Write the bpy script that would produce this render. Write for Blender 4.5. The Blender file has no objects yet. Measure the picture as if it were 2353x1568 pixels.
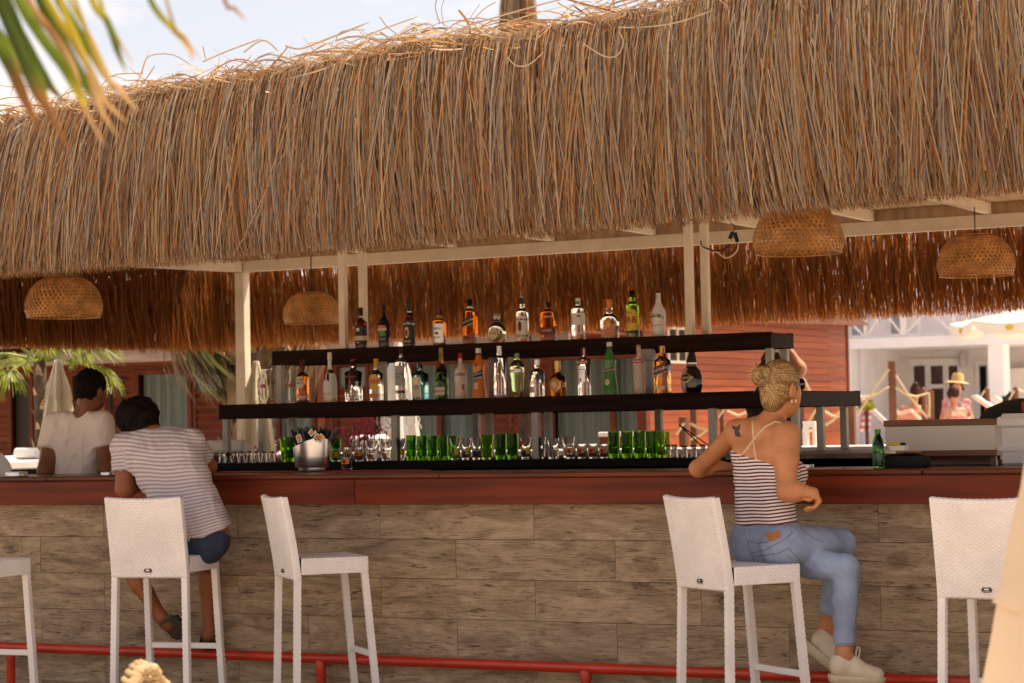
import bpy, bmesh, math, random
import numpy as np
from math import sin, cos, tan, atan, atan2, radians, degrees, pi, sqrt, exp
from mathutils import Vector, Matrix, Euler

random.seed(7)
rng = np.random.default_rng(7)
S = bpy.context.scene
COL = S.collection

# ------------------------------------------------------------------ camera
PHI, ROLL, FOC, ZC = radians(28.2), .02, 5227., 11.2
PITCH = atan(191 / FOC)
CAM = Vector((ZC * sin(PHI), -ZC * cos(PHI), 1.42))
fh = Vector((-sin(PHI), cos(PHI), 0)); r0 = Vector((cos(PHI), sin(PHI), 0)); zz = Vector((0, 0, 1))
FW = fh * cos(PITCH) + zz * sin(PITCH)
u0 = zz * cos(PITCH) - fh * sin(PITCH)
RX = r0 * cos(ROLL) - u0 * sin(ROLL)
UP = u0 * cos(ROLL) + r0 * sin(ROLL)
cd = bpy.data.cameras.new('camera'); cam = bpy.data.objects.new('camera', cd); COL.objects.link(cam)
cam.matrix_world = Matrix(((RX.x, UP.x, -FW.x, CAM.x), (RX.y, UP.y, -FW.y, CAM.y), (RX.z, UP.z, -FW.z, CAM.z), (0, 0, 0, 1)))
cd.sensor_width = 36; cd.lens = 80.0; cd.clip_end = 3000; cd.clip_start = .05
cd.dof.use_dof = True; cd.dof.focus_distance = 10.6; cd.dof.aperture_fstop = 5.0; cd.dof.aperture_blades = 0
S.camera = cam

# ------------------------------------------------------------------ light
SUN_EL, SUN_AZ = radians(63), radians(38)          # azimuth measured from +Y towards +X
W = bpy.data.worlds.new('World'); S.world = W; W.use_nodes = True
nt = W.node_tree; nt.nodes.clear()
sky = nt.nodes.new('ShaderNodeTexSky'); sky.sky_type = 'NISHITA'; sky.sun_disc = False
sky.sun_elevation = SUN_EL; sky.sun_rotation = SUN_AZ; sky.air_density = 1.0; sky.dust_density = 2.5; sky.ozone_density = 1.0
bg = nt.nodes.new('ShaderNodeBackground'); bg.inputs['Strength'].default_value = .13
wo = nt.nodes.new('ShaderNodeOutputWorld')
# thin high cloud veil mixed over the physical sky
tc = nt.nodes.new('ShaderNodeTexCoord'); mp = nt.nodes.new('ShaderNodeMapping'); mp.inputs['Scale'].default_value = (1, 1, 2.6)
nz = nt.nodes.new('ShaderNodeTexNoise'); nz.inputs['Scale'].default_value = 5.5; nz.inputs['Detail'].default_value = 7; nz.inputs['Roughness'].default_value = .55
rp = nt.nodes.new('ShaderNodeValToRGB'); rp.color_ramp.elements[0].position = .44; rp.color_ramp.elements[1].position = .60
rp.color_ramp.elements[0].color = (.18, .18, .18, 1); rp.color_ramp.elements[1].color = (.8, .8, .8, 1)
mx = nt.nodes.new('ShaderNodeMixRGB'); mx.inputs['Color2'].default_value = (6.4, 6.0, 5.7, 1)
L = nt.links.new
L(tc.outputs['Generated'], mp.inputs['Vector']); L(mp.outputs['Vector'], nz.inputs['Vector']); L(nz.outputs['Fac'], rp.inputs['Fac'])
L(rp.outputs['Color'], mx.inputs['Fac']); L(sky.outputs['Color'], mx.inputs['Color1']); L(mx.outputs['Color'], bg.inputs['Color']); L(bg.outputs['Background'], wo.inputs['Surface'])
sl = bpy.data.lights.new('sun', 'SUN'); sl.energy = 4.8; sl.angle = radians(.53); sl.color = (1, .91, .77)
sun = bpy.data.objects.new('sun', sl); COL.objects.link(sun)
sd = Vector((sin(SUN_AZ) * cos(SUN_EL), cos(SUN_AZ) * cos(SUN_EL), sin(SUN_EL)))
sun.rotation_euler = sd.to_track_quat('Z', 'Y').to_euler(); sun.location = (0, 0, 30)
S.view_settings.view_transform = 'Standard'; S.view_settings.look = 'None'
S.view_settings.exposure = 0.74; S.view_settings.use_white_balance = True; S.view_settings.white_balance_temperature = 7600; S.view_settings.white_balance_tint = 18; S.view_settings.gamma = 1; S.view_settings.use_curve_mapping = False
S.render.engine = 'CYCLES'
cy = S.cycles
cy.use_denoising = True; cy.max_bounces = 16; cy.diffuse_bounces = 4; cy.glossy_bounces = 4; cy.transmission_bounces = 16
cy.transparent_max_bounces = 12; cy.caustics_reflective = False; cy.caustics_refractive = False; cy.sample_clamp_indirect = 6

# ------------------------------------------------------------------ points
def ray(px, py): return FW + RX * ((px - 1176) / FOC) - UP * ((py - 784) / FOC)
def aty(px, py, Y):
    d = ray(px, py); return CAM + d * ((Y - CAM.y) / d.y)
def atz(px, py, Z):
    d = ray(px, py); return CAM + d * ((Z - CAM.z) / d.z)
def atd(px, py, D): return CAM + ray(px, py) * D
def pxm(Y, px): return FOC / ((ZC + Y / cos(PHI)) / (1 + (px - 1176) / 9760.))

# ------------------------------------------------------------------ objects
def tag(o, label=None, cat=None, group=None, kind=None):
    if label: o['label'] = label
    if cat: o['category'] = cat
    if group: o['group'] = group
    if kind: o['kind'] = kind
    return o
def thing(name, label, cat, loc=(0, 0, 0), rz=0, group=None, rot=None):
    o = bpy.data.objects.new(name, None); COL.objects.link(o); o.empty_display_size = .1
    o.location = loc; o.rotation_euler = rot if rot else (0, 0, rz)
    return tag(o, label, cat, group)
def link(name, me, parent=None, loc=None, rot=None):
    o = bpy.data.objects.new(name, me); COL.objects.link(o)
    if parent: o.parent = parent
    if loc is not None: o.location = loc
    if rot is not None: o.rotation_euler = rot
    return o
def dup(o, loc=None, rz=None, label=None, group=None, parent=None, rot=None):
    c = o.copy(); COL.objects.link(c)
    if parent: c.parent = parent
    if loc is not None: c.location = loc
    if rz is not None: c.rotation_euler = (0, 0, rz)
    if rot is not None: c.rotation_euler = rot
    if label: c['label'] = label
    if group: c['group'] = group
    for ch in list(o.children): dup(ch, parent=c)
    return c

class MB:
    "collects shapes that make ONE mesh"
    def __init__(s): s.v = []; s.f = []; s.c = []; s.col = None; s.smooth = []
    def add(s, vs, fs, sm=False):
        n = len(s.v); s.v.extend(vs); s.f.extend([tuple(i + n for i in f) for f in fs]); s.smooth.extend([sm] * len(fs))
        if s.col is not None: s.c.extend([s.col] * len(vs))
        return s
    def box(s, c, d, rot=None, bev=0):
        x, y, z = d[0] / 2, d[1] / 2, d[2] / 2; c = Vector(c)
        R = Euler(rot).to_matrix() if rot is not None else None
        if bev <= 0:
            vs = [Vector((i, j, k)) for i in (-x, x) for j in (-y, y) for k in (-z, z)]
            fs = [(0, 1, 3, 2), (4, 6, 7, 5), (0, 4, 5, 1), (2, 3, 7, 6), (0, 2, 6, 4), (1, 5, 7, 3)]
        else:
            b = min(bev, x * .9, y * .9, z * .9); vs = []; idx = {}
            for i in (-1, 1):
                for j in (-1, 1):
                    for k in (-1, 1):
                        for a in range(3):
                            p = [i * (x - b), j * (y - b), k * (z - b)]
                            p[a] = (i * x, j * y, k * z)[a]; idx[(i, j, k, a)] = len(vs); vs.append(Vector(p))
            fs = []; sg = (-1, 1)
            for a in range(3):
                for q in sg:
                    ring = []
                    for (m, n2) in ((-1, -1), (1, -1), (1, 1), (-1, 1)):
                        t = [0, 0, 0]; t[a] = q; t[(a + 1) % 3] = m; t[(a + 2) % 3] = n2; ring.append(idx[(t[0], t[1], t[2], a)])
                    fs.append(tuple(ring if q > 0 else ring[::-1]))
            for a in range(3):
                b1, b2 = (a + 1) % 3, (a + 2) % 3
                for m in sg:
                    for n2 in sg:
                        def I(q, ax):
                            t = [0, 0, 0]; t[a] = q; t[b1] = m; t[b2] = n2; return idx[(t[0], t[1], t[2], ax)]
                        r_ = (I(-1, b1), I(1, b1), I(1, b2), I(-1, b2)); fs.append(r_ if m * n2 < 0 else r_[::-1])
            for i in sg:
                for j in sg:
                    for k in sg:
                        r_ = (idx[(i, j, k, 0)], idx[(i, j, k, 1)], idx[(i, j, k, 2)]); fs.append(r_ if i * j * k > 0 else r_[::-1])
        if R: vs = [R @ v for v in vs]
        return s.add([c + v for v in vs], fs)
    def beam(s, a, b, w, h=None, up=(0, 0, 1)):
        a, b = Vector(a), Vector(b); h = h or w; d = (b - a).normalized(); u = Vector(up)
        if abs(d.dot(u)) > .98: u = Vector((0, 1, 0))
        sx = d.cross(u).normalized() * (w / 2); uz = sx.cross(d).normalized() * (h / 2)
        vs = [p + i * sx + j * uz for p in (a, b) for i, j in ((-1, -1), (1, -1), (1, 1), (-1, 1))]
        return s.add(vs, [(3, 2, 1, 0), (4, 5, 6, 7), (0, 1, 5, 4), (1, 2, 6, 5), (2, 3, 7, 6), (3, 0, 4, 7)])
    def tube(s, pts, r, n=8, caps=True):
        pts = [Vector(p) for p in pts]; m = len(pts)
        rs = r if isinstance(r, (list, tuple)) else [r] * m
        vs = []; ref = None
        for i, p in enumerate(pts):
            d = (pts[min(i + 1, m - 1)] - pts[max(i - 1, 0)]).normalized()
            if ref is None:
                ref = d.orthogonal().normalized()
            else:
                ref = (ref - d * ref.dot(d))
                ref = ref.normalized() if ref.length > 1e-6 else d.orthogonal().normalized()
            bn = d.cross(ref)
            for k in range(n):
                a = 2 * pi * k / n; vs.append(p + (ref * cos(a) + bn * sin(a)) * rs[i])
        fs = [(i * n + k, i * n + (k + 1) % n, (i + 1) * n + (k + 1) % n, (i + 1) * n + k) for i in range(m - 1) for k in range(n)]
        if caps: fs += [tuple(range(n - 1, -1, -1)), tuple((m - 1) * n + k for k in range(n))]
        return s.add(vs, fs, True)
    def lathe(s, prof, n=24, c=(0, 0, 0), sq=0, flat=1.0, cap=True):
        "profile of (radius, height); sq squares the section, flat squeezes it front to back"
        c = Vector(c); vs = []; m = len(prof)
        for i, q in enumerate(prof):
            e = q[2] if len(q) > 2 else sq
            fl = q[3] if len(q) > 3 else flat
            for k in range(n):
                a = 2 * pi * k / n; vs.append(c + Vector((q[0] * rad(a, e) * cos(a), q[0] * rad(a, e) * sin(a) * fl, q[1])))
        fs = [(i * n + k, i * n + (k + 1) % n, (i + 1) * n + (k + 1) % n, (i + 1) * n + k) for i in range(m - 1) for k in range(n)]
        if cap: fs += [tuple(range(n - 1, -1, -1)), tuple((m - 1) * n + k for k in range(n))]
        return s.add(vs, fs, True)
    def build(s, name, mat, parent=None, label=None, cat=None, group=None, kind=None, loc=None, rot=None, smooth=None):
        me = mesh_from(name, s.v, s.f, mat, s.smooth if smooth is None else [smooth] * len(s.f), s.c if s.col is not None else None)
        if smooth is None and any(s.smooth): me.set_sharp_from_angle(angle=radians(38))
        return tag(link(name, me, parent, loc, rot), label, cat, group, kind)

def rad(a, e):
    if e <= 0: return 1.0
    p = 2 + e * 8
    return (abs(cos(a)) ** p + abs(sin(a)) ** p) ** (-1 / p)
def mesh_from(name, v, f, mat=None, smooth=None, colors=None):
    me = bpy.data.meshes.new(name)
    me.from_pydata([tuple(p) for p in v], [], f)
    if smooth is not None: me.polygons.foreach_set('use_smooth', smooth)
    if colors is not None:
        at = me.color_attributes.new('col', 'FLOAT_COLOR', 'POINT')
        at.data.foreach_set('color', np.asarray(colors, dtype=np.float32).reshape(-1))
    if mat: me.materials.append(mat)
    me.update()
    return me
def np_mesh(name, v, quads, mat, smooth=True, colors=None):
    me = bpy.data.meshes.new(name); nv, nf = len(v), len(quads)
    me.vertices.add(nv); me.vertices.foreach_set('co', np.asarray(v, np.float32).reshape(-1))
    me.loops.add(nf * 4); me.loops.foreach_set('vertex_index', np.asarray(quads, np.int32).reshape(-1))
    me.polygons.add(nf); me.polygons.foreach_set('loop_start', np.arange(0, nf * 4, 4, dtype=np.int32))
    me.polygons.foreach_set('use_smooth', np.full(nf, smooth))
    if colors is not None:
        at = me.color_attributes.new('col', 'FLOAT_COLOR', 'POINT'); at.data.foreach_set('color', np.asarray(colors, np.float32).reshape(-1))
    me.materials.append(mat); me.update(calc_edges=True); me.validate()
    return me
def text_verts(txt, size, res=2, bold=0.0):
    cu = bpy.data.curves.new('txt', 'FONT'); cu.body = txt; cu.size = size; cu.align_x = 'CENTER'; cu.align_y = 'CENTER'; cu.resolution_u = res
    cu.offset = bold * size
    ob = bpy.data.objects.new('txt', cu); COL.objects.link(ob)
    dg = bpy.context.evaluated_depsgraph_get(); me = ob.evaluated_get(dg).to_mesh()
    v = [tuple(p.co) for p in me.vertices]; f = [tuple(p.vertices) for p in me.polygons]
    ob.evaluated_get(dg).to_mesh_clear(); bpy.data.objects.remove(ob); bpy.data.curves.remove(cu)
    return v, f

# ------------------------------------------------------------------ materials
def M(name, col, rough=.5, metal=0, var=0., vscale=6., stretch=(1, 1, 1), bump=0., bscale=40., spec=.5, trans=0., ior=1.45, obj_var=0., coat=0., col2=None, sss=0., transl=0., detail=4, use_col=False):
    m = bpy.data.materials.new(name); m.use_nodes = True; n = m.node_tree; P = n.nodes['Principled BSDF']; out = n.nodes['Material Output']
    ln = n.links.new
    P.inputs['Roughness'].default_value = rough; P.inputs['Metallic'].default_value = metal
    P.inputs['Specular IOR Level'].default_value = spec; P.inputs['IOR'].default_value = ior; P.inputs['Transmission Weight'].default_value = trans
    P.inputs['Coat Weight'].default_value = coat; P.inputs['Coat Roughness'].default_value = .15
    P.inputs['Base Color'].default_value = (*col, 1)
    if sss: P.inputs['Subsurface Weight'].default_value = sss; P.inputs['Subsurface Radius'].default_value = (.02, .008, .004)
    last = None
    if var or bump or obj_var:
        t = n.nodes.new('ShaderNodeTexCoord'); mpn = n.nodes.new('ShaderNodeMapping'); mpn.inputs['Scale'].default_value = stretch
        oi = n.nodes.new('ShaderNodeObjectInfo'); ad = n.nodes.new('ShaderNodeVectorMath'); ad.operation = 'ADD'
        sc = n.nodes.new('ShaderNodeVectorMath'); sc.operation = 'SCALE'; sc.inputs[3].default_value = 37.
        cb = n.nodes.new('ShaderNodeCombineXYZ')
        for k in range(3): ln(oi.outputs['Random'], cb.inputs[k])
        ln(cb.outputs[0], sc.inputs[0]); ln(t.outputs['Object'], ad.inputs[0]); ln(sc.outputs[0], ad.inputs[1]); ln(ad.outputs[0], mpn.inputs['Vector'])
    if use_col:
        a = n.nodes.new('ShaderNodeAttribute'); a.attribute_name = 'col'; last = a.outputs['Color']
    if var or obj_var or col2:
        no = n.nodes.new('ShaderNodeTexNoise'); no.inputs['Scale'].default_value = vscale; no.inputs['Detail'].default_value = detail
        ln(mpn.outputs['Vector'], no.inputs['Vector'])
        r = n.nodes.new('ShaderNodeValToRGB'); e = r.color_ramp.elements
        c2 = col2 or tuple(min(1, c * (1 + var)) for c in col); c1 = col if col2 else tuple(c * (1 - var) for c in col)
        e[0].color = (*c1, 1); e[1].color = (*c2, 1); e[0].position = .34; e[1].position = .66
        ln(no.outputs['Fac'], r.inputs['Fac'])
        if use_col:
            mm = n.nodes.new('ShaderNodeMixRGB'); mm.blend_type = 'MULTIPLY'; mm.inputs[0].default_value = 1
            ln(last, mm.inputs[1]); ln(r.outputs['Color'], mm.inputs[2]); last = mm.outputs[0]
        else: last = r.outputs['Color']
        if obj_var:
            h = n.nodes.new('ShaderNodeHueSaturation'); mr = n.nodes.new('ShaderNodeMapRange')
            mr.inputs['To Min'].default_value = 1 - obj_var; mr.inputs['To Max'].default_value = 1 + obj_var
            ln(oi.outputs['Random'], mr.inputs['Value']); ln(mr.outputs[0], h.inputs['Value']); ln(last, h.inputs['Color']); last = h.outputs[0]
    if last is not None: ln(last, P.inputs['Base Color'])
    if bump:
        nb = n.nodes.new('ShaderNodeTexNoise'); nb.inputs['Scale'].default_value = bscale; nb.inputs['Detail'].default_value = 5
        ln(mpn.outputs['Vector'], nb.inputs['Vector'])
        b = n.nodes.new('ShaderNodeBump'); b.inputs['Strength'].default_value = bump; b.inputs['Distance'].default_value = .01
        ln(nb.outputs['Fac'], b.inputs['Height']); ln(b.outputs['Normal'], P.inputs['Normal'])
    if transl:
        tr = n.nodes.new('ShaderNodeBsdfTranslucent'); ms = n.nodes.new('ShaderNodeMixShader'); ms.inputs[0].default_value = transl
        tr.inputs['Color'].default_value = (*col, 1)
        if last is not None: ln(last, tr.inputs['Color'])
        ln(P.outputs[0], ms.inputs[1]); ln(tr.outputs[0], ms.inputs[2]); ln(ms.outputs[0], out.inputs['Surface'])
    return m
MT = {}
def mt(name, *a, **k):
    if name not in MT: MT[name] = M(name, *a, **k)
    return MT[name]
# ------------------------------------------------------------------ special materials
def tile_mat():
    m = bpy.data.materials.new('driftwood_tile'); m.use_nodes = True; n = m.node_tree; P = n.nodes['Principled BSDF']; ln = n.links.new
    t = n.nodes.new('ShaderNodeTexCoord'); oi = n.nodes.new('ShaderNodeObjectInfo'); cb = n.nodes.new('ShaderNodeCombineXYZ')
    for k in range(3): ln(oi.outputs['Random'], cb.inputs[k])
    sc = n.nodes.new('ShaderNodeVectorMath'); sc.operation = 'SCALE'; sc.inputs[3].default_value = 53.; ln(cb.outputs[0], sc.inputs[0])
    ad = n.nodes.new('ShaderNodeVectorMath'); ad.operation = 'ADD'; ln(t.outputs['Object'], ad.inputs[0]); ln(sc.outputs[0], ad.inputs[1])
    def noise(stretch, scale, det, dist, rough=.6):
        mp = n.nodes.new('ShaderNodeMapping'); mp.inputs['Scale'].default_value = stretch; ln(ad.outputs[0], mp.inputs['Vector'])
        x = n.nodes.new('ShaderNodeTexNoise'); x.inputs['Scale'].default_value = scale; x.inputs['Detail'].default_value = det
        x.inputs['Distortion'].default_value = dist; x.inputs['Roughness'].default_value = rough; ln(mp.outputs[0], x.inputs['Vector']); return x.outputs['Fac']
    def ramp(f, stops):
        r = n.nodes.new('ShaderNodeValToRGB'); e = r.color_ramp.elements
        while len(e) < len(stops): e.new(.5)
        for q, (p, c) in zip(e, stops): q.position = p; q.color = (*c, 1)
        ln(f, r.inputs['Fac']); return r.outputs['Color']
    def mul(a, b, f=1):
        x = n.nodes.new('ShaderNodeMixRGB'); x.blend_type = 'MULTIPLY'; x.inputs[0].default_value = f; ln(a, x.inputs[1]); ln(b, x.inputs[2]); return x.outputs[0]
    base = ramp(noise((1, 1, 3.2), 3.0, 8, 1.4), [(.28, (.22, .148, .092)), (.45, (.36, .255, .162)), (.62, (.50, .37, .245)), (.8, (.42, .31, .205))])
    g = noise((.8, 1, 12), 13, 8, 1.0, .72)
    grain = ramp(g, [(.3, (.30, .26, .23)), (.44, (.80, .77, .73)), (.6, (1, 1, 1))])
    cr = noise((.8, 1, 8), 9, 8, 1.5, .66)
    crack = ramp(cr, [(.30, (.10, .08, .07)), (.385, (.42, .38, .34)), (.43, (1, 1, 1))])
    mp2 = n.nodes.new('ShaderNodeMapping'); mp2.inputs['Scale'].default_value = (1.5, .01, 2.4); ln(ad.outputs[0], mp2.inputs['Vector'])
    vo = n.nodes.new('ShaderNodeTexVoronoi'); vo.inputs['Scale'].default_value = 1.5; ln(mp2.outputs[0], vo.inputs['Vector'])
    knot = ramp(vo.outputs['Distance'], [(.03, (.55, .5, .46)), (.065, (.22, .19, .17)), (.09, (.8, .77, .75)), (.12, (.62, .58, .55)), (.16, (1, 1, 1))])
    c = mul(mul(mul(base, grain, .9), crack, .9), knot, .8)
    h = n.nodes.new('ShaderNodeHueSaturation'); mr = n.nodes.new('ShaderNodeMapRange'); mr.inputs['To Min'].default_value = .92; mr.inputs['To Max'].default_value = 1.07
    ln(oi.outputs['Random'], mr.inputs['Value']); ln(mr.outputs[0], h.inputs['Value']); ln(c, h.inputs['Color']); ln(h.outputs[0], P.inputs['Base Color'])
    P.inputs['Roughness'].default_value = .62; P.inputs['Specular IOR Level'].default_value = .3
    b = n.nodes.new('ShaderNodeBump'); b.inputs['Strength'].default_value = .35; b.inputs['Distance'].default_value = .006; ln(g, b.inputs['Height']); ln(b.outputs[0], P.inputs['Normal'])
    return m
MT['tile'] = tile_mat()
m_fascia = M('mahogany_board', (.150, .023, .007), .42, spec=.22, var=.35, vscale=4, stretch=(.35, 1, 5), bump=.05, bscale=30, coat=.0)
m_top = M('counter_wood', (.11, .042, .018), .32, spec=.3, var=.4, vscale=5, stretch=(.3, 6, 6), coat=.12)
m_lip = M('counter_lip', (.125, .027, .010), .36, spec=.25, var=.35, vscale=6, stretch=(.3, 1, 3), coat=.08)
m_shelf = M('dark_shelf_wood', (.020, .006, .0035), .6, spec=.12, var=.5, vscale=5, stretch=(.3, 2, 6))
m_black = M('black_worktop', (.006, .005, .005), .6, spec=.15)
m_cream = M('cream_paint', (.82, .72, .58), .5, var=.07, vscale=9, bump=.04, bscale=30)
m_white = M('white_paint', (.78, .75, .72), .45, var=.05, vscale=7, bump=.03, bscale=40)
m_greyp = M('grey_white_paint', (.50, .47, .42), .5, var=.1, vscale=9, bump=.04)
m_ceil = M('ceiling_board', (.50, .33, .20), .6, var=.22, vscale=5, stretch=(4, .4, 1))
m_red = M('red_paint', (.50, .032, .008), .3, var=.18, vscale=7, bump=.03, bscale=60, coat=.2)
m_reed = M('reed_strand', (1, 1, 1), .55, var=.22, vscale=5, stretch=(30, 30, 3), use_col=True, transl=.28, spec=.35)
m_reedb = M('backlit_reed', (1, 1, 1), .55, var=.22, vscale=5, stretch=(30, 30, 3), use_col=True, transl=.55, spec=.3)
m_core = M('thatch_core', (.035, .018, .009), .9, var=.5, vscale=20, stretch=(6, 6, .5))
m_bamboo = M('bamboo_strip', (.60, .31, .115), .45, var=.3, vscale=14, transl=.25)
m_cable = M('black_cable', (.012, .012, .012), .5)
m_steel = M('brushed_steel', (.62, .60, .58), .28, 1.0, var=.05, vscale=20, stretch=(1, 1, 30))

# ------------------------------------------------------------------ ground
g = MB(); g.add([Vector((-400, -400, 0)), Vector((400, -400, 0)), Vector((400, 600, 0)), Vector((-400, 600, 0))], [(0, 1, 2, 3)])
g.build('ground', M('pale_paving', (.56, .47, .37), .85, var=.14, vscale=1.3, bump=.2, bscale=30), kind='structure')
g = MB(); g.box((-.5, 2.3, .004), (13.6, 9.4, .008)); g.build('bar_floor', M('bar_floor', (.30, .24, .185), .8, var=.2, vscale=2), kind='structure')

# ------------------------------------------------------------------ bar counter
bar = thing('bar_counter', 'long bar counter with mahogany board edge above greyish wood-look tiles', 'bar counter', (0, 0, 0))
XL, XR = -5.6, 5.4
b = MB(); b.box((0 + (XL + XR) / 2, .40, .56), (XR - XL, .46, 1.1)); b.build('carcass', m_core, bar)
jx = -.93; xs = [jx + 2.44 * k for k in range(-2, 3)]; xs = [XL] + xs + [XR]
fz0, fz1 = 1.028, 1.158
for a, c in zip(xs[:-1], xs[1:]):
    b = MB(); b.box((0, 0, 0), (c - a - .004, .024, fz1 - fz0), bev=.002); b.build('fascia_board', m_fascia, bar, loc=((a + c) / 2, .012, (fz0 + fz1) / 2))
lx = aty(2118, 1080, -.02).x; ls = [XL, lx - 5.0, lx - 2.5, lx, XR]
for a, c in zip(ls[:-1], ls[1:]):
    b = MB(); b.box((0, 0, 0), (c - a - .003, .05, .026), bev=.006); b.build('counter_edge', m_lip, bar, loc=((a + c) / 2, .003, 1.1725))
for k in range(4):
    for a, c in zip([XL, -2.0, 1.2], [-2.0, 1.2, XR]):
        b = MB(); b.box((0, 0, 0), (c - a - .003, .1485, .026), bev=.003); b.build('top_plank', m_top, bar, loc=((a + c) / 2 + (.0), .104 + k * .1505, 1.1715))
TL, TH = .8895, .1995
j1 = aty(212, 1200, 0).x; j2 = aty(66, 1280, 0).x
tile_me = None
for r in range(6):
    zc = 1.049 - .2 * (r + .5); hh = TH - .001
    if r == 5: zc = (1.049 - 1.0) / 2 + .002; hh = .045
    x0 = (j1 if r % 2 == 0 else j2) - 4 * .8895
    for k in range(14):
        xa = x0 + k * .8895
        if xa + TL < XL or xa > XR: continue
        if r < 5:
            if tile_me is None:
                b = MB(); b.box((0, 0, 0), (TL - .0012, .012, hh), bev=.002); tile_me = mesh_from('tile', b.v, b.f, MT['tile'])
            o = link('tile', tile_me, bar)
        else:
            b = MB(); b.box((0, 0, 0), (TL - .0012, .012, hh), bev=.002); o = link('tile', mesh_from('tile', b.v, b.f, MT['tile']), bar)
        o.location = (xa + TL / 2, .104 + random.uniform(-.001, .001), zc)
b = MB(); b.box(((XL + XR) / 2, .140, .52), (XR - XL, .056, 1.03)); b.build('grout', M('grout', (.25, .185, .125), .9), bar)

rail = thing('foot_rail', 'red painted pipe foot rail running along the base of the bar', 'foot rail')
b = MB(); b.tube([(XL, 0.02, .238), (-1.0, .02, .238), (XR, .02, .238)], .0265, 14); b.build('pipe', m_red, rail)
for px in (25, 737, 1345, 1950, 2500, -640):
    X = aty(px, 1530, .02).x
    b = MB(); b.lathe([(.038, .004), (.038, .012), (.025, .014), (.025, .17), (.030, .216), (.0265, .228)], 14, (X, .02, 0)); b.build('bracket', m_red, rail)

# ------------------------------------------------------------------ back counter and stepped bottle shelves
bc = thing('back_counter', 'black worktop counter behind the bar carrying glasses and bottle shelves', 'counter')
b = MB(); b.box((-1.45, 2.55, .59), (5.3, 1.54, 1.16)); b.build('cabinet', m_black, bc)
b = MB(); b.box((-1.45, 2.52, 1.1925), (5.4, 1.64, .045), bev=.004); b.build('worktop', m_black, bc)
b = MB(); b.box((1.05, 2.35, 1.2225), (1.0, 2.0, .025), bev=.003); b.build('side_ledge', M('worn_ledge', (.13, .08, .05), .5, var=.5, vscale=12), bc)
b = MB(); b.box((1.30, 1.85, 1.12), (1.5, .02, .17)); b.build('side_board', M('dark_board', (.06, .022, .012), .45, var=.5, vscale=5, stretch=(.4, 1, 4)), bc)
ZM, ZT = 1.58, 1.925
sh = thing('bottle_shelf', 'stepped dark timber bottle shelves on pale posts behind the bar', 'shelf')
xl_m, xr_m = aty(502, 965, 1.95).x, .66; xl_t, xr_t = aty(624, 825, 2.4).x, .41
for (x0, x1, y0, y1, z, nm) in ((xl_m, xr_m, 1.95, 3.2, ZM, 'middle'), (xl_t, xr_t, 2.4, 2.76, ZT, 'top')):
    n = 5 if nm == 'middle' else 2; w = (y1 - y0 - .06) / n
    for k in range(n):
        b = MB(); b.box(((x0 + x1) / 2, y0 + .03 + w * (k + .5), z - .012), (x1 - x0 - .06, w - .004, .024), bev=.002); b.build('shelf_plank', m_shelf, sh)
    for yy, nm2 in ((y0 + .0145, 'front_rail'), (y1 - .0145, 'rear_rail')):
        cuts = [x0, x0 + (x1 - x0) * .37, x0 + (x1 - x0) * .74, x1] if yy < y0 + .1 else [x0, x1]
        for a, c in zip(cuts[:-1], cuts[1:]):
            b = MB(); b.box(((a + c) / 2, yy, z - .044), (c - a - .002, .028, .092), bev=.002); b.build(nm2, m_shelf, sh)
    for xx in (x0 + .0145, x1 - .0145):
        b = MB(); b.box((xx, (y0 + y1) / 2, z - .047), (.028, y1 - y0 - .06, .084), bev=.002); b.build('end_rail', m_shelf, sh)
def upright(px, py, Y, z0, z1, w=.042, name='upright', m=None):
    X = aty(px, py, Y).x; b = MB(); b.box((0, 0, 0), (w, w, z1 - z0), bev=.003)
    b.build(name, m or m_greyp, sh, loc=(X, Y, (z0 + z1) / 2))
for px, Y in ((521, 2.0), (602, 3.1), (673, 2.5), (909, 2.0), (1095, 3.1), (1124, 2.6), (1232, 2.0), (1260, 2.55), (1514, 3.1), (1638, 2.0), (1828, 2.0), (1886, 2.55), (1940, 3.12)):
    upright(px, 1000, Y, 1.216 if px < 1700 else 1.236, ZM - .025 if px < 1750 else ZM - .0915)
for px, Y in ((644, 2.45), (880, 2.7), (1133, 2.7), (1177, 2.45), (1490, 2.7), (1769, 2.45), (1804, 2.70)):
    upright(px, 860, Y, ZM + .001, ZT - .025 if px < 1750 else ZT - .0915)
for px, Y in ((788, 2.45), (834, 2.72), (1584, 2.45), (1621, 2.72)):
    upright(px, 680, Y, ZT + .001, 2.70, .046, 'tall_post', m_cream)
# stay rods under the middle shelf
b = MB()
for (p, q) in (((1560, 975), (1655, 1042)), ((1562, 977), (1630, 1042))): b.tube([aty(*p, 2.9), aty(*q, 2.9)], .004, 6)
b.build('stay_cable', m_cable, sh)

# ------------------------------------------------------------------ far counter, white topped
fc = thing('far_counter', 'white topped counter wing on the far side of the bar', 'counter')
b = MB(); b.box((-2.0, 5.25, 1.205), (8.0, .55, .045), bev=.005); b.box((-2.0, 5.25, 1.155), (7.96, .50, .05)); b.build('counter_top', m_white, fc)
b = MB(); b.box((-2.0, 5.27, .565), (7.9, .42, 1.12)); b.build('carcass', m_black, fc)

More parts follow.
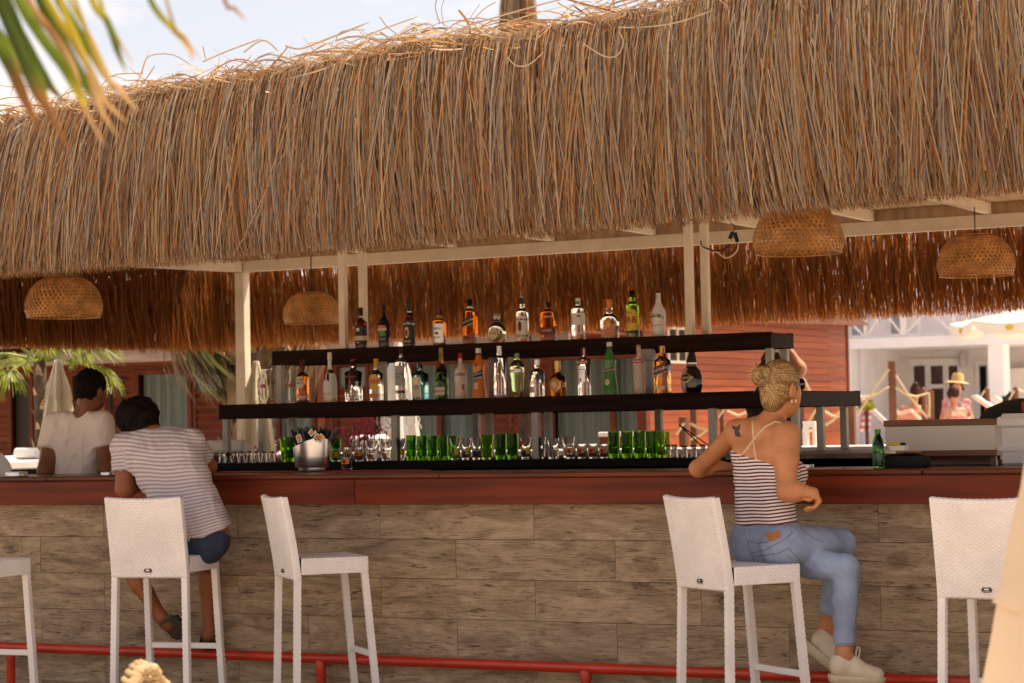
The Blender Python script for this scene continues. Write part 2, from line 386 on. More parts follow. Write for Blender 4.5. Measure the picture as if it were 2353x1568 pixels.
# ------------------------------------------------------------------ pavilion frame
pv = thing('bar_pavilion', 'thatched bar pavilion on cream painted posts and beams', 'pavilion')
CX, CY = -4.89, 4.7
BZ0, BZ1 = 2.645, 2.73
def beam(name, a, c, w=.06, h=None, m=None):
    b = MB(); a, c = Vector(a), Vector(c); b.beam(a, c, w, h or (BZ1 - BZ0)); return b.build(name, m or m_cream, pv)
zc = (BZ0 + BZ1) / 2
beam('beam', (CX - .04, CY, zc), (7.2, CY, zc), .07)
beam('beam', (CX, CY - .036, zc), (-6.1, -.7, zc), .07)
beam('beam', (-6.1, -.75, zc), (7.2, -.75, zc), .07)
beam('beam', (7.2, CY, zc), (7.2, -.75, zc), .07)
def post(x, y, w=.085):
    b = MB(); b.box((0, 0, 0), (w, w, BZ0 - .012), bev=.004); b.build('post', m_cream, pv, loc=(x, y, BZ0 / 2 + .003))
post(CX, CY); post(-6.1, -.75); post(7.2, CY); post(7.2, -.75)
for k in range(15):
    x = -4.55 + k * .8
    b = MB(); b.box((0, 0, 0), (.045, CY + .68, .07)); b.build('rafter', m_cream, pv, loc=(x, 1.95, BZ1 + .036))
b = MB(); b.box((.5, CY + .02, BZ1 + .045), (13.2, .04, .086)); b.build('beam_filler', m_ceil, pv)
nb = 34
for k in range(nb):
    x0 = -6.0 + k * .39
    b = MB(); b.box((0, 0, 0), (.384, 5.5, .016)); b.build('ceiling_board', m_ceil, pv, loc=(x0, 1.95, BZ1 + .082 + .002 * (k % 2)))

# ------------------------------------------------------------------ thatch
def ztop(x):
    "uneven height of the ridge of reeds along the front"
    return float(np.interp(x, [-6.5, -4.5, -2.5, -1.4, -.7, -.15, .3, .9, 1.6, 3.2, 6], [2.98, 3.02, 3.08, 3.16, 3.19, 3.235, 3.225, 3.255, 3.32, 3.36, 3.36]))
PAL = np.array([[.38, .29, .205], [.31, .23, .16], [.43, .265, .115], [.42, .19, .062], [.32, .118, .032], [.15, .068, .030], [.49, .36, .215]])
def palette(n, w):
    i = rng.choice(len(PAL), n, p=np.array(w) / sum(w)); return PAL[i] * rng.uniform(.75, 1.2, (n, 1))
def ribbons(P, wid, lat, col, tip=.55):
    "P (n,k,3) centre lines, wid (n,), lat (n,3) or (n,k,3) sideways unit vectors, col (n,3)"
    n, k, _ = P.shape
    if lat.ndim == 2: lat = np.repeat(lat[:, None, :], k, 1)
    tp = np.ones(k); tp[-1] = tip
    h = lat * (wid[:, None, None] / 2) * tp[None, :, None]
    V = np.stack([P - h, P + h], 2).reshape(-1, 3)
    base = (np.arange(n) * k * 2)[:, None] + (np.arange(k - 1) * 2)[None, :]
    Q = np.stack([base, base + 1, base + 3, base + 2], -1).reshape(-1, 4)
    C = np.ones((n * k * 2, 4), np.float32); C[:, :3] = np.repeat(col, k * 2, 0)
    return V, Q, C
def latvec(along, out, n, spread):
    a = rng.normal(0, spread, n); return along[None, :] * np.cos(a)[:, None] + out[None, :] * np.sin(a)[:, None]
def lowf(x, s, seed):
    r = np.random.default_rng(seed); o = np.zeros_like(x)
    for i in range(6): o += np.sin(x * r.uniform(.6, 7) * s + r.uniform(0, 6)) * r.uniform(.3, 1)
    return o / 3
def zeave(x): return float(np.interp(x, [-3, -2.2, .65, 2.9, 6], [2.205, 2.21, 2.242, 2.305, 2.33]))
def front_lines(x0, t0, t1, off, lean, k=7):
    "hanging reed curves over the front of the roof; t along the fall 0..1"
    n = len(x0); T = t0[:, None] + (t1 - t0)[:, None] * np.linspace(0, 1, k)[None, :]
    zt = np.array([ztop(a) for a in x0])[:, None]
    s = np.clip((T - .10) / .90, 0, 1)
    y = np.where(T < .10, -.30 - .42 * (T / .10), -.72 - .50 * s ** .75)
    z = np.where(T < .10, zt - .10 + .10 * np.sin(T / .10 * pi / 2), zt - (zt - np.array([zeave(a) for a in x0])[:, None]) * (s ** 1.12))
    y = y + off[:, None] * .9; z = z - np.abs(off)[:, None] * .15
    x = x0[:, None] + lean[:, None] * (T ** 1.35)
    x = x + rng.normal(0, .006, (n, 1)) * np.sin(T * 5 + rng.uniform(0, 6, (n, 1)))
    return np.stack([x, y, z], -1)
A = np.array
def front_batch(n, kind):
    x0 = rng.uniform(-6.4, 6.0, n)
    if kind == 0: t0 = rng.uniform(0, .12, n); t1 = rng.uniform(.55, 1.0, n)
    elif kind == 1: t0 = rng.uniform(.1, .6, n); t1 = np.clip(t0 + rng.uniform(.3, .7, n), 0, 1.03)
    else: t0 = rng.uniform(.35, .6, n); t1 = rng.uniform(.93, 1.03, n)
    off = rng.uniform(0, .13, n) ** 1.0 * (1.0 if kind else .7)
    lean = .23 + .08 * lowf(x0, 1.0, 3) + rng.normal(0, .07, n) * np.where(rng.random(n) < .25, 2.6, 1)
    P = front_lines(x0, t0, t1, off, lean)
    wid = rng.uniform(.0024, .0062, n)
    mid = (t0 + t1) / 2
    col = palette(n, [2.6, 2.6, 2.8, 3.6, 2.6, 1.4, 1.3])
    up = palette(n, [4, 4, 2.5, 1.4, .8, .8, 2.]); m = rng.uniform(0, 1, n) > (mid * 1.9); col[m] = up[m]
    lat = latvec(A((1., 0, 0)), A((0, .8, .6)), n, .55)
    return ribbons(P, wid, lat, col)
def join(bs):
    V, Q, C, o = [], [], [], 0
    for v, q, c in bs: V.append(v); Q.append(q + o); C.append(c); o += len(v)
    return np.concatenate(V), np.concatenate(Q), np.concatenate(C)
def mess(n, xr, yr, zf, rad=(.1, .5)):
    "loose tangle lying along the rim"
    x = rng.uniform(*xr, n); y = rng.uniform(*yr, n); k = 7; T = np.linspace(-1, 1, k)[None, :]
    a = rng.normal(.0, .6, n) + rng.choice([0, pi], n); Lh = rng.uniform(.05, .28, n)
    dx = np.cos(a)[:, None] * Lh[:, None] * T; dy = np.sin(a)[:, None] * Lh[:, None] * T * .5
    cu = rng.normal(0, .09, (n, 1)); arch = rng.uniform(-.05, .07, (n, 1))
    X = x[:, None] + dx - np.sin(a)[:, None] * cu * T ** 2; Y = y[:, None] + dy + np.cos(a)[:, None] * cu * T ** 2
    Z = np.array([zf(q) for q in x])[:, None] + rng.uniform(-.05, .045, (n, 1)) + arch * (1 - T ** 2) + rng.normal(0, .05, (n, 1)) * T
    P = np.stack([X, Y, Z], -1); col = np.minimum(palette(n, [3, 2, 4, 2.0, .6, .2, 6.]) * 1.3, .75)  # rim strands lightened, sunlit highlights put into their colour
    la = rng.uniform(0, pi, n); lat = np.stack([-np.sin(a) * np.cos(la), np.cos(a) * np.cos(la), np.sin(la)], -1)
    return ribbons(P, rng.uniform(.004, .011, n), lat, col, .2)

roof = MB()
fr = [(-6.4, -1.0, 2.36), (6.6, -1.0, 2.36), (6.6, -.54, 3.2), (-6.4, -.58, 2.93)]
bk = [(-6.4, -.80, 2.86), (6.6, -.80, 2.86), (7.3, 4.85, 2.86), (-6.2, 4.85, 2.86), (7.3, 4.7, 3.05), (-6.2, 4.7, 2.9)]
roof.add([Vector(p) for p in fr + bk], [(0, 1, 2, 3), (3, 2, 8, 9), (9, 8, 6, 7), (5, 4, 7, 6), (1, 0, 4, 5), (0, 3, 9, 7, 4), (1, 5, 6, 8, 2)])
thatch_root = roof.build('thatched_roof', m_core, pv)
def stuff(name, batches, mat, parent):
    V, Q, C = join(batches); o = link(name, np_mesh(name, V, Q, mat, False, C), parent); o['kind'] = 'stuff'; return o
stuff('front_thatch', [front_batch(22000, 0), front_batch(22000, 1), front_batch(22000, 2)], m_reed, pv)
stuff('ridge_tangle', [mess(2600, (-6.4, 6), (-.72, -.35), lambda q: ztop(q) - .01), mess(900, (-6.4, 6), (-.8, -.66), lambda q: ztop(q) - .05)], m_reed, pv)
# the broadest outer reeds, one by one
variants = []
for i in range(30):
    n = 1; x0 = np.zeros(1); t0 = A([rng.uniform(.02, .3)]); t1 = A([rng.uniform(.7, 1.02)])
    P = front_lines(x0, t0, t1, A([-.012]), A([.23 + rng.normal(0, .12)])); P[..., 2] += 0
    v, q, c = ribbons(P, A([rng.uniform(.0052, .0078)]), latvec(A((1., 0, 0)), A((0, .8, .6)), 1, .3), palette(1, [4, 3, 3, 1.5, .6, .2, 1.5]))
    variants.append((np_mesh('reed', v, q, m_reed, False, c)))
z0 = ztop(0.)
for i in range(230):
    x = -3.6 + 6.8 * (i + random.random()) / 230
    o = link('reed', variants[i % 30], thatch_root); o.location = (x, random.uniform(-.03, .01), (ztop(x) - z0) * .5)
# long stray blades that stick out of the ridge or loop down in front of it
strays = [((255, 262), (300, 250)), ]
def stray(pts, w, Y, grey=True):
    P = [aty(px, py, Y - .004 * i) for i, (px, py) in enumerate(pts)]
    n = 10; out = []
    m = len(P) - 1
    for j in range(n):
        t = j / (n - 1) * m; i = min(int(t), m - 1); f = t - i
        p0, p1, p2, p3 = P[max(i - 1, 0)], P[i], P[i + 1], P[min(i + 2, m)]
        out.append(.5 * ((2 * p1) + (p2 - p0) * f + (2 * p0 - 5 * p1 + 4 * p2 - p3) * f * f + (3 * p1 - p0 - 3 * p2 + p3) * f ** 3))
    Pn = A([[tuple(p) for p in out]]); tan_ = np.gradient(Pn[0], axis=0); tan_ /= np.linalg.norm(tan_, axis=1)[:, None]
    lat = np.cross(tan_, A((0, 1., .3))); lat /= np.linalg.norm(lat, axis=1)[:, None]
    v, q, c = ribbons(Pn, A([w]), lat[None], PAL[[0 if grey else 2]] * 1.1, .2)
    link('stray_blade', np_mesh('stray_blade', v, q, m_reed, False, c), thatch_root)
for pts, w in ((((325, 172), (340, 130), (395, 125), (440, 150)), .006), (((465, 142), (520, 118), (600, 88)), .007), (((472, 135), (466, 105)), .007), (((560, 120), (604, 92), (640, 118)), .008),
               (((800, 100), (870, 70), (960, 38)), .006), (((872, 38), (890, 62), (915, 80)), .006), (((1010, 52), (1000, 18), (1004, -6)), .006), (((1020, 60), (1014, 20), (1024, -10)), .004), (((1085, 48), (1112, 20), (1140, 4)), .005),
               (((1010, 82), (1120, 45), (1250, 8), (1330, -12)), .007), (((1165, 130), (1185, 150), (1215, 148), (1250, 118)), .006), (((1340, 100), (1390, 130), (1420, 125), (1432, 95), (1420, 70)), .006),
               (((1840, 12), (1900, 48), (1960, 42), (2010, 2)), .006), (((1420, 62), (1480, 62), (1560, 50), (1640, 22)), .006), (((1280, 5), (1310, 22), (1340, 30)), .007), (((655, 105), (690, 112), (745, 92), (850, 50)), .009),
               (((230, 200), (262, 172), (330, 168)), .006), (((24, 218), (30, 200), (31, 178)), .005), (((0, 196), (40, 200), (85, 196)), .005), (((770, 95), (785, 72), (840, 68)), .005), (((2085, 0), (2100, 40), (2105, 22)), .005),
               (((2052, 80), (2080, 250), (2100, 330)), .006), (((1740, 30), (1752, 120), (1790, 300)), .007), (((1345, 250), (1360, 238), (1330, 300)), .006)):
    stray(pts, w, -.86 if pts[0][1] < 90 else -.95)

# back and side curtains of reed, seen from inside
def curtain(n, a, c, z0, z1, out, jit=.05, w=(.004, .0095), tw=[.6, .8, 2.5, 4, 4, 2, .4], lean=.05, gap=None):
    a, c, out = A(a), A(c), A(out); d = c - a; al = d / np.linalg.norm(d)
    u = rng.uniform(0, 1, n)
    if gap is not None: u = u[gap(u)]; n = len(u)
    k = 5; T = np.linspace(0, 1, k)[None, :, None]
    top = a[None] + d[None] * u[:, None] + out[None] * rng.uniform(-.05, .05, (n, 1)); zt = rng.uniform(z0 + (z1 - z0) * .35, z1, n)
    fall = zt - (z0 + .085 * u * (lean > 0)) + rng.normal(0, .016, n) ; ln_ = rng.normal(lean, .09, n) + .05 * lowf(u * 10, 1, 5)
    k2 = np.clip(rng.uniform(.35, 1.3, n), 0, 1)
    fall = fall * np.where(k2 > .58, 1, k2)
    P = np.zeros((n, k, 3)); P[:, :, 0:2] = top[:, None, :2]; P[:, :, 2] = zt[:, None] - fall[:, None] * T[:, :, 0]
    P += al[None, None] * (ln_ * fall)[:, None, None] * T ** 1.3 + out[None, None] * (rng.normal(.10, .06, n) * fall)[:, None, None] * T
    lat = latvec(al, out, n, .6)
    return ribbons(P, rng.uniform(*w, n), lat, np.minimum(palette(n, tw) * A((1.10, .92, .68)), .8))  # reed colours warmed towards orange to carry a backlit glow
BY = 5.2
stuff('back_thatch', [curtain(13500, (-5.42, BY, 0), (7.3, BY, 0), 2.085, 3.0, (0, 1., 0), lean=.02, tw=[.1, .2, 1.6, 6, 5, .6, .2])], m_reedb, pv)
dl = Vector((-6.65 + 5.42, -1.1 - BY, 0)).normalized(); ol = (dl.y, -dl.x, 0)
stuff('side_thatch', [curtain(10500, (-5.42, BY, 0), (-6.65, -1.1, 0), 2.07, 3.0, ol, lean=-.12, tw=[.1, .2, 1.0, 5, 6, 1.6, .1])], m_reedb, pv)

# ------------------------------------------------------------------ lamps
def make_lamp(R, label):
    t = thing('pendant_lamp', label, 'lamp', group='woven pendant lamps under the roof')
    prof = [(.34, .53), (.50, .515), (.68, .465), (.83, .385), (.94, .28), (.995, .17), (.995, .09), (.93, 0)]
    prof = [(a * R, z * R * 2 * .98) for a, z in prof]
    pr = []
    for i in range(len(prof) - 1):
        for f in (0, .5): pr.append((prof[i][0] * (1 - f) + prof[i + 1][0] * f, prof[i][1] * (1 - f) + prof[i + 1][1] * f))
    pr.append(prof[-1]); m = len(pr); ns = 46; bs = []
    for sgn in (1, -1):
        ph = np.arange(ns) * 2 * pi / ns; P = np.zeros((ns, m, 3)); Lt = np.zeros((ns, m, 3))
        for i, (r, z) in enumerate(pr):
            a = ph + sgn * i / (m - 1) * 1.05; rr = r + (.0015 if (sgn > 0) else -.0015)
            P[:, i, 0] = rr * np.cos(a); P[:, i, 1] = rr * np.sin(a); P[:, i, 2] = z
            Lt[:, i, 0] = -np.sin(a); Lt[:, i, 1] = np.cos(a)
        bs.append(ribbons(P, np.full(ns, R * .062), Lt, np.ones((ns, 3)), 1.0))
    V, Q, C = join(bs); w = link('weave', np_mesh('weave', V, Q, m_bamboo, False), t); w['kind'] = 'stuff'
    b = MB(); b.lathe([(R * .12, R * 1.065), (R * .34, R * 1.065), (R * .50, R * 1.055), (R * .50, R * 1.045), (R * .34, R * 1.055), (R * .12, R * 1.055)], 28, cap=False); b.build('crown_disc', m_bamboo, t)
    b = MB(); b.tube([(R * .935 * cos(a), R * .935 * sin(a), 0) for a in np.linspace(0, 2 * pi, 33)], R * .018, 6, False); b.build('rim_hoop', m_bamboo, t)
    return t
def lamp(px, pyc, D, wpx, label, ztop_=2.74):
    R = wpx / 2 * D / FOC; t = make_lamp(R, label); p = atd(px, pyc, D); t.location = p - Vector((0, 0, R * .53))
    b = MB(); b.tube([(0, 0, R * 1.04), (0, 0, ztop_ - t.location.z)], .0045, 6); b.lathe([(.012, R * .98), (.016, R * 1.02), (.016, R * 1.10), (.006, R * 1.16)], 10)
    b.build('cord', m_cable, t); return t
lamp(146, 681, 14.7, 178, 'woven bamboo lamp hanging over the man in the plain tee')
lamp(716, 706, 16.6, 134, 'smallest woven bamboo lamp, hanging beside the cream corner post')
lamp(1833, 526, 12.4, 210, 'woven bamboo lamp half hidden by the front thatch, above the woman')
lamp(2241, 585, 14.4, 178, 'woven bamboo lamp hanging clear on a cord near the white parasol')
# loose lamp cable by the tall posts
cb_ = thing('loose_cable', 'loose looped cable with bare lamp holders hanging by the tall posts', 'cable')
def curve_pts(pts, Y, n=6):
    P = [aty(a, b_, Y) for a, b_ in pts]; out = []
    for i in range(len(P) - 1):
        p0, p1, p2, p3 = P[max(i - 1, 0)], P[i], P[i + 1], P[min(i + 2, len(P) - 1)]
        for j in range(n):
            f = j / n; out.append(.5 * ((2 * p1) + (p2 - p0) * f + (2 * p0 - 5 * p1 + 4 * p2 - p3) * f * f + (3 * p1 - p0 - 3 * p2 + p3) * f ** 3))
    return out + [P[-1]]
b = MB(); b.tube(curve_pts([(1625, 545), (1610, 550), (1622, 568), (1645, 578), (1668, 592), (1690, 580), (1696, 562), (1692, 545)], 2.3), .004, 6); b.build('pale_cord', m_cream, cb_)
b = MB(); b.tube(curve_pts([(1610, 552), (1614, 566), (1640, 575), (1662, 572), (1678, 560)], 2.28), .004, 6); b.tube(curve_pts([(1680, 512), (1688, 522), (1682, 538), (1690, 550)], 2.3), .003, 6)
b.tube([aty(1688, 534, 2.3), aty(1694, 556, 2.3)], .012, 8); b.tube([aty(1683, 532, 2.3), aty(1676, 548, 2.3)], .012, 8); b.build('lamp_holder', m_cable, cb_)
# ------------------------------------------------------------------ bar stools
m_wick = M('white_wicker', (.84, .79, .75), .42, var=.06, vscale=6, spec=.4)
m_alu = M('white_tube', (.80, .78, .76), .35)
m_badge = M('badge_black', (.012, .011, .010), .3)
m_badge_t = M('badge_silver', (.6, .58, .54), .3, .6)
def weave_panel(pfun, nu, nv, amp, flipn=False):
    "woven surface: pfun(u,v)->point,normal ; every cell stands proud or lies back in turn"
    vs = []; fs = []; R = 2
    for j in range(nv * R + 1):
        for i in range(nu * R + 1):
            u, v = i / (nu * R), j / (nv * R); p, nrm = pfun(u, v)
            cu, cv = i / R, j / R
            row = int(min(cv, nv - .01)); h = (.25 + .75 * abs(sin(pi * cv)) ** .7) * (.5 + .5 * cos(pi * (cu + row)))
            h *= 0 if (i in (0, nu * R) or j in (0, nv * R)) else 1; vs.append(p + nrm * (amp * h))
    W_ = nu * R + 1
    for j in range(nv * R):
        for i in range(nu * R):
            q = (j * W_ + i, j * W_ + i + 1, (j + 1) * W_ + i + 1, (j + 1) * W_ + i); fs.append(q if not flipn else q[::-1])
    return vs, fs
SW, SD, SH, STH, SZB, SREC, STOP = .425, .372, .787, .079, .686, .064, 1.089
def make_stool(label):
    t = thing('bar_stool', label, 'bar stool', group='white woven bar stools along the bar')
    w = SW / 2; th = .034
    def back_pt(x, z, side):       # curved leaning back
        f = (z - SZB) / (STOP - SZB); y = -SREC * f ** 1.25; dip = -.012 * (1 - (x / w) ** 2) * f
        return Vector((x, y + dip + side * th / 2 + .017, z - .010 * (1 - (x / w) ** 2) * f))
    b = MB()
    for sd_ in (-1, 1):
        nrm = Vector((0, sd_, 0)); v, f = weave_panel(lambda u, vv: (back_pt(-w + SW * u, SZB + (STOP - SZB) * vv, sd_), nrm), 32, 44, .0062, sd_ > 0); b.add(v, f, True)
    for sx in (-1, 1):
        v, f = weave_panel(lambda u, vv: (back_pt(sx * w, SZB + (STOP - SZB) * vv, -1 + 2 * u), Vector((sx, 0, 0))), 3, 44, .004, sx < 0); b.add(v, f, True)
    for z_, sg in ((STOP, 1), (SZB, -1)):
        v, f = weave_panel(lambda u, vv: (back_pt(-w + SW * u, z_, -1 + 2 * vv) + Vector((0, 0, sg * .006 * sin(pi * vv))), Vector((0, 0, sg))), 32, 3, .002, sg < 0); b.add(v, f, True)
    b.build('backrest', m_wick, t)
    b = MB()
    def side(p0, p1, n, z0, z1, nu, nv): return weave_panel(lambda u, vv: (Vector(p0).lerp(Vector(p1), u) + Vector((0, 0, z0 + (z1 - z0) * vv)), Vector(n)), nu, nv, .006)
    for a_, c_, n_, nu in (((w, .034, 0), (w, SD, 0), (1, 0, 0), 26), ((-w, SD, 0), (-w, .034, 0), (-1, 0, 0), 26), ((w, SD, 0), (-w, SD, 0), (0, 1, 0), 32)):
        v, f = side(a_, c_, n_, SH - STH, SH, nu, 9); b.add(v, f, True)
    v, f = weave_panel(lambda u, vv: (Vector((-w + SW * u, .034 + (SD - .034) * vv, SH)), Vector((0, 0, 1))), 32, 28, .004); b.add(v, f, True)
    b.add([Vector(p) for p in ((-w, .03, SH - STH), (w, .03, SH - STH), (w, SD, SH - STH), (-w, SD, SH - STH))], [(3, 2, 1, 0)])
    b.build('seat', m_wick, t)
    lw = .032
    for sx, fy in ((-1, 0), (1, 0), (-1, 1), (1, 1)):
        zt = SZB if not fy else SH - STH
        x0 = sx * (w - lw / 2); y0 = .017 if not fy else SD - lw / 2; x1 = x0 + sx * .012; y1 = y0 + (.058 if fy else -.018)
        b = MB(); nseg = 52; ring = []
        for i in range(nseg + 1):
            f = i / nseg; c_ = Vector((x0 + (x1 - x0) * f, y0 + (y1 - y0) * f, zt * (1 - f) + .004 * f)); r_ = lw / 2 * (1 + .09 * (1 if i % 2 else -.4))
            for a_, bb in ((-1, -1), (0, -1.05), (1, -1), (1.05, 0), (1, 1), (0, 1.05), (-1, 1), (-1.05, 0)): ring.append(c_ + Vector((a_ * r_ * .96, bb * r_ * .96, 0)))
        fs = [(i * 8 + k, i * 8 + (k + 1) % 8, (i + 1) * 8 + (k + 1) % 8, (i + 1) * 8 + k)[::-1] for i in range(nseg) for k in range(8)] + [tuple(nseg * 8 + k for k in range(8))]
        b.add(ring, fs, True); b.build('leg', m_wick, t)
    f_ = 1 - .30 / (SH - STH); y_ = SD - lw / 2 + .058 * f_
    b = MB(); b.box((0, y_, .305), (SW - .03, .022, .030), bev=.004); b.build('footrest', m_alu, t)
    bp = back_pt(0, SZB + .034, -1)
    b = MB(); b.lathe([(.0001, 0), (.012, 0), (.012, .003), (.0001, .003)], 16)
    bad = MB(); n_ = 20; pr = []
    for i in range(n_):
        a_ = 2 * pi * i / n_; pr.append((.021 * (1 if cos(a_) > 0 else -1) * (.55) + .0105 * cos(a_), .0105 * sin(a_)))
    bad.add([Vector((x, 0, z)) for x, z in pr] + [Vector((x * .96, -.003, z * .94)) for x, z in pr], [tuple(range(n_, 2 * n_))] + [(i, (i + 1) % n_, n_ + (i + 1) % n_, n_ + i) for i in range(n_)])
    bo = bad.build('badge', m_badge, t, loc=(0, bp.y - .006, bp.z))
    tb = MB(); tb.box((0, -.0036, .003), (.020, .0006, .006)); tb.box((0, -.0034, -.0055), (.032, .0006, .0016)); tb.build('badge_print', m_badge_t, bo)
    return t
k_ = .97
def spos(x, y): return (CAM.x + (x - CAM.x) * k_, CAM.y + (y - CAM.y) * k_, 0)
proto = make_stool('white woven bar stool standing empty, turned side on to the bar')
STOOLS = {'E': (*spos(-1.264, -.153), -.742), 'M': (*spos(-2.018, -.293), .171), 'W': (*spos(1.158, -.393), -.616), 'R': (*spos(2.544, -.626), -.052)}
def setstool(o, key):
    x, y, z, a = STOOLS[key]; o.location = (x, y, 0); o.rotation_euler = (0, 0, a)
setstool(proto, 'E')
o = dup(proto, label='white woven bar stool under the man in striped tee'); setstool(o, 'M')
o = dup(proto, label='white woven bar stool under the woman in jeans'); setstool(o, 'W')
o = dup(proto, label='white woven bar stool beside the cream parasol cloth, its back to us'); setstool(o, 'R')
o = dup(proto, label='white woven bar stool at the photo edge, only seat corner and leg in view')
p = atd(38, 1290, 11.5); o.location = (p.x - .19, p.y - .26, 0); o.rotation_euler = (0, 0, .12)
# ------------------------------------------------------------------ glass and print materials
def glass(name, col, rough=.015, ior=1.40): return M(name, col, rough, trans=1.0, ior=ior, spec=.5)
g_clear = glass('clear_glass', (.96, .96, .94)); g_amber = glass('amber_spirit', (.58, .15, .018)); g_gold = glass('golden_spirit', (.80, .36, .05))
g_dark = glass('dark_rum', (.10, .022, .012)); g_green = glass('green_bottle_glass', (.20, .42, .05)); g_lime = glass('pale_green_glass', (.62, .84, .35))
g_blue = glass('aqua_glass', (.25, .66, .70)); g_pale = glass('pale_tequila', (.80, .82, .62)); g_brown = glass('almond_liqueur', (.50, .15, .025)); g_deep = glass('deep_green_glass', (.035, .075, .02)); g_blackgl = glass('black_glass', (.006, .007, .006))
g_thin = glass('tumbler_glass', (.86, .85, .83), ior=1.22); g_tgreen = glass('green_tumbler_glass', (.14, .48, .04), ior=1.2); g_tlime = glass('lime_tumbler_glass', (.42, .70, .14), ior=1.2)
g_pet = glass('green_plastic', (.10, .62, .16), .04, 1.3)
def paint(name, col, rough=.35, **k): return mt('print_' + name, col, rough, **k)
c_black = paint('black', (.010, .010, .010)); c_white = paint('white', (.80, .77, .72)); c_red = paint('red', (.42, .018, .015)); c_cream = paint('cream', (.72, .60, .42)); c_gold = paint('gold', (.62, .40, .14), .3, metal=.6)
c_yel = paint('yellow', (.72, .50, .045)); c_org = paint('orange', (.80, .24, .02)); c_grey = paint('grey', (.38, .37, .36)); c_silv = paint('silver', (.62, .60, .58), .28, metal=.8); c_navy = paint('navy', (.025, .03, .075))
c_pink = paint('shell', (.70, .55, .48)); c_dred = paint('maroon', (.14, .012, .015)); c_green = paint('green', (.035, .22, .02), .3, coat=.4); c_oj = paint('juice_orange', (.72, .19, .012), .3, coat=.4)
c_mwhite = paint('matt_white', (.80, .77, .74), .4, coat=.2); c_blk_gl = paint('gloss_black', (.008, .007, .007), .12, coat=.5); c_lilac = paint('mauve', (.55, .38, .40))
def smooth_prof(hb, hn, rn, ht=.97, r0=1.0, foot=.04, belly=None, n=6):
    p = [(r0 * .90, 0), (r0 * .985, .012), (r0, foot)]
    if belly: p += belly
    else: p += [(1.0, hb)]
    a = p[-1]
    for i in range(1, n + 1):
        f = i / n; s = .5 - .5 * cos(pi * f); p.append((a[0] + (rn - a[0]) * s, a[1] + (hn - a[1]) * f))
    return p + [(rn, ht)]
def prof_r(pr, z):
    for (r0, z0, *_), (r1, z1, *_) in zip(pr[:-1], pr[1:]):
        if z0 <= z <= z1 and z1 > z0: return r0 + (r1 - r0) * (z - z0) / (z1 - z0)
    return pr[-1][0]
class Bottle:
    def __init__(s, label, px, top, bot, w, Y, Z, prof, mat, sq=0, flat=1.0, rz=0, body='glass_body', cat='bottle', group='bottles on the shelves', name='bottle'):
        k = pxm(Y, px); s.h = (bot - top) / k; s.r = w / 2 / k; s.sq = sq; s.flat = flat
        X = aty(px, bot, Y).x; s.t = thing(name, label, cat, (X, Y, Z + .001), rz, group)
        s.pr = [(a * s.r, b * s.h, *q) for a, b, *q in prof]
        b = MB(); b.lathe(s.pr, 28, sq=sq, flat=flat); s.body = b.build(body, mat, s.t)
    def R(s, z, a): return prof_r(s.pr, z) * rad(a, s.sq)
    def pos(s, a, z, o=.0008):
        r = s.R(z, a) + o; return Vector((r * cos(a), r * sin(a) * s.flat, z))
    def cap(s, mat, z0, r=None, z1=1.0, name='cap', taper=1.0, top=True):
        r = r * s.r if r else s.R(z0 * s.h, 0) + .0012; b = MB(); H = s.h
        pr = [(r * 1.0, z0 * H), (r * 1.0, z0 * H + .002), (r * taper, z1 * H - .002), (r * taper * .9, z1 * H)]
        b.lathe(pr, 20); b.build(name, mat, s.t); return s
    def band(s, mat, z0, z1, a0=-90, half=180, slope=0, name='label', n=18, o=.0009, shape=None):
        vs = []; fs = []; nv = 6
        for j in range(nv + 1):
            for i in range(n + 1):
                u = i / n * 2 - 1; v = j / nv
                hw = half * (shape(v) if shape else 1); a = radians(a0 + u * hw); z = (z0 + (z1 - z0) * v) * s.h + slope * s.r * radians(u * hw)
                vs.append(s.pos(a, z, o))
        W_ = n + 1
        for j in range(nv):
            for i in range(n): fs.append((j * W_ + i, j * W_ + i + 1, (j + 1) * W_ + i + 1, (j + 1) * W_ + i))
        b = MB(); b.add(vs, fs, True); s.last = b.build(name, mat, s.t); return s
    def text(s, txt, size, zc, mat, slope=0, a0=-90, bold=.02, arch=0, name='lettering', o=.0017, vertical=False, own=None):
        v, f = text_verts(txt, size * s.h, 1, bold); r = s.R(zc * s.h, radians(a0)); out = []
        for x, y, _ in v:
            if vertical: x, y = -y, x
            z = zc * s.h + y + slope * x - arch * x * x / max(r, .001)
            out.append(s.pos(radians(a0) + x / r, z, o))
        b = MB(); b.add(out, f); b.build(name, mat, own or s.last or s.t); return s
    last = None
YM, YT = 2.15, 2.55
std = smooth_prof(.60, .74, .36); sq_ = .5
T = lambda lab, px, top, bot, w, prof, mat, **k: Bottle(lab, px, top, bot, w, YT, ZT, prof, mat, **k)
D_ = lambda lab, px, top, bot, w, prof, mat, **k: Bottle(lab, px, top, bot, w, YM, ZM, prof, mat, **k)
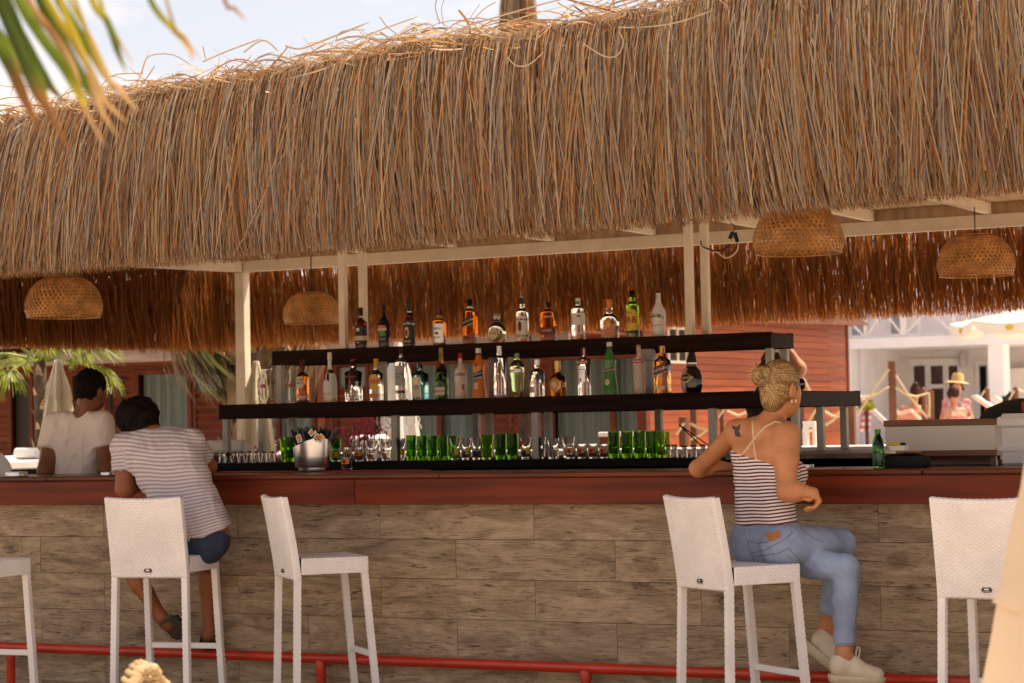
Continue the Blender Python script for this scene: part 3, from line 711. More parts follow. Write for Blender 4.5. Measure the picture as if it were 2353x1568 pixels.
# --- top shelf
b = T('dark bottle with black cap and tan band, first on the top shelf', 830, 712, 807, 29, smooth_prof(.62, .74, .34), g_dark)
b.cap(c_black, .80); b.band(c_white, .76, .79); b.band(c_black, .10, .55, half=100); b.band(c_cream, .20, .31, half=100, o=.0016); b.band(c_white, .42, .50, half=16, o=.0016, name='white_emblem'); b.band(c_cream, .13, .17, half=10, o=.0016, name='leaf_emblem')
b = T('nearly black cream-liqueur bottle with arched red and gold label on the top shelf', 883, 707, 806, 28, smooth_prof(.56, .78, .30, r0=.93), g_blackgl)
b.cap(c_black, .84, r=.36); b.band(c_black, .12, .40, half=70); b.band(c_cream, .40, .47, half=55); b.band(c_red, .455, .53, half=48, o=.0014); b.text('BAILEYS', .06, .492, c_cream, arch=.25); b.band(c_green, .28, .40, half=40, o=.0015, name='picture'); b.text('THE ORIGINAL', .03, .2, c_white)
b = T('dark rum bottle with black pirate label and black cap on the top shelf', 941.5, 701, 804, 28, smooth_prof(.66, .78, .36), g_dark)
b.cap(c_black, .80, r=.42); b.band(c_white, .765, .80, half=180); b.band(c_black, .06, .58, half=95); b.text('Captain Morgan', .075, .52, c_white); b.band(c_gold, .20, .44, half=22, o=.0015, name='figure', shape=lambda v: .4 + .6 * sin(pi * v) ** .5); b.band(c_dred, .24, .38, half=12, o=.002, name='coat'); b.text('BLACK', .06, .12, c_gold)
b = T('squat whisky bottle with maroon cap and ornate silver label on the top shelf', 1010, 714, 801, 34, smooth_prof(.62, .78, .40, r0=.96), g_amber, flat=.8)
b.cap(c_dred, .80, r=.36); b.band(c_gold, .72, .79); b.band(c_silv, .08, .58, half=62); b.text('CHIVAS', .085, .45, c_dred); b.band(c_dred, .30, .36, half=16, o=.0014, name='crest'); b.text('REGAL', .07, .22, c_dred); 
b = T('square whisky bottle with slanted black label and black cap on the top shelf', 1081, 692, 797, 29, smooth_prof(.70, .82, .38), g_amber, sq=sq_)
b.cap(c_black, .84, r=.40); b.band(c_white, .79, .83); b.band(c_black, .42, .58, half=52, slope=.38); b.band(c_gold, .405, .42, half=52, slope=.38, name='trim'); b.text('BLACK LABEL', .055, .51, c_gold, slope=.36); b.band(c_dred, .12, .19, half=28, name='seal')
b = T('round squat clear tequila bottle with bulbous stopper on the top shelf', 1142.5, 724, 794, 45, [(.55, 0), (.78, .02), (.95, .15), (1.0, .30), (.95, .46), (.78, .58), (.5, .66), (.31, .70), (.27, .74), (.27, .86)], g_pale, flat=.62)
b.cap(c_navy, .70, r=.31, z1=.80, name='neck_band'); b.cap(c_cream, .82, r=.38, z1=.90, name='stopper'); b.cap(c_silv, .90, r=.40, z1=1.0, taper=.7, name='stopper_top'); b.band(c_cream, .10, .54, a0=-104, half=36, shape=lambda v: sin(pi * max(.02, min(v, .98))) ** .5); b.text('Don Julio', .10, .34, c_navy, a0=-104); 
b = T('clear white-rum bottle with red pirate figure and tall pale cap on the top shelf', 1201, 684, 790, 29, smooth_prof(.64, .76, .36), g_clear)
b.cap(c_grey, .83, r=.36); b.band(c_white, .08, .56, half=85); b.text('Captain Morgan', .07, .50, c_black); b.band(c_dred, .22, .46, half=20, o=.0015, name='figure', shape=lambda v: .35 + .65 * sin(pi * v) ** .5); b.band(c_gold, .20, .25, half=11, o=.0018, name='barrel'); b.text('WHITE RUM', .07, .14, c_black)
b = T('flask-like bourbon bottle with embossed shoulders and small black stopper', 1260, 695, 786, 36, smooth_prof(.72, .84, .30, r0=1.0), g_amber, sq=.25, flat=.62)
b.cap(c_black, .85, r=.25); b.band(c_dred, .16, .36, half=75, name='label'); b.text('BOURBON', .07, .62, c_gold, own=b.t); b.text('WHISKEY', .06, .27, c_gold)
b = T('clear rum bottle with blank whitish label and white cap on the top shelf', 1329, 688, 785, 31.5, smooth_prof(.74, .83, .34), g_clear)
b.cap(c_white, .84, r=.36); b.band(c_green, .86, .92, a0=-80, half=50, name='leaf_mark', o=.004); b.band(c_mwhite, .36, .64, half=110); b.band(c_navy, .55, .59, a0=-60, half=14, o=.0015, name='blue_mark')
b = T('arched clear bottle with orange sun disc and orange cap on the top shelf', 1401, 689, 780, 44, [(.97, 0), (1, .03), (1.0, .40), (.97, .47), (.86, .54), (.66, .595), (.42, .63), (.34, .66), (.36, .70), (.31, .80), (.29, .95)], g_clear, flat=.5, sq=.2)
b.cap(c_org, .79, r=.33); b.band(c_org, .28, .54, half=24, name='sun_disc', shape=lambda v: sin(pi * max(.02, min(v, .98))) ** .55); b.band(c_gold, .33, .48, half=11, name='sun_face', o=.0014); b.band(c_org, .175, .225, half=38, name='orange_script'); b.last = b.t; b.text('CACHACA', .075, .125, c_org, own=b.t)
b = T('green whisky bottle with yellow label, red letters and tall red cap on the top shelf', 1454.5, 663, 776, 30, smooth_prof(.66, .76, .44, r0=.98), g_green)
b.cap(c_red, .83, r=.40); b.band(c_yel, .16, .58, half=78, shape=lambda v: 1 if v < .85 else 1 - (v - .85) * 3); b.text('J&B', .19, .37, c_red, bold=.03); b.band(c_black, .10, .15, half=78, name='strip'); b.text('RARE', .045, .51, c_dred)
b = T('white coconut liqueur bottle with black cap and arched black letters on the top shelf', 1514, 669, 774, 33, smooth_prof(0, .80, .34, r0=.86, belly=[(.92, .25), (1.0, .45), (.97, .54)]), c_mwhite, body='painted_body')
b.cap(c_black, .84, r=.34); b.last = b.body; b.text('MALIBU', .11, .47, c_black, arch=.30); b.band(c_gold, .34, .42, half=18, name='coconut', shape=lambda v: .4 + .6 * sin(pi * v)); b.band(c_cream, .36, .40, half=9, name='coconut_flesh', o=.0015); b.last = b.body; b.text('CARIBBEAN RUM', .03, .26, c_black)
# --- middle shelf
b = D_('amber liqueur bottle with long wine-red neck and shield label beside the glass jugs', 696, 833, 934, 29, smooth_prof(.60, .74, .34), g_amber)
b.cap(c_dred, .68, r=.38); b.band(c_cream, .34, .60, half=46, shape=lambda v: .65 + .35 * sin(pi * v)); b.text('SOUTHERN', .055, .53, c_dred); b.text('COMFORT', .055, .46, c_dred); b.band(c_dred, .02, .07); b.band(c_cream, .11, .16, half=60, name='strip')
champ = smooth_prof(0, .74, .28, r0=.95, belly=[(1.0, .25), (.97, .40), (.86, .50)], ht=.98)
b = D_('white champagne bottle with black bow tie at its neck', 759, 817, 932, 32, champ, c_mwhite, body='painted_body')
b.cap(c_mwhite, .86, r=.36, taper=.85, name='foil'); b.band(c_black, .585, .66, half=130, slope=0, name='bow_band'); b.band(c_black, .44, .60, a0=-118, half=13, slope=.5, name='ribbon'); b.band(c_black, .44, .58, a0=-78, half=13, slope=-.5, name='ribbon'); b.band(c_gold, .58, .65, a0=-95, half=20, o=.002, name='seal'); b.last = b.body; b.text('IMPERIAL', .045, .17, c_grey); b.band(c_gold, .03, .08, half=120, name='gold_foot')
b = D_('square clear gin bottle with red letters, red figure and red cap', 813, 831, 930, 32.5, smooth_prof(.68, .76, .34), g_clear, sq=.75)
b.cap(c_red, .83, r=.34); b.last = b.t; b.text('BEEFEATER', .062, .58, c_red); b.band(c_red, .27, .52, half=11, name='figure', shape=lambda v: .4 + .6 * abs(sin(2.6 * v))); b.band(c_black, .50, .54, half=5, name='figure_hat'); b.band(c_gold, .18, .21, half=30, name='strip'); b.band(c_black, .13, .145, half=34, name='strip')
b = D_('clear gin bottle with yellow oval label and yellow cap', 865, 832, 930, 31, smooth_prof(.62, .74, .32), g_clear, sq=.2, flat=.75)
b.cap(c_yel, .78, r=.34); b.band(c_yel, .27, .63, half=46, shape=lambda v: .5 + .5 * sin(pi * v)); b.band(c_org, .40, .54, half=56, o=.0014, name='red_panel'); b.text("Gordon's", .085, .47, c_red); b.band(c_org, .08, .18, half=40, name='foot_label'); b.text('LONDON DRY', .03, .13, c_red)
b = D_('tall clear vodka bottle with dark neck and grey label before the closed parasol', 923, 806, 928, 28, smooth_prof(.72, .82, .28), g_clear)
b.cap(c_black, .88, r=.29); b.cap(c_grey, .84, r=.30, z1=.88, name='collar'); b.band(c_grey, .28, .66, a0=-100, half=60); b.text('Ketel One', .055, .50, c_black, a0=-100); b.text('VODKA', .03, .44, c_black, a0=-100); b.band(c_black, .14, .19, half=60, name='strip'); b.band(c_gold, .135, .195, a0=-110, half=14, o=.0014, name='seal')
b = D_('short aqua blue gin bottle with cream label and black cap', 966, 839, 925, 34, smooth_prof(.66, .80, .30, r0=.98), g_blue, sq=.7, flat=.8)
b.cap(c_black, .86, r=.27); b.band(c_cream, .08, .62, a0=-100, half=34); b.text('BOMBAY', .055, .36, c_navy, a0=-100); b.text('SAPPHIRE', .045, .30, c_navy, a0=-100); b.band(c_gold, .44, .55, a0=-100, half=9, o=.0014, name='crest')
b = D_('dark green champagne bottle with orange gold foil neck', 1015, 804, 923, 33, champ, g_deep)
b.cap(c_gold, .70, r=.34, taper=.86, name='foil'); b.last = b.t; b.text('MOET', .085, .80, c_black, vertical=True, o=.006); b.band(c_black, .585, .69, half=180, name='collar'); b.band(c_red, .62, .68, a0=-100, half=22, o=.002, name='seal'); b.band(c_cream, .09, .24, a0=-95, half=62); b.text('CHANDON', .05, .16, c_black, a0=-95)
b = D_('pale pink frosted schnapps bottle with red cap', 1059, 816, 922, 29, smooth_prof(.58, .76, .32, r0=.97), c_pink, body='frosted_body')
b.cap(c_red, .88, r=.33); b.cap(c_white, .85, r=.32, z1=.88, name='collar'); b.band(c_white, .34, .64, a0=-112, half=40, name='moon', shape=lambda v: sin(pi * max(.02, min(v, .98))) ** .5); b.last = b.body; b.text('ARCHERS', .10, .53, c_dred, a0=-98); b.band(c_red, .20, .32, a0=-40, half=10, name='peach_mark')
keg = [(.9, 0), (1.0, .015), (1.0, .06), (.93, .14), (.80, .28), (.73, .42), (.70, .52), (.74, .58), (.80, .64), (.78, .69), (.62, .74), (.44, .79), (.36, .84), (.33, .97)]
b = D_('orange vodka liqueur bottle with waisted body and slanted black label', 1101, 804, 920, 36, keg, c_oj, body='painted_body')
b.cap(c_white, .90, r=.36); b.cap(c_navy, .855, r=.38, z1=.90, name='collar'); b.band(c_black, .43, .525, half=70, slope=.22); b.text('KEGLEVICH', .055, .485, c_cream, slope=.2); b.band(c_black, .355, .43, half=70, slope=.22); b.text('LIQUORE', .07, .395, c_white, slope=.2); b.band(c_cream, .19, .31, half=18, name='ice_cube'); b.band(c_red, .63, .69, half=18, name='crest')
b = D_('tall slim clear vodka bottle with round navy seal near its shoulder', 1149, 798, 918, 28, smooth_prof(.76, .82, .46), g_clear)
b.cap(c_silv, .86, r=.44); b.band(c_navy, .67, .77, a0=-102, half=32, name='seal', shape=lambda v: sin(pi * max(.03, min(v, .97))) ** .5); b.last = b.t; b.text('CIROC', .07, .59, c_grey, bold=0); b.band(c_lilac, .02, .06, half=120, name='foot_tint')
b = D_('fluted green gin bottle like a cocktail shaker with silver cap', 1189, 815, 917, 33, [(.62, 0), (.72, .02), (.80, .18), (.92, .42), (1.0, .56), (1.0, .66), (.98, .70), (.84, .76), (.60, .81), (.36, .85), (.33, .96)], g_lime)
b.cap(c_silv, .87, r=.34); b.band(c_silv, .57, .64, name='silver_band'); b.band(c_dred, .70, .75, a0=-112, half=18, name='seal', o=.002); b.last = b.t; b.text('TANQUERAY', .04, .605, c_grey)
for i in range(0): pass
b = D_('short round clear vodka bottle with blue letters and wide silver neck', 1234.5, 828, 915, 34, smooth_prof(.66, .76, .36, n=8), g_clear)
b.cap(c_silv, .85, r=.37); b.last = b.t; b.text('ABSOLUT', .105, .60, c_navy); b.text('VODKA', .10, .50, c_navy); b.band(c_lilac, .12, .28, a0=-115, half=26, name='small_label'); b.band(c_grey, .41, .418, half=40, name='fine_print'); b.band(c_grey, .37, .378, half=40, name='fine_print')
b = D_('amber liqueur bottle with lozenge shaped gold medallion front and gold cap', 1282, 831, 913.5, 41, smooth_prof(.50, .66, .36, r0=.86, belly=[(.97, .22), (1.0, .36), (.93, .50)]), g_brown, flat=.6)
b.cap(c_gold, .76, r=.36); b.cap(c_gold, .70, r=.34, z1=.76, name='collar'); b.band(c_gold, .10, .58, a0=-100, half=60, name='medallion', shape=lambda v: .05 + .75 * sin(pi * v)); b.band(c_org, .15, .53, a0=-100, half=50, name='medallion_face', o=.003, shape=lambda v: .05 + .72 * sin(pi * v)); b.band(c_cream, .22, .44, a0=-100, half=30, name='medallion_centre', o=.005, shape=lambda v: .05 + .7 * sin(pi * v))  # pale cream lozenge at the middle of the medallion
b = D_('clear vodka bottle with red banner letters and tall red cap', 1343, 800, 912, 30, smooth_prof(.74, .80, .36), g_clear)
b.cap(c_dred, .82, r=.38); b.band(c_white, .815, .97, a0=-60, half=14, name='tax_strip', o=.0032); b.band(c_red, .645, .73, a0=-98, half=75); b.text('SMIRNOFF', .065, .687, c_white, a0=-98); b.band(c_silv, .28, .62, a0=-100, half=44, name='label'); b.band(c_red, .30, .36, a0=-100, half=8, name='crest', o=.0015); b.band(c_red, .53, .545, a0=-100, half=34, o=.0016, name='fine_print'); b.band(c_grey, .47, .48, a0=-100, half=30, o=.0016, name='fine_print')
b = D_('green melon vodka liqueur bottle with waisted body', 1402, 789, 911, 37, keg, c_green, body='painted_body')
b.cap(c_white, .92, r=.36); b.cap(c_navy, .86, r=.38, z1=.92, name='collar'); b.band(c_black, .42, .50, half=68, slope=.18); b.text('KEGLEVICH', .06, .46, c_cream, slope=.17); b.band(c_white, .19, .30, half=22, name='fruit_slice', shape=lambda v: .4 + .6 * sin(pi * v)); b.band(c_yel, .22, .27, half=10, name='fruit_core', o=.0015)
b = D_('pinkish vodka bottle wrapped in red diagonal stripes', 1469, 795, 908.5, 29, smooth_prof(.66, .80, .34, r0=.94), c_pink, body='sleeve')
for i in range(9):
    z_ = .05 + i * .075; b.band(c_red, z_, z_ + .012, half=90, slope=.85, name='stripe', n=14) if z_ < .62 else None
for i in range(4): b.band(c_red, .81 + i * .045, .82 + i * .045, half=90, slope=.5, name='stripe', n=10)
b.band(c_red, .63, .71, half=72); b.text('SMIRNOFF', .065, .67, c_white); b.cap(c_pink, .985, r=.34, name='cap')
b = D_('square whisky bottle with slanted maroon label and gold cap', 1523, 796, 906, 33, smooth_prof(.66, .80, .38), g_gold, sq=sq_)
b.cap(c_gold, .85, r=.40); b.band(c_dred, .42, .60, half=56, slope=.36); b.band(c_cream, .405, .42, half=56, slope=.36, name='trim'); b.text('Red Label', .085, .51, c_white, slope=.34); b.band(c_cream, .10, .16, half=36, name='foot_label'); b.band(c_gold, .66, .72, half=14, name='walking_mark')
bx = thing('gift_tin', 'grey round-cornered gift tin standing behind the maroon-label whisky', 'tin', (aty(1511, 905, 2.5).x, 2.36, ZM + .001), 0, None)
mb = MB(); mb.lathe([(.044, 0), (.045, .004), (.045, .25), (.040, .265), (.03, .27)], 24, sq=.4); mb.build('tin_body', c_grey, bx)
mb = MB(); mb.lathe([(.046, .2), (.046, .204)], 24, sq=.4); mb.build('lid_seam', c_black, bx)
# two-chamber liqueur bottle
b = D_('bulbous two-tone liqueur bottle, cream and black halves, black hood', 1590, 809, 904, 52, [(.72, 0), (.84, .02), (.96, .14), (1.0, .28), (.95, .42), (.78, .54), (.52, .62), (.42, .67), (.40, .74)], c_blk_gl, flat=.55, body='black_half')
b.band(c_lilac, .01, .60, a0=-158, half=44, name='cream_half', o=.0035, n=14); b.band(c_gold, .26, .48, a0=-112, half=36, name='badge', o=.004, shape=lambda v: sin(pi * max(.03, min(v, .97))) ** .6); b.band(c_black, .285, .455, a0=-112, half=32, name='badge_face', o=.0052, shape=lambda v: sin(pi * max(.03, min(v, .97))) ** .6); b.text("SHERIDAN'S", .075, .37, c_gold, a0=-112, o=.0066)
b.cap(c_dred, .64, r=.46, z1=.70, name='neck_label'); b.cap(c_silv, .70, r=.47, z1=.74, name='silver_ring'); b.cap(c_black, .74, r=.48, z1=1.0, taper=.62, name='hood'); b.band(c_cream, .76, .97, a0=-110, half=12, name='tax_strip', o=.011)
# --- jugs
def jug(px, w, label, handle):
    k = pxm(2.72, px); X = aty(px, 936, 2.72).x; t = thing('glass_jug', label, 'jug', (X, 2.72, ZM + .001), 0, 'clear glass jugs')
    r = w / 2 / k; h = 80 / k
    out = [(r * .86, 0), (r * .93, .006), (r * 1.0, h * .3), (r * .95, h * .6), (r * .82, h * .85), (r * .86, h)]
    inn = [(r * .82, h), (r * .78, h * .85), (r * .91, h * .6), (r * .95, h * .3), (r * .88, .014), (r * .02, .012)]
    mb = MB(); mb.lathe(out + inn, 24); mb.build('glass_body', g_thin, t)
    if handle:
        mb = MB(); mb.tube([(-r * .82, 0, h * .86), (-r * 1.25, 0, h * .80), (-r * 1.36, 0, h * .55), (-r * 1.28, 0, h * .34), (-r * .96, 0, h * .30)], .008, 8); mb.build('handle', g_thin, t)
        mb = MB(); mb.lathe([(r * .8, h), (r * .8, h + .006), (r * .2, h + .010), (r * .12, h + .02), (r * .16, h + .03), (r * .02, h + .036)], 20); mb.build('lid', g_thin, t)
    a0 = -105; mb = MB(); vs = []
    for i in range(9):
        a = radians(a0 - 25 + i * 6)
        for z in (h * .50, h * .60): vs.append(Vector(((r * .985) * cos(a), (r * .985) * sin(a), z)))
    mb.add(vs, [(2 * i, 2 * i + 2, 2 * i + 3, 2 * i + 1) for i in range(8)]); mb.build('red_logo', c_red, t)
jug(622, 50, 'clear glass jug with handle and lid at the end of the middle shelf', True)
jug(684, 44, 'clear glass jug without handle behind the shelf post', False)
# ------------------------------------------------------------------ glasses
def lathe_glass(prof_out, prof_in, mat, extra=None):
    mb = MB(); mb.lathe(prof_out + prof_in, 20); return mesh_from('bowl', mb.v, mb.f, mat, mb.smooth)
def gl_shape(r, h, kind):
    if kind == 'shot': o = [(r * 1.0, 0), (r * .99, .002), (r * .76, h * .62), (r * .74, h * .66), (r * .78, h * .70), (r * .80, h)]; i = [(r * .02, h * .995), (r * .02, h * .62), (r * .66, h * .60), (r * .9, .001)]; return o + [(r * .02, h)] if False else None
def make_glass(r, h, mat, kind):
    t = bpy.data.objects.new('glass', None)
    mb = MB()
    if kind == 'shot':   # stands on its rim: thick base on top
        mb.lathe([(r, 0), (r * .80, h * .60), (r * .76, h * .66), (r * .80, h * .70), (r * .82, h * .98), (r * .78, h), (.001, h)], 18, cap=False)
        mb.lathe([(.001, h * .62), (r * .66, h * .60), (r * .92, 0), (r, 0)], 18, cap=False)
    else:
        rb = r * (.82 if kind != 'green' else .93); bt = h * (.10 if kind != 'green' else .17)
        mb.lathe([(.001, 0), (rb * .94, 0), (rb, .003), (rb + (r - rb) * .5, h * .5), (r, h), (r - .0022, h), (rb + (r - rb) * .5 - .003, h * .5), (rb - .003, bt + .003), (rb * .8, bt), (.001, bt)], 22, cap=False)
    return mb
glass_cache = {}
def put_glass(px, top, bot, w, kind, label, group, Y=2.02, Z=1.2155):
    k = pxm(Y, px); r = w / 2 / k; h = (bot - top + random.uniform(-1.2, 1.2)) / k; Y = Y + random.uniform(-.012, .012)
    mat = {'shot': g_thin, 'clear': g_thin, 'label': g_thin, 'short': g_thin, 'green': g_tgreen, 'lime': g_tlime, 'logo': g_thin}[kind]
    t = thing('glass', label, 'glass', (aty(px, bot, Y).x, Y, Z), 0, group)
    t.rotation_euler[2] = random.uniform(-.12, .12); key = (kind, round(r, 3), round(h, 3))
    if key not in glass_cache:
        mb = make_glass(round(r, 3), round(h, 3), mat, kind); me_ = mesh_from('bowl', mb.v, mb.f, mat, mb.smooth); me_.set_sharp_from_angle(angle=radians(38)); glass_cache[key] = me_
    link('bowl', glass_cache[key], t); r, h = key[1], key[2]
    def patch(a0, half, z0, z1, mat, name, o=.001):
        mb = MB(); vs = []
        for i in range(9):
            a = radians(a0 - half + half * i / 4)
            for z in (z0, z1):
                rr = r * (.82 + .18 * z / h) + o; vs.append(Vector((rr * cos(a), rr * sin(a), z)))
        mb.add(vs, [(2 * i, 2 * i + 2, 2 * i + 3, 2 * i + 1) for i in range(8)], True); mb.build(name, mat, t)
    if kind == 'label': patch(-130, 22, h * .35, h * .82, c_org, 'orange_print'); patch(-130, 20, h * .60, h * .82, c_dred, 'red_print', .002); patch(-40, 24, h * .25, h * .55, c_yel, 'yellow_print')
    if kind == 'short': patch(-100, 60, h * .38, h * .70, c_org, 'orange_print'); patch(-90, 14, h * .42, h * .66, c_dred, 'red_print', .002)
    if kind == 'logo':
        mb = MB(); mb.tube([(0, 0, 0)] * 0 + [(r * .95 * cos(radians(-95) + .42 * cos(a)), r * .95 * sin(radians(-95) + .42 * cos(a)), h * .5 + r * .42 * sin(a)) for a in np.linspace(0, 2 * pi, 17)], .0012, 5, False)
        for dz in (-.004, .003): mb.tube([(r * .965 * cos(radians(-95) + q), r * .965 * sin(radians(-95) + q), h * .5 + dz + q * .01) for q in np.linspace(-.5, .5, 7)], .0018, 4)
        mb.build('round_logo', c_black, t)
    return t
ORD = ['first', 'second', 'third', 'fourth', 'fifth', 'sixth', 'seventh', 'eighth']
for i_, px in enumerate((625, 607, 590, 573, 556, 541, 525, 510)): put_glass(px, 1039.5, 1064.5, 15, 'shot', ORD[i_] + ' upturned shot glass counting from the steel bucket towards the striped tee', 'upturned shot glasses near the steel bucket', Y=1.9 + .08 * (px % 2))
for i_, px in enumerate((1614, 1593, 1571.5, 1549, 1534)): put_glass(px, 1015, 1043.5, 17, 'shot', ORD[i_] + " upturned shot glass counting from the woman's elbow", "upturned shot glasses by the woman's elbow", Y=1.95)
put_glass(650, 1012, 1062, 12, 'lime', 'narrow lime tumbler at the bucket\'s edge, nearest the shot glasses', 'green tumblers')
put_glass(666, 1004, 1061, 28, 'green', 'green tumbler touching the steel bucket on the shot glass side', 'green tumblers', Y=2.06)
put_glass(771, 1009, 1060, 26, 'green', 'green tumbler just behind the steel bucket', 'green tumblers', Y=2.25)
for px, l in ((772, 'short orange-banded tumbler tight against the steel bucket'), (798, 'short orange-banded tumbler behind the tumbler on the red mat'), (826, 'short orange-banded tumbler beside two plain clear glasses')): put_glass(px, 1025, 1057, 24, 'short', l, 'short orange banded tumblers', Y=1.95)
put_glass(854, 1010, 1056, 31, 'clear', 'plain clear tumbler next to the orange-banded short glasses', 'plain clear tumblers'); put_glass(889, 1004, 1055, 32, 'clear', 'plain clear tumbler beside an orange-striped glass', 'plain clear tumblers', Y=2.08)
put_glass(919, 1003, 1054, 27, 'label', 'orange-striped tumbler just before the longest green row', 'orange striped tumblers')
for i_, px in enumerate((945, 970, 994, 1018)): put_glass(px, 995, 1052, 24, 'green', ORD[i_] + ' tumbler from the left of the green four beneath the closed parasol', 'green tumblers in the middle row', Y=1.98)
put_glass(1040, 996, 1050, 24, 'green', 'green tumbler hidden behind an orange-striped glass', 'green tumblers', Y=2.2)
put_glass(1046, 1000, 1051, 25, 'label', 'orange-striped tumbler hiding a green one', 'orange striped tumblers', Y=1.96); put_glass(1071, 1000, 1051, 25, 'label', 'orange-striped tumbler between its twin and a plain glass', 'orange striped tumblers', Y=1.96)
put_glass(1096, 1000, 1050.5, 26, 'clear', 'plain clear tumbler before the three green glasses', 'plain clear tumblers', Y=1.96)
put_glass(1119, 993, 1050, 30, 'lime', 'pale lime tumbler starting the three-glass green group', 'green tumblers', Y=1.98)
for px, w_ in ((1150.5, 'touching the pale lime glass'), (1178, 'touching the orange-striped glass')): put_glass(px, 990, 1049, 27, 'green', 'deep green tumbler of a pair, ' + w_, 'pair of deep green tumblers', Y=1.98)
put_glass(1208, 996, 1048, 26, 'label', 'orange-striped tumbler after the deep green pair', 'orange striped tumblers', Y=1.98)
put_glass(1240, 997, 1047, 30, 'clear', 'plain clear tumbler beside the glass with a round black logo', 'plain clear tumblers'); put_glass(1271, 1000, 1047, 29, 'logo', 'clear tumbler with a round black logo', 'plain clear tumblers', Y=1.97); put_glass(1306, 998, 1045, 30, 'clear', 'plain clear tumbler standing behind orange-banded short glasses', 'plain clear tumblers', Y=2.35)
for i_, px in enumerate((1388, 1363, 1337, 1311)): put_glass(px, 1013, 1046, 25, 'short', ORD[i_] + ' short orange-banded tumbler counting back from the tall green glasses', 'short orange banded tumblers in a row', Y=1.97)
for i_, px in enumerate((1411, 1441, 1470, 1498)): put_glass(px, 983, 1045, 28, 'green', ORD[i_] + ' tall green tumbler counting from the orange-banded short glasses', 'tall green tumblers', Y=1.96)
put_glass(1519, 983, 1044, 20, 'lime', 'narrow pale lime tumbler next to the tall green row', 'green tumblers', Y=1.99); put_glass(1533, 984, 1044, 15, 'lime', 'slim pale lime tumbler beside the upturned shot glasses', 'green tumblers', Y=2.08)
put_glass(797, 1038, 1075, 29, 'short', 'short orange-banded tumbler alone on the red bar mat', 'short orange banded tumblers', Y=.50, Z=1.193)
# ------------------------------------------------------------------ things on the bar
BT = 1.1855
for (a, c, lab) in ((496, 684, 'red bar mat under the steel bucket'), (752, 972, 'red bar mat with a single tumbler on it')):
    xa, xc = aty(a, 1079, .5).x, aty(c, 1079, .5).x; b = MB(); b.box((0, 0, 0), (xc - xa, .16, .006), bev=.002); o = b.build('bar_mat', c_red, None, lab, 'bar mat', 'red bar mats', loc=((xa + xc) / 2, .50, BT + .003))
k = pxm(.45, 717); bx_, by_ = aty(717, 1078, .45).x, .45
bk = thing('steel_bucket', 'brushed steel oval ice bucket stuffed with black straw sleeves', 'bucket', (bx_, by_, BT + .0065))
hR = 47 / k; hB = 41 / k; hh = 63 / k; vs = []; n = 40
rows = [(.86, 0.0), (.88, .02), (.96, .5), (1.0, .97), (1.0, 1.0)]
for f, z in rows:
    for i in range(n):
        a = 2 * pi * i / n; dip = .045 * (cos(a + .5)) * (1 if z > .9 else 0); wv = -.02 * sin(2 * a) * (1 if z > .9 else 0)
        vs.append(Vector((hR * f * cos(a), hR * .72 * f * sin(a), hh * (.12 + .88 * z) + dip * .4 + wv * .6)))
for i in range(n):
    a = 2 * pi * i / n; p = vs[-n]; vs.append(Vector((hR * .975 * cos(a), hR * .695 * sin(a), vs[4 * n + i].z)))
for i in range(n):
    a = 2 * pi * i / n; vs.append(Vector((hR * .85 * cos(a), hR * .6 * sin(a), hh * .3)))
m_ = len(vs) // n
b = MB(); b.add(vs, [(r * n + i, r * n + (i + 1) % n, (r + 1) * n + (i + 1) % n, (r + 1) * n + i) for r in range(m_ - 1) for i in range(n)] + [tuple(range(n - 1, -1, -1))], True); b.build('bucket_body', m_steel, bk)
b = MB(); b.lathe([(hR * .70, 0), (hR * .72, .004), (hR * .72, hh * .12), (hR * .7, hh * .125)], 30, flat=.72); b.build('foot_ring', m_steel, bk)
v, f = text_verts('vc', .02, 1); b = MB(); b.add([Vector((x - .01, -hR * .72 * .94 * sqrt(max(0, 1 - ((x - .01) / hR / .95) ** 2)) - .0016, hh * .55 + y)) for x, y, _ in v], f); b.build('engraving', c_grey, bk)
me = None
for i in range(80):
    b = MB(); L_ = random.uniform(.11, .17); b.box((0, 0, L_ / 2), (random.uniform(.010, .018), .003, L_)); a = random.uniform(0, 2 * pi); q = sqrt(random.random()) * .72
    b.build('straw_sleeve', c_black, None if False else bk, loc=(hR * q * cos(a) * .9, hR * .62 * q * sin(a), hh * .52), rot=(random.gauss(0, .12) + .25 * q * -sin(a), .5 * q * cos(a) + random.gauss(0, .1), random.uniform(-.6, .6)))
for (px, py, rz) in ((687, 1007, -.35), (727, 1004, .55), (737, 1006, .7), (717, 992, .9)):
    p = aty(px, py, by_ - hR * .60) - bk.location; s_ = thing('sugar_sachet', 'tmp', 'sachet')
    b = MB(); b.box((0, 0, 0), (.032, .0025, .042)); b.build('paper', c_white, s_); b = MB(); b.box((0, -.0016, .005), (.022, .001, .024)); b.build('orange_print', c_org, s_)
    b = MB(); b.box((0, -.0016, -.012), (.022, .001, .005)); b.build('black_print', c_black, s_)
    s_.location = bk.location + p; s_.rotation_euler = (0, rz, 0)
    s_['label'] = {687: 'sugar sachet leaning alone on the black straw sleeves', 727: 'sugar sachet at the front of an overlapping pair', 737: 'sugar sachet tucked behind another in an overlapping pair', 717: 'sugar sachet half buried among the straw sleeves'}[px]; s_['group'] = 'sugar sachets in the bucket'
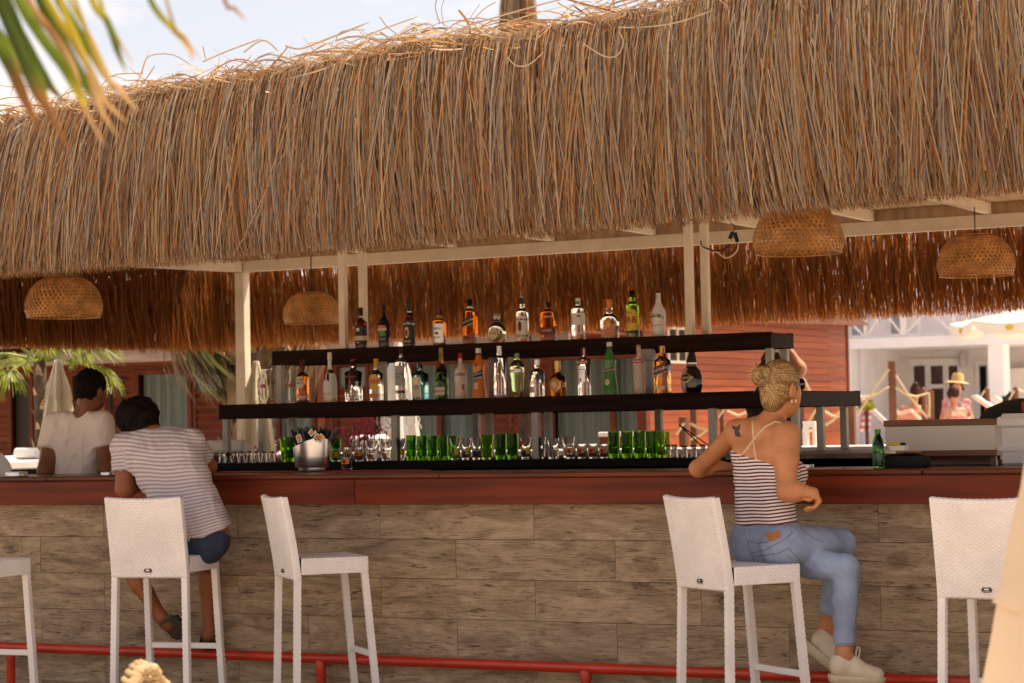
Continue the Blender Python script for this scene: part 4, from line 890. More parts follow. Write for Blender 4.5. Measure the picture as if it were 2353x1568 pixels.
def ashtray(px, Y, label, w=50):
    k = pxm(Y, px); r = w / 2 / k; t = thing('ashtray', label, 'ashtray', (aty(px, 1092, Y).x, Y, BT), random.random(), 'metal ashtrays on the bar'); h = r * .42
    b = MB(); b.lathe([(.001, 0), (r * .92, 0), (r, .003), (r * 1.0, h * .8), (r * .97, h), (r * .80, h), (r * .76, h * .6), (r * .7, h * .35), (.001, h * .3)], 28, cap=False); b.build('dish', m_steel, t)
    b = MB(); [b.box((r * .88 * cos(a), r * .88 * sin(a), h), (.014, .014, .004), rot=(0, 0, a)) for a in (0, 2.1, 4.2)]; b.build('rest_notch', c_grey, t)
ashtray(38, .09, 'metal ashtray in front of the man in the plain tee'); ashtray(250, .12, "metal ashtray beside the seated man's sleeve", 36); ashtray(1850, .30, "metal ashtray by the woman's elbow under the shelf end", 40)
b = MB(); b.box((0, 0, .0012), (.16, .09, .002)); o = b.build('paper_slip', c_cream, None, 'flat paper slip lying beside the ashtray near the woman', 'paper', loc=(aty(1893, 1075, .22).x, .22, BT), rot=(0, 0, .3))
# green water bottle
k = pxm(.16, 2018); hb = 90 / k; rb = 13.6 / k
wb = thing('water_bottle', 'green plastic water bottle half full on the bar', 'bottle', (aty(2018, 1068, .16).x, .16, BT))
pr = [(.80, 0), (.96, .02), (1, .06), (.97, .12), (1, .18), (.98, .42), (1, .50), (.98, .60), (.84, .70), (.62, .80), (.44, .865), (.42, .91)]
b = MB(); b.lathe([(a * rb, z * hb) for a, z in pr], 24); b.build('bottle_body', g_pet, wb)
b = MB(); b.lathe([(rb * .50, hb * .905), (rb * .52, hb * .91), (rb * .52, hb * .99), (rb * .46, hb)], 18); b.build('cap', c_green, wb)
b = MB(); b.lathe([(rb * .56, hb * .885), (rb * .56, hb * .90)], 18); b.build('collar', c_green, wb)
b = MB(); b.lathe([(rb * 1.012, hb * .20), (rb * .995, hb * .40)], 24, cap=False); b.build('label', M('bottle_label', (.03, .10, .04), .35, var=.5, vscale=30), wb)
# keys, black bag and the smokes on it
p = aty(1992, 1066, .10); ky = thing('key_bunch', 'bunch of dark keys at the foot of the green water bottle', 'keys', (p.x, .10, BT))
for i, (a, l) in enumerate(((.1, .055), (.6, .05), (-.5, .05))):
    b = MB(); b.box((l / 2, 0, .004 + i * .003), (l, .011, .003)); b.lathe([(.001, .002 + i * .003), (.011, .002 + i * .003), (.011, .006 + i * .003), (.001, .006 + i * .003)], 12, cap=False)
    b.build('key', m_steel if i == 1 else c_black, ky, rot=(0, 0, a))
b = MB(); b.tube([(.014 * cos(a) - .012, .014 * sin(a), .004) for a in np.linspace(0, 2 * pi, 13)], .0015, 5, False); b.build('ring', m_steel, ky)
k = pxm(.3, 2090); xb = aty(2080, 1066, .3).x; wbag = 118 / k
bag = thing('black_pouch', 'soft black pouch lying on the bar behind the water bottle', 'pouch', (xb, .30, BT))
b = MB(); pr = [(.90, 0), (1.0, .14), (1.0, .5), (.9, .85), (.55, 1.0), (.02, 1.04)]; b.lathe([(a * wbag / 2, z * .062) for a, z in pr], 26, flat=.42, sq=.15); b.build('pouch_body', M('black_cloth', (.006, .006, .007), .75, bump=.3, bscale=60), bag)
b = MB(); b.tube([(wbag * .42, -.02, .05), (wbag * .28, -.05, .065), (wbag * .05, -.06, .068)], .004, 6); b.build('zip', c_black, bag)
sp = thing('tobacco_pouch', 'flattened brown tobacco pouch with red tip on top of the black pouch', 'tobacco pouch', (xb - .02, .28, BT + .0655), .06)
b = MB(); b.box((0, 0, .006), (.20, .07, .012), bev=.005); b.build('pouch_body', paint('kraft', (.32, .17, .07)), sp); b = MB(); b.box((-.085, -.0005, .0062), (.03, .074, .0132), bev=.005); b.build('red_tip', c_red, sp); b = MB(); b.box((-.035, -.036, .0062), (.05, .003, .009)); b.build('white_print', c_white, sp)
cb2 = thing('cigarette_box', 'small white cigarette box with grey square, on the brown tobacco pouch', 'box', (xb - .035, .28, BT + .0785), -.05)
b = MB(); b.box((0, 0, .0115), (.100, .055, .023), bev=.0015); b.build('carton', c_white, cb2); b = MB(); b.box((-.034, -.0278, .012), (.018, .0008, .014)); b.build('grey_print', c_grey, cb2)
li = thing('lighter', 'yellow lighter with black head lying on the white cigarette box', 'lighter', (xb - .035, .28, BT + .1025), -.1)
b = MB(); b.tube([(-.042, 0, .007), (.022, 0, .007)], .0065, 10); b.build('body', c_yel, li); b = MB(); b.tube([(.022, 0, .007), (.044, 0, .007)], .0068, 10); b.tube([(.044, 0, .007), (.046, 0, .007)], .005, 8); b.build('head', c_black, li)
# white cabinet with brown trim and the freezer box beside it
Yc = .60
def bxp(mb, x0, y0, x1, y1, Y, dep, bev=.003):
    p, q = aty(x0, y0, Y), aty(x1, y1, Y); mb.box(((p.x + q.x) / 2, Y + dep / 2, (p.z + q.z) / 2), (abs(q.x - p.x), dep, abs(q.z - p.z)), bev=bev)
m_trim = M('brown_trim', (.16, .062, .025), .45, var=.3, vscale=5, stretch=(.4, 1, 6)); m_lam = M('cream_laminate', (.62, .56, .49), .4, var=.03, vscale=3)
p0, p1 = aty(2030, 966, Yc), aty(2288, 960, Yc)
cab = thing('raised_cabinet', 'cream cabinet with brown wooden edges standing on the back of the bar', 'cabinet', ((p0.x + p1.x) / 2, Yc, BT)); Wc = p1.x - p0.x; zt = p1.z - BT
b = MB(); b.box((0, .14, zt * .60), (Wc - .012, .28, zt * .62), bev=.003); b.build('panel', m_lam, cab)
b = MB(); b.box((0, .14, zt - .016), (Wc, .30, .030), bev=.003); b.build('top_edge', m_trim, cab)
b = MB(); b.box((0, .14, zt * .265), (Wc, .30, .028), bev=.003); b.build('lower_edge', m_trim, cab); b = MB(); b.box((0, .10, zt * .165), (Wc - .02, .03, .024)); b.build('apron', m_trim, cab)
for sx in (-1, 1): b = MB(); b.box((sx * (Wc / 2 - .03), .05, zt * .08), (.026, .03, zt * .16 + .01)); b.build('leg', m_trim, cab)
b = MB(); b.box((0, .26, zt * .10), (Wc - .1, .01, zt * .2)); b.build('back_board', m_lam, cab)
fz = thing('display_freezer', 'white freezer box with a glazed side, butted against the cream cabinet', 'freezer', (p1.x + .01, Yc - .02, BT), -.42)
b = MB(); b.box((.36, .25, .12), (.72, .46, .24), bev=.01); b.build('case', m_white, fz); b = MB(); b.box((.36, .25, zt - .02), (.74, .50, .05), bev=.01); b.build('lid', m_white, fz)
b = MB(); b.box((.36, .25, zt * .62), (.70, .44, .14), bev=.006); b.build('inner_case', m_white, fz)
b = MB(); b.box((.36, .026, zt * .62), (.66, .006, .15)); b.build('side_pane', M('frosty_pane', (.66, .66, .70), .15, var=.22, vscale=5, coat=.5), fz)
b = MB(); b.box((.36, .02, zt * .36), (.73, .02, .025)); b.build('lower_rim', m_white, fz)
# ------------------------------------------------------------------ red timber cabin
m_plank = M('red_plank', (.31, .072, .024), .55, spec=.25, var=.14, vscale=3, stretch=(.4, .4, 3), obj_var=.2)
m_frame = M('red_frame', (.15, .034, .013), .5, spec=.25, var=.25, vscale=4)
m_slat = M('red_slat', (.17, .028, .011), .5, spec=.25, var=.2, vscale=6, coat=.2)
m_pane = M('window_pane', (.16, .19, .18), .06, coat=.4, spec=.7); m_curt = M('grey_blue_curtain', (.50, .53, .53), .7, var=.2, vscale=3, stretch=(14, 1, .2))
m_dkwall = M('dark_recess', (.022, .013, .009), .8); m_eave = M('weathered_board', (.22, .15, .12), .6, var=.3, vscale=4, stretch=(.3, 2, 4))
YC = 17.0
xc = lambda px: aty(px, 900, YC).x
zc_ = lambda px, py: aty(px, py, YC).z
cabin = thing('timber_cabin', 'red-brown timber cabin with curtained doors and woven shutters behind the bar', 'cabin')
XCR = xc(1478); YCB = 24.7
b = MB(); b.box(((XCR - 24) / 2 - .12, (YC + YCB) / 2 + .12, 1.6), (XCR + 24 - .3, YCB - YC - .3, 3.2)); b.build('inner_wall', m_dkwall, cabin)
PH = .0985
pm = {}
m_plank_shade = M('shaded_red_plank', (.17, .042, .016), .55, var=.25, vscale=3, stretch=(.4, .4, 4), bump=.06, bscale=12, obj_var=.22, spec=.2)  # front wall copy of the red plank, its shade put into the colour
def plank(a, c, z, axis, off):
    L_ = abs(c - a); key = round(L_, 3)
    if (key, axis) not in pm:
        b = MB(); d = (L_ - .004, .022, PH - .005) if axis == 0 else (.022, L_ - .004, PH - .005); b.box((0, 0, 0), d, bev=.003); pm[(key, axis)] = mesh_from('plank', b.v, b.f, m_plank if axis else m_plank_shade)
    o = link('plank', pm[(key, axis)], cabin); m = (a + c) / 2; o.location = (m, off, z) if axis == 0 else (off, m, z)
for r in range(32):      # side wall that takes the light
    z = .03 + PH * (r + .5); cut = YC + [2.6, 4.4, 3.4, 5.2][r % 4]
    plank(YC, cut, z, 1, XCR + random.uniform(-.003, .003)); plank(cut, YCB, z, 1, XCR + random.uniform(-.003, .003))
b = MB(); b.box((XCR + .005, YCB + .03, 1.6), (.05, .07, 3.2)); b.build('corner_post', m_frame, cabin)
b = MB(); b.box((XCR + .004, YC - .02, 1.6), (.05, .05, 3.2)); b.build('corner_post', m_frame, cabin)
def side_window(p0, p1):     # window in the side wall, placed by where its plane meets the view
    def onx(px, py):
        d = ray(px, py); return CAM + d * ((XCR + .02 - CAM.x) / d.x)
    a, c = onx(*p0), onx(*p1); t = bpy.data.objects.new('window', None)
    b = MB(); b.box((XCR + .012, (a.y + c.y) / 2, (a.z + c.z) / 2), (.02, abs(c.y - a.y), abs(a.z - c.z))); w = b.build('window', m_dkwall, cabin)
    f = MB(); y0, y1, z0, z1 = min(a.y, c.y), max(a.y, c.y), min(a.z, c.z), max(a.z, c.z)
    for q in (z0, (z0 + z1) / 2, z1): f.box((XCR + .03, (y0 + y1) / 2, q), (.03, y1 - y0 + .05, .035))
    for q in (y0, (y0 + y1) / 2, y1): f.box((XCR + .032, q, (z0 + z1) / 2), (.03, .035, z1 - z0))
    f.build('window_frame', m_cream, w)
side_window((1532, 752), (1575, 832))
Xs = [(-24., 20), (75, 164), (250, 312), (1175, 1262)]
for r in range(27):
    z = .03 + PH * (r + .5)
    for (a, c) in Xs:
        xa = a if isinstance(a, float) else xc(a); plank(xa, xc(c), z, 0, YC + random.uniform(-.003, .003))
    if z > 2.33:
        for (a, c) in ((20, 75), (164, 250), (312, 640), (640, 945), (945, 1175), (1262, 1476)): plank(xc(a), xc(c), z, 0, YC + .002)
def frame_rect(name, x0, x1, z0, z1, w, mat, y, parent):
    b = MB(); b.box(((x0 + x1) / 2, y, z1 - w / 2), (x1 - x0, .06, w)); b.box(((x0 + x1) / 2, y, z0 + w / 2), (x1 - x0, .06, w))
    b.box((x0 + w / 2, y, (z0 + z1) / 2), (w, .058, z1 - z0 - 2 * w)); b.box((x1 - w / 2, y, (z0 + z1) / 2), (w, .058, z1 - z0 - 2 * w)); return b.build(name, mat, parent)
def curtain_mesh(x0, x1, z0, z1, y, folds, parent, name='curtain', mat=None):
    n = folds * 6; vs = []; fs = []
    for i in range(n + 1):
        f = i / n; x = x0 + (x1 - x0) * f; yy = y + .035 * sin(f * folds * 2 * pi) + .012 * sin(f * 29)
        vs += [Vector((x, yy, z0)), Vector((x, yy, z1))]
    fs = [(2 * i, 2 * i + 2, 2 * i + 3, 2 * i + 1) for i in range(n)]
    b = MB(); b.add(vs, fs, True); return b.build(name, mat or m_curt, parent)
def bay_door(p0, p1, kind, split=None):
    x0, x1 = xc(p0), xc(p1); fr_ = frame_rect('door_frame', x0, x1, .02, 2.33, .07, m_frame, YC - .01, cabin)
    if kind == 'curtain':
        curtain_mesh(x0 + .07, x1 - .07, .1, 2.26, YC + .10, max(3, int((x1 - x0) * 5)), fr_)
        b = MB(); b.box(((x0 + x1) / 2, YC + .03, 1.18), (x1 - x0 - .14, .006, 2.16)); b.build('pane', M_pane_t, fr_)
    elif kind == 'dark': b = MB(); b.box(((x0 + x1) / 2, YC + .10, 1.17), (x1 - x0 - .1, .01, 2.2)); b.build('opening_shade', M('grey_shade', (.05, .045, .04), .7), fr_)  # dark panel standing in for the shade inside the doorway
    if split:
        for s_ in split: b = MB(); b.box((xc(s_), YC - .012, 1.17), (.075, .05, 2.17)); b.build('mullion', m_frame, fr_)
def clear_pane():
    m = bpy.data.materials.new('clear_pane'); m.use_nodes = True; n = m.node_tree; P = n.nodes['Principled BSDF']; tr = n.nodes.new('ShaderNodeBsdfTransparent'); mx_ = n.nodes.new('ShaderNodeMixShader'); fr_ = n.nodes.new('ShaderNodeFresnel')
    tr.inputs['Color'].default_value = (.9, .94, .92, 1); P.inputs['Base Color'].default_value = (.02, .02, .02, 1); P.inputs['Roughness'].default_value = .02
    n.links.new(fr_.outputs[0], mx_.inputs[0]); n.links.new(tr.outputs[0], mx_.inputs[1]); n.links.new(P.outputs[0], mx_.inputs[2]); n.links.new(mx_.outputs[0], n.nodes['Material Output'].inputs['Surface']); return m
M_pane_t = clear_pane()
m_tie = M('slat_tie', (.34, .17, .09), .6)
def bay_shutter(p0, p1, ztop_=1.98):
    x0, x1 = xc(p0), xc(p1); fr_ = frame_rect('shutter_frame', x0, x1, .02, 2.33, .05, m_frame, YC - .012, cabin)
    b = MB(); b.box(((x0 + x1) / 2, YC + .03, (ztop_ + 2.28) / 2), (x1 - x0 - .1, .01, 2.28 - ztop_ - .03)); b.build('pane', m_pane, fr_)
    n = 17; hh = (ztop_ - .08) / n
    for k in range(n):
        z = .08 + hh * (k + .5); b = MB(); b.box((0, 0, 0), (x1 - x0 - .11, .012, hh * .90), rot=(-.22, 0, 0))
        o = b.build('slat', m_slat, fr_, loc=((x0 + x1) / 2, YC - .002, z))
    b = MB(); ns = int((x1 - x0) / .045)
    for k in range(n + 1):
        for i in range(ns): b.box((x0 + .07 + i * .045, YC - .03, .08 + hh * k), (.012, .012, .03), rot=(0, .3, 0))
    b.build('slat_ties', m_tie, fr_)['kind'] = 'stuff'
bay_door(20, 78, 'dark'); bay_shutter(164, 250); bay_door(312, 442, 'curtain'); bay_shutter(446, 522)
bay_door(524, 768, 'curtain', (722, 640)); bay_shutter(770, 850); bay_door(852, 1110, 'curtain', (945, 1010)); bay_shutter(1112, 1176); bay_door(1262, 1476, 'curtain', (1408,))
b = MB()
for px in (258, 285): b.beam((xc(px), YC - .05, .9), (xc(px), YC - .05, 2.25), .025)
for z in (1.25, 1.5, 1.75, 2.0, 2.2): b.beam((xc(240), YC - .055, z), (xc(296), YC - .055, z), .02)
b.build('trellis', m_cable, cabin)
Ye = YC - 2.1; ze_ = aty(340, 816, Ye).z; b = MB(); b.box(((XCR - 24.2) / 2, Ye, ze_), (XCR + 24.2, .05, .17)); b.build('eave_board', m_eave, cabin); b = MB(); b.box(((XCR - 24.2) / 2, YC - 1.0, ze_ + .10), (XCR + 24.2, 2.15, .03)); b.build('veranda_roof', m_frame, cabin)
for px in (238, 560, 742, 1112, 1478): x_ = aty(px, 900, Ye + .1).x; b = MB(); b.box((x_, Ye + .1, ze_ / 2 - .04), (.11, .11, ze_ - .08)); b.build('veranda_post', m_frame, cabin)
rf = MB(); rf.add([Vector(p) for p in ((-24.3, YC - .5, 2.71), (XCR + .3, YC - .5, 2.71), (XCR + .3, 21, 3.9), (-24.3, 21, 3.9), (-24.3, YCB + .3, 2.9), (XCR + .3, YCB + .3, 2.9))], [(0, 1, 2, 3), (3, 2, 5, 4), (0, 3, 4), (1, 5, 2)])
rf.build('roof', M('roof_tile', (.16, .06, .04), .7, var=.4, vscale=20), cabin)

# ------------------------------------------------------------------ white hotel
m_hotel = M('hotel_render', (.84, .80, .81), .7, var=.05, vscale=2, bump=.05); m_hin = M('hotel_inner', (.78, .73, .68), .7, var=.06, vscale=2)
hot = thing('white_hotel', 'white two storey hotel with cross-braced balcony rail beyond the sunbathers', 'hotel')
YH = 30.6; YW = 33.2
hp = lambda px, py, Y=YH: aty(px, py, Y)
def hbox(name, px0, py0, px1, py1, Y, dep, mat, par=None):
    p, q = hp(px0, py0, Y), hp(px1, py1, Y); b = MB(); b.box(((p.x + q.x) / 2, Y + dep / 2, (p.z + q.z) / 2), (abs(q.x - p.x), dep, abs(p.z - q.z))); return b.build(name, mat, par or hot)
z_s0, z_s1 = hp(2170, 794).z, hp(2170, 770).z
xa, xb = hp(1880, 790).x, hp(2500, 780).x
b = MB(); b.box(((xa + xb) / 2 - 2, YH + 1.6, (z_s0 + z_s1) / 2), (xb - xa + 4, 3.2, z_s1 - z_s0)); b.build('balcony_slab', m_hotel, hot)
b = MB(); b.box(((xa + xb) / 2 - 2, YW + .1, z_s0 / 2), (xb - xa + 4, .2, z_s0)); b.build('ground_wall', m_hin, hot)
b = MB(); b.box(((xa + xb) / 2 - 2, YW + .1, z_s1 + 1.6), (xb - xa + 4, .2, 3.2)); b.build('upper_wall', m_hotel, hot)
b = MB(); b.box(((xa + xb) / 2 - 2, YH + 1.5, z_s1 + 3.3), (xb - xa + 4.6, 3.8, .3)); b.build('roof_slab', m_hotel, hot)
for (p0, p1) in ((1926, 1953), (2269, 2304)):
    x0, x1 = hp(p0, 870).x, hp(p1, 870).x; b = MB(); b.box(((x0 + x1) / 2, YH + .25, z_s0 / 2), (x1 - x0, .4, z_s0)); b.build('column', m_hotel, hot)
x0, x1 = hp(1953, 870, YH + .6).x, hp(1986, 870, YH + .6).x; b = MB(); b.box(((x0 + x1) / 2, YH + 1.6, z_s0 / 2), (x1 - x0, 2.2, z_s0)); b.build('pier', m_hotel, hot)
Yr = YH + .12; zr = z_s1 + .98; zb = z_s1 + .05
posts = [1800, 1880, 1987, 2075, 2191, 2300, 2420]
for i, p in enumerate(posts):
    x = hp(p, 740, Yr).x; b = MB(); w = .10 if p in (2075,) else .05; b.box((x, Yr, z_s1 + .52), (w, w, 1.0)); b.build('rail_post', m_white, hot)
    if i + 1 < len(posts):
        xn = hp(posts[i + 1], 740, Yr).x
        for (za, zd) in ((zb, zr), (zr, zb)):
            b = MB(); b.beam((x + .03, Yr + (.012 if za < zd else -.012), za), (xn - .03, Yr + (.012 if za < zd else -.012), zd), .035); b.build('cross_brace', m_white, hot)
x0, x1 = hp(1800, 740, Yr).x, hp(2420, 740, Yr).x
for z in (zb - .02, zr + .02): b = MB(); b.box(((x0 + x1) / 2, Yr, z), (x1 - x0, .06, .05)); b.build('rail_bar', m_white, hot)
x = hp(2101, 740, YH + .5).x; b = MB(); b.box((x, YH + .5, z_s1 + 1.6), (.16, .16, 3.2)); b.build('upper_column', m_hotel, hot)
m_hpane = M('hotel_pane', (.10, .085, .08), .12, coat=.4); m_hcur = M('rosy_curtain', (.20, .125, .11), .7, var=.4, vscale=5, stretch=(12, 1, .3))
for i, (p0, p1) in enumerate(((2099, 2130), (2138, 2171), (2179, 2205))):
    a, c = hp(p0, 839, YW), hp(p1, 932, YW); w = frame_rect('window', min(a.x, c.x) - .05, max(a.x, c.x) + .05, .25 if i != 1 else .05, a.z + .05, .06, m_white, YW - .03, hot)
    b = MB(); b.box(((a.x + c.x) / 2, YW + -.008, (a.z + .3) / 2), (abs(c.x - a.x), .006, a.z - .2)); b.build('pane', m_hpane, w)
    curtain_mesh(a.x + .02, c.x - .04, .3, a.z - .02, YW - .035, 5, w, 'curtain', m_hcur)
    if i == 1: z_ = hp(2155, 887, YW).z; b = MB(); b.box(((a.x + c.x) / 2, YW - .08, z_), (abs(c.x - a.x), .05, .08)); b.build('sash_bar', m_white, w)
b = MB(); a, c = hp(2094, 834, YW), hp(2208, 834, YW); b.box(((a.x + c.x) / 2, YW - .03, a.z + .03), (c.x - a.x + .1, .08, .1)); b.build('lintel', m_white, hot)
a, c = hp(2249, 835, YW), hp(2272, 955, YW); d_ = frame_rect('door', a.x - .06, c.x + .06, .02, a.z + .06, .07, m_white, YW - .03, hot); b = MB(); b.box(((a.x + c.x) / 2, YW - .01, a.z / 2), (c.x - a.x, .01, a.z - .1)); b.build('opening_shade', m_black, d_)  # black panel stands for the unlit room behind the hotel door
for px in (1950, 2040): a, c = hp(px, 700, YW), hp(px + 45, 765, YW); w = frame_rect('window', a.x, c.x, z_s1 + .1, z_s1 + 2.1, .06, m_white, YW - .03, hot); b = MB(); b.box(((a.x + c.x) / 2, YW - .006, z_s1 + 1.1), (c.x - a.x - .1, .006, 1.9)); b.build('pane', M('grey_pane', (.35, .35, .40), .2), w)
p = hp(2215, 826, YW); b = MB(); b.lathe([(.001, -.14), (.07, -.12), (.09, 0), (.07, .12), (.02, .16)], 12, (p.x, YW - .12, p.z)); b.build('wall_lamp', m_greyp, hot)
b = MB(); a = hp(2320, 820, YW - .3); b.box((a.x + 1.0, YW - .3, 1.15), (2.4, .3, 2.3)); b.build('side_wall', m_hin, hot)

# ------------------------------------------------------------------ rope fence
m_post = M('fence_post', (.17, .062, .030), .5, var=.25, vscale=4, stretch=(3, 3, .5)); m_rope = M('rope', (.62, .50, .30), .7, var=.15, vscale=60)
def fpost(px, wpx, ytop, D, label, rnd=False):
    p = atd(px, ytop, D); w = wpx * D / FOC; t = thing('fence_post', label, 'post', (p.x, p.y, 0), random.uniform(-.2, .5), 'wooden rope fence posts')
    b = MB()
    if rnd: b.lathe([(w / 2, 0), (w / 2, p.z - .05), (w * .42, p.z - .01), (w * .2, p.z)], 14)
    else: b.box((0, 0, p.z / 2), (w * .8, w * .8, p.z), bev=.006)
    b.build('post_shaft', m_post, t); b = MB(); b.box((0, 0, p.z + .004), (w * .70, w * .70, .008)) if not rnd else b.lathe([(w * .21, p.z), (w * .1, p.z + .01)], 10); b.build('cap', m_post, t)
for a in ((2048, 21, 830, 30, 'tallest square wooden fence post, left of the sunbathers'), (2137, 19, 897, 30, 'short square wooden post in front of the sunbathers'), (2121, 12, 890, 33, 'short round wooden post behind the bun-haired sunbather', True),
          (2267, 13, 890, 34, 'round wooden post in front of the dark hotel doorway', True), (2333, 13, 888, 34, 'round wooden post beside the flowering plant', True),
          (1570, 22, 960, 24, 'short square post before the red cladding with two dark stays'), (1592, 18, 938, 25, 'taller post touching the short stayed post'), (1658, 12, 934, 25, 'slim post just right of a shelf upright'), (1742, 14, 934, 25, "post hidden behind the woman's neck"),
          (1840, 14, 837, 25, "tall slim post rising beside the woman's sunglasses"), (1875, 14, 930, 25, 'short post between two shelf uprights'), (1957, 17, 925, 25, 'square post just past the end of the middle shelf')): fpost(*a)
def rope(pts, D, label, w=.016):
    P = [atd(px, py, D - .12) for px, py in pts]; b = MB(); out = []
    for i in range(len(P) - 1):
        for j in range(6):
            f = j / 6; q = P[i].lerp(P[i + 1], f); out.append(q)
    out.append(P[-1]); b.tube(out, w, 6); b.build('rope', m_rope, None, label, 'rope', 'ropes of the wooden fence')
rope([(2042, 848), (2010, 890), (1966, 958)], 30, 'rope slanting down from the tallest post over the pink towel'); rope([(2042, 888), (2010, 906), (1985, 912), (1964, 912)], 30, 'rope sagging left from the middle of the tallest post')
rope([(2058, 862), (2085, 905), (2128, 957)], 30, 'rope slanting down in front of the bun-haired sunbather'); rope([(2058, 890), (2080, 905), (2105, 910), (2134, 902)], 30, 'rope sagging between the tallest post and the short square post'); rope([(2134, 902), (2135, 930), (2134, 958)], 30, 'rope end hanging straight down the short square post')
rope([(2262, 896), (2250, 915)], 34, 'rope running down from the post at the dark doorway'); rope([(2330, 897), (2318, 918)], 34, 'rope running down from the post by the flowering plant'); rope([(2338, 893), (2345, 897), (2360, 903)], 34, 'rope leaving the picture from the post by the plant')
rope([(1553, 998), (1571, 971)], 24, 'rope rising to the short stayed post from the left'); rope([(1586, 972), (1605, 983), (1630, 987)], 24.9, 'rope sagging from the stayed posts towards the shelf upright'); rope([(1586, 1009), (1608, 998), (1632, 980)], 24.9, 'rope rising from the foot of the stayed posts')
rope([(1650, 957), (1661, 941)], 25, 'short rope length left of the slim post'); rope([(1670, 944), (1695, 954), (1720, 945), (1730, 934)], 25, "rope sagging behind the woman's shoulder"); rope([(1838, 988), (1857, 968), (1876, 937)], 25, 'rope rising between the first pair of shelf end uprights'); rope([(1838, 988), (1852, 991), (1875, 988)], 25, 'slack rope lying low between the shelf end uprights')
rope([(1894, 944), (1912, 955), (1945, 957)], 25, 'rope sagging between the last pair of shelf uprights'); rope([(1896, 976), (1915, 963), (1932, 940)], 25, 'rope rising between the last pair of shelf uprights'); rope([(1846, 870), (1858, 895), (1864, 912)], 25, 'rope running down from the tall post beside the sunglasses')

# ------------------------------------------------------------------ palms
m_frond = M('palm_leaf', (.17, .21, .014), .5, var=.5, vscale=8, transl=.35); m_mut = M('muted_palm_leaf', (.12, .125, .03), .5, var=.4, vscale=8, transl=.3); m_dry = M('dry_palm_leaf', (.17, .11, .045), .6, var=.4, vscale=8, transl=.2)
m_trunk = M('palm_trunk', (.075, .045, .026), .85, var=.4, vscale=9, bump=.4); m_boot = M('leaf_base', (.29, .185, .10), .7, var=.4, vscale=12, obj_var=.2)
def fan_mesh(R, n, droop, mat, spread=2.5, name='frond', pet=.55):
    a = np.linspace(-spread / 2, spread / 2, n) + rng.normal(0, .03, n); k = 6; T = np.linspace(0, 1, k); P = np.zeros((n, k, 3)); Ln = R * (1 - .25 * np.abs(a / spread * 2) ** 2) * rng.uniform(.85, 1.05, n)
    for i, t in enumerate(T):
        P[:, i, 0] = Ln * t * np.sin(a); P[:, i, 1] = pet + Ln * t * np.cos(a); P[:, i, 2] = -droop * R * (max(0, t - .35) ** 1.6) * (1.4 + rng.uniform(-.4, .6, n)) + .05 * R * np.sin(a * 9)
    lat = np.stack([np.cos(a) * .9, -np.sin(a) * .9, rng.uniform(-.6, .6, n)], -1); V, Q, C = ribbons(P, np.full(n, R * .055), lat, np.ones((n, 3)), .1)
    m = MB(); m.tube([(0, 0, 0), (0, pet * .5, .03), (0, pet, 0)], [.016, .013, .010], 6); o = len(V); V = np.concatenate([V, np.array([tuple(v) for v in m.v])]); Q2 = [f for f in m.f if len(f) == 4]; Q = np.concatenate([Q, np.array(Q2) + o])
    return np_mesh(name, V, Q, mat, False)
def palm(px, D, wpx, ztop_, label, fronds, seed, dry=0, fr_R=.8):
    p = atd(px, 950, D); r = wpx / 2 * D / FOC; t = thing('fan_palm', label, 'palm tree', (p.x, p.y, 0)); R_ = random.Random(seed)
    b = MB(); b.lathe([(r * 1.1, 0), (r * .9, .6), (r * .85, ztop_ * .6), (r * .9, ztop_), (r * .4, ztop_ + .15)], 16); b.build('trunk', m_trunk, t)
    bm = MB(); bm.add([Vector(q) for q in ((-.075, 0, -.06), (.075, 0, -.06), (.055, .055, .07), (-.055, .055, .07), (.02, .10, .16), (-.02, .10, .16), (-.06, -.03, -.04), (.06, -.03, -.04), (.03, .03, .10), (-.03, .03, .10))], [(0, 1, 2, 3), (3, 2, 4, 5), (6, 9, 8, 7), (1, 7, 8, 2), (0, 3, 9, 6), (5, 4, 8, 9)]); me = mesh_from('leaf_base', bm.v, bm.f, m_boot)
    z = .1; i = 0
    while z < ztop_ + .1:
        a = i * 2.4 + R_.uniform(-.2, .2); s = R_.uniform(.8, 1.25) * r / .17
        o = link('leaf_base', me, t); o.location = (r * .84 * cos(a), r * .84 * sin(a), z); o.rotation_euler = (R_.uniform(-.2, .3), 0, a - pi / 2 + R_.uniform(-.25, .25)); o.scale = (s, s, s * R_.uniform(.9, 1.3)); z += .030 / max(.5, r / .17); i += 1
    for (az, el, R, mat, dr) in fronds:
        o = link('frond', fan_mesh(R, 34, dr, mat), t); o.location = (r * .3 * -sin(az), r * .3 * cos(az), ztop_ + .05); o.rotation_euler = Euler((el, R_.uniform(-.3, .3), az), 'XYZ')
    return t
gF, dF = m_frond, m_dry
palm(93, 20, 32, 2.02, 'fan palm with shaggy trunk beside the closed cream parasol', [(.3, .7, .34, gF, .5), (-1.2, .35, .36, gF, .5), (-1.75, .15, .42, gF, .6), (1.5, .45, .36, gF, .6), (1.2, .1, .40, gF, .7), (2.6, .1, .34, gF, .7), (-2.3, .2, .36, gF, .7), (-.6, .9, .34, gF, .4), (-1.4, -.15, .30, gF, .8), (1.9, -.2, .32, gF, .8), (-2.9, -.2, .28, gF, .8), (.8, .9, .3, gF, .4)], 3)
palm(566, 19.5, 98, 2.75, 'thick palm trunk standing right behind the cream corner post', [(az_, el_, .62, m_mut if i in (0, 2) else dF, 1.0) for i, (az_, el_) in enumerate(((2.1, -.95), (2.35, -.8), (1.85, -1.1), (-1.1, -.75), (-1.45, -.6), (-.8, -.95), (.5, -.5)))], 5)

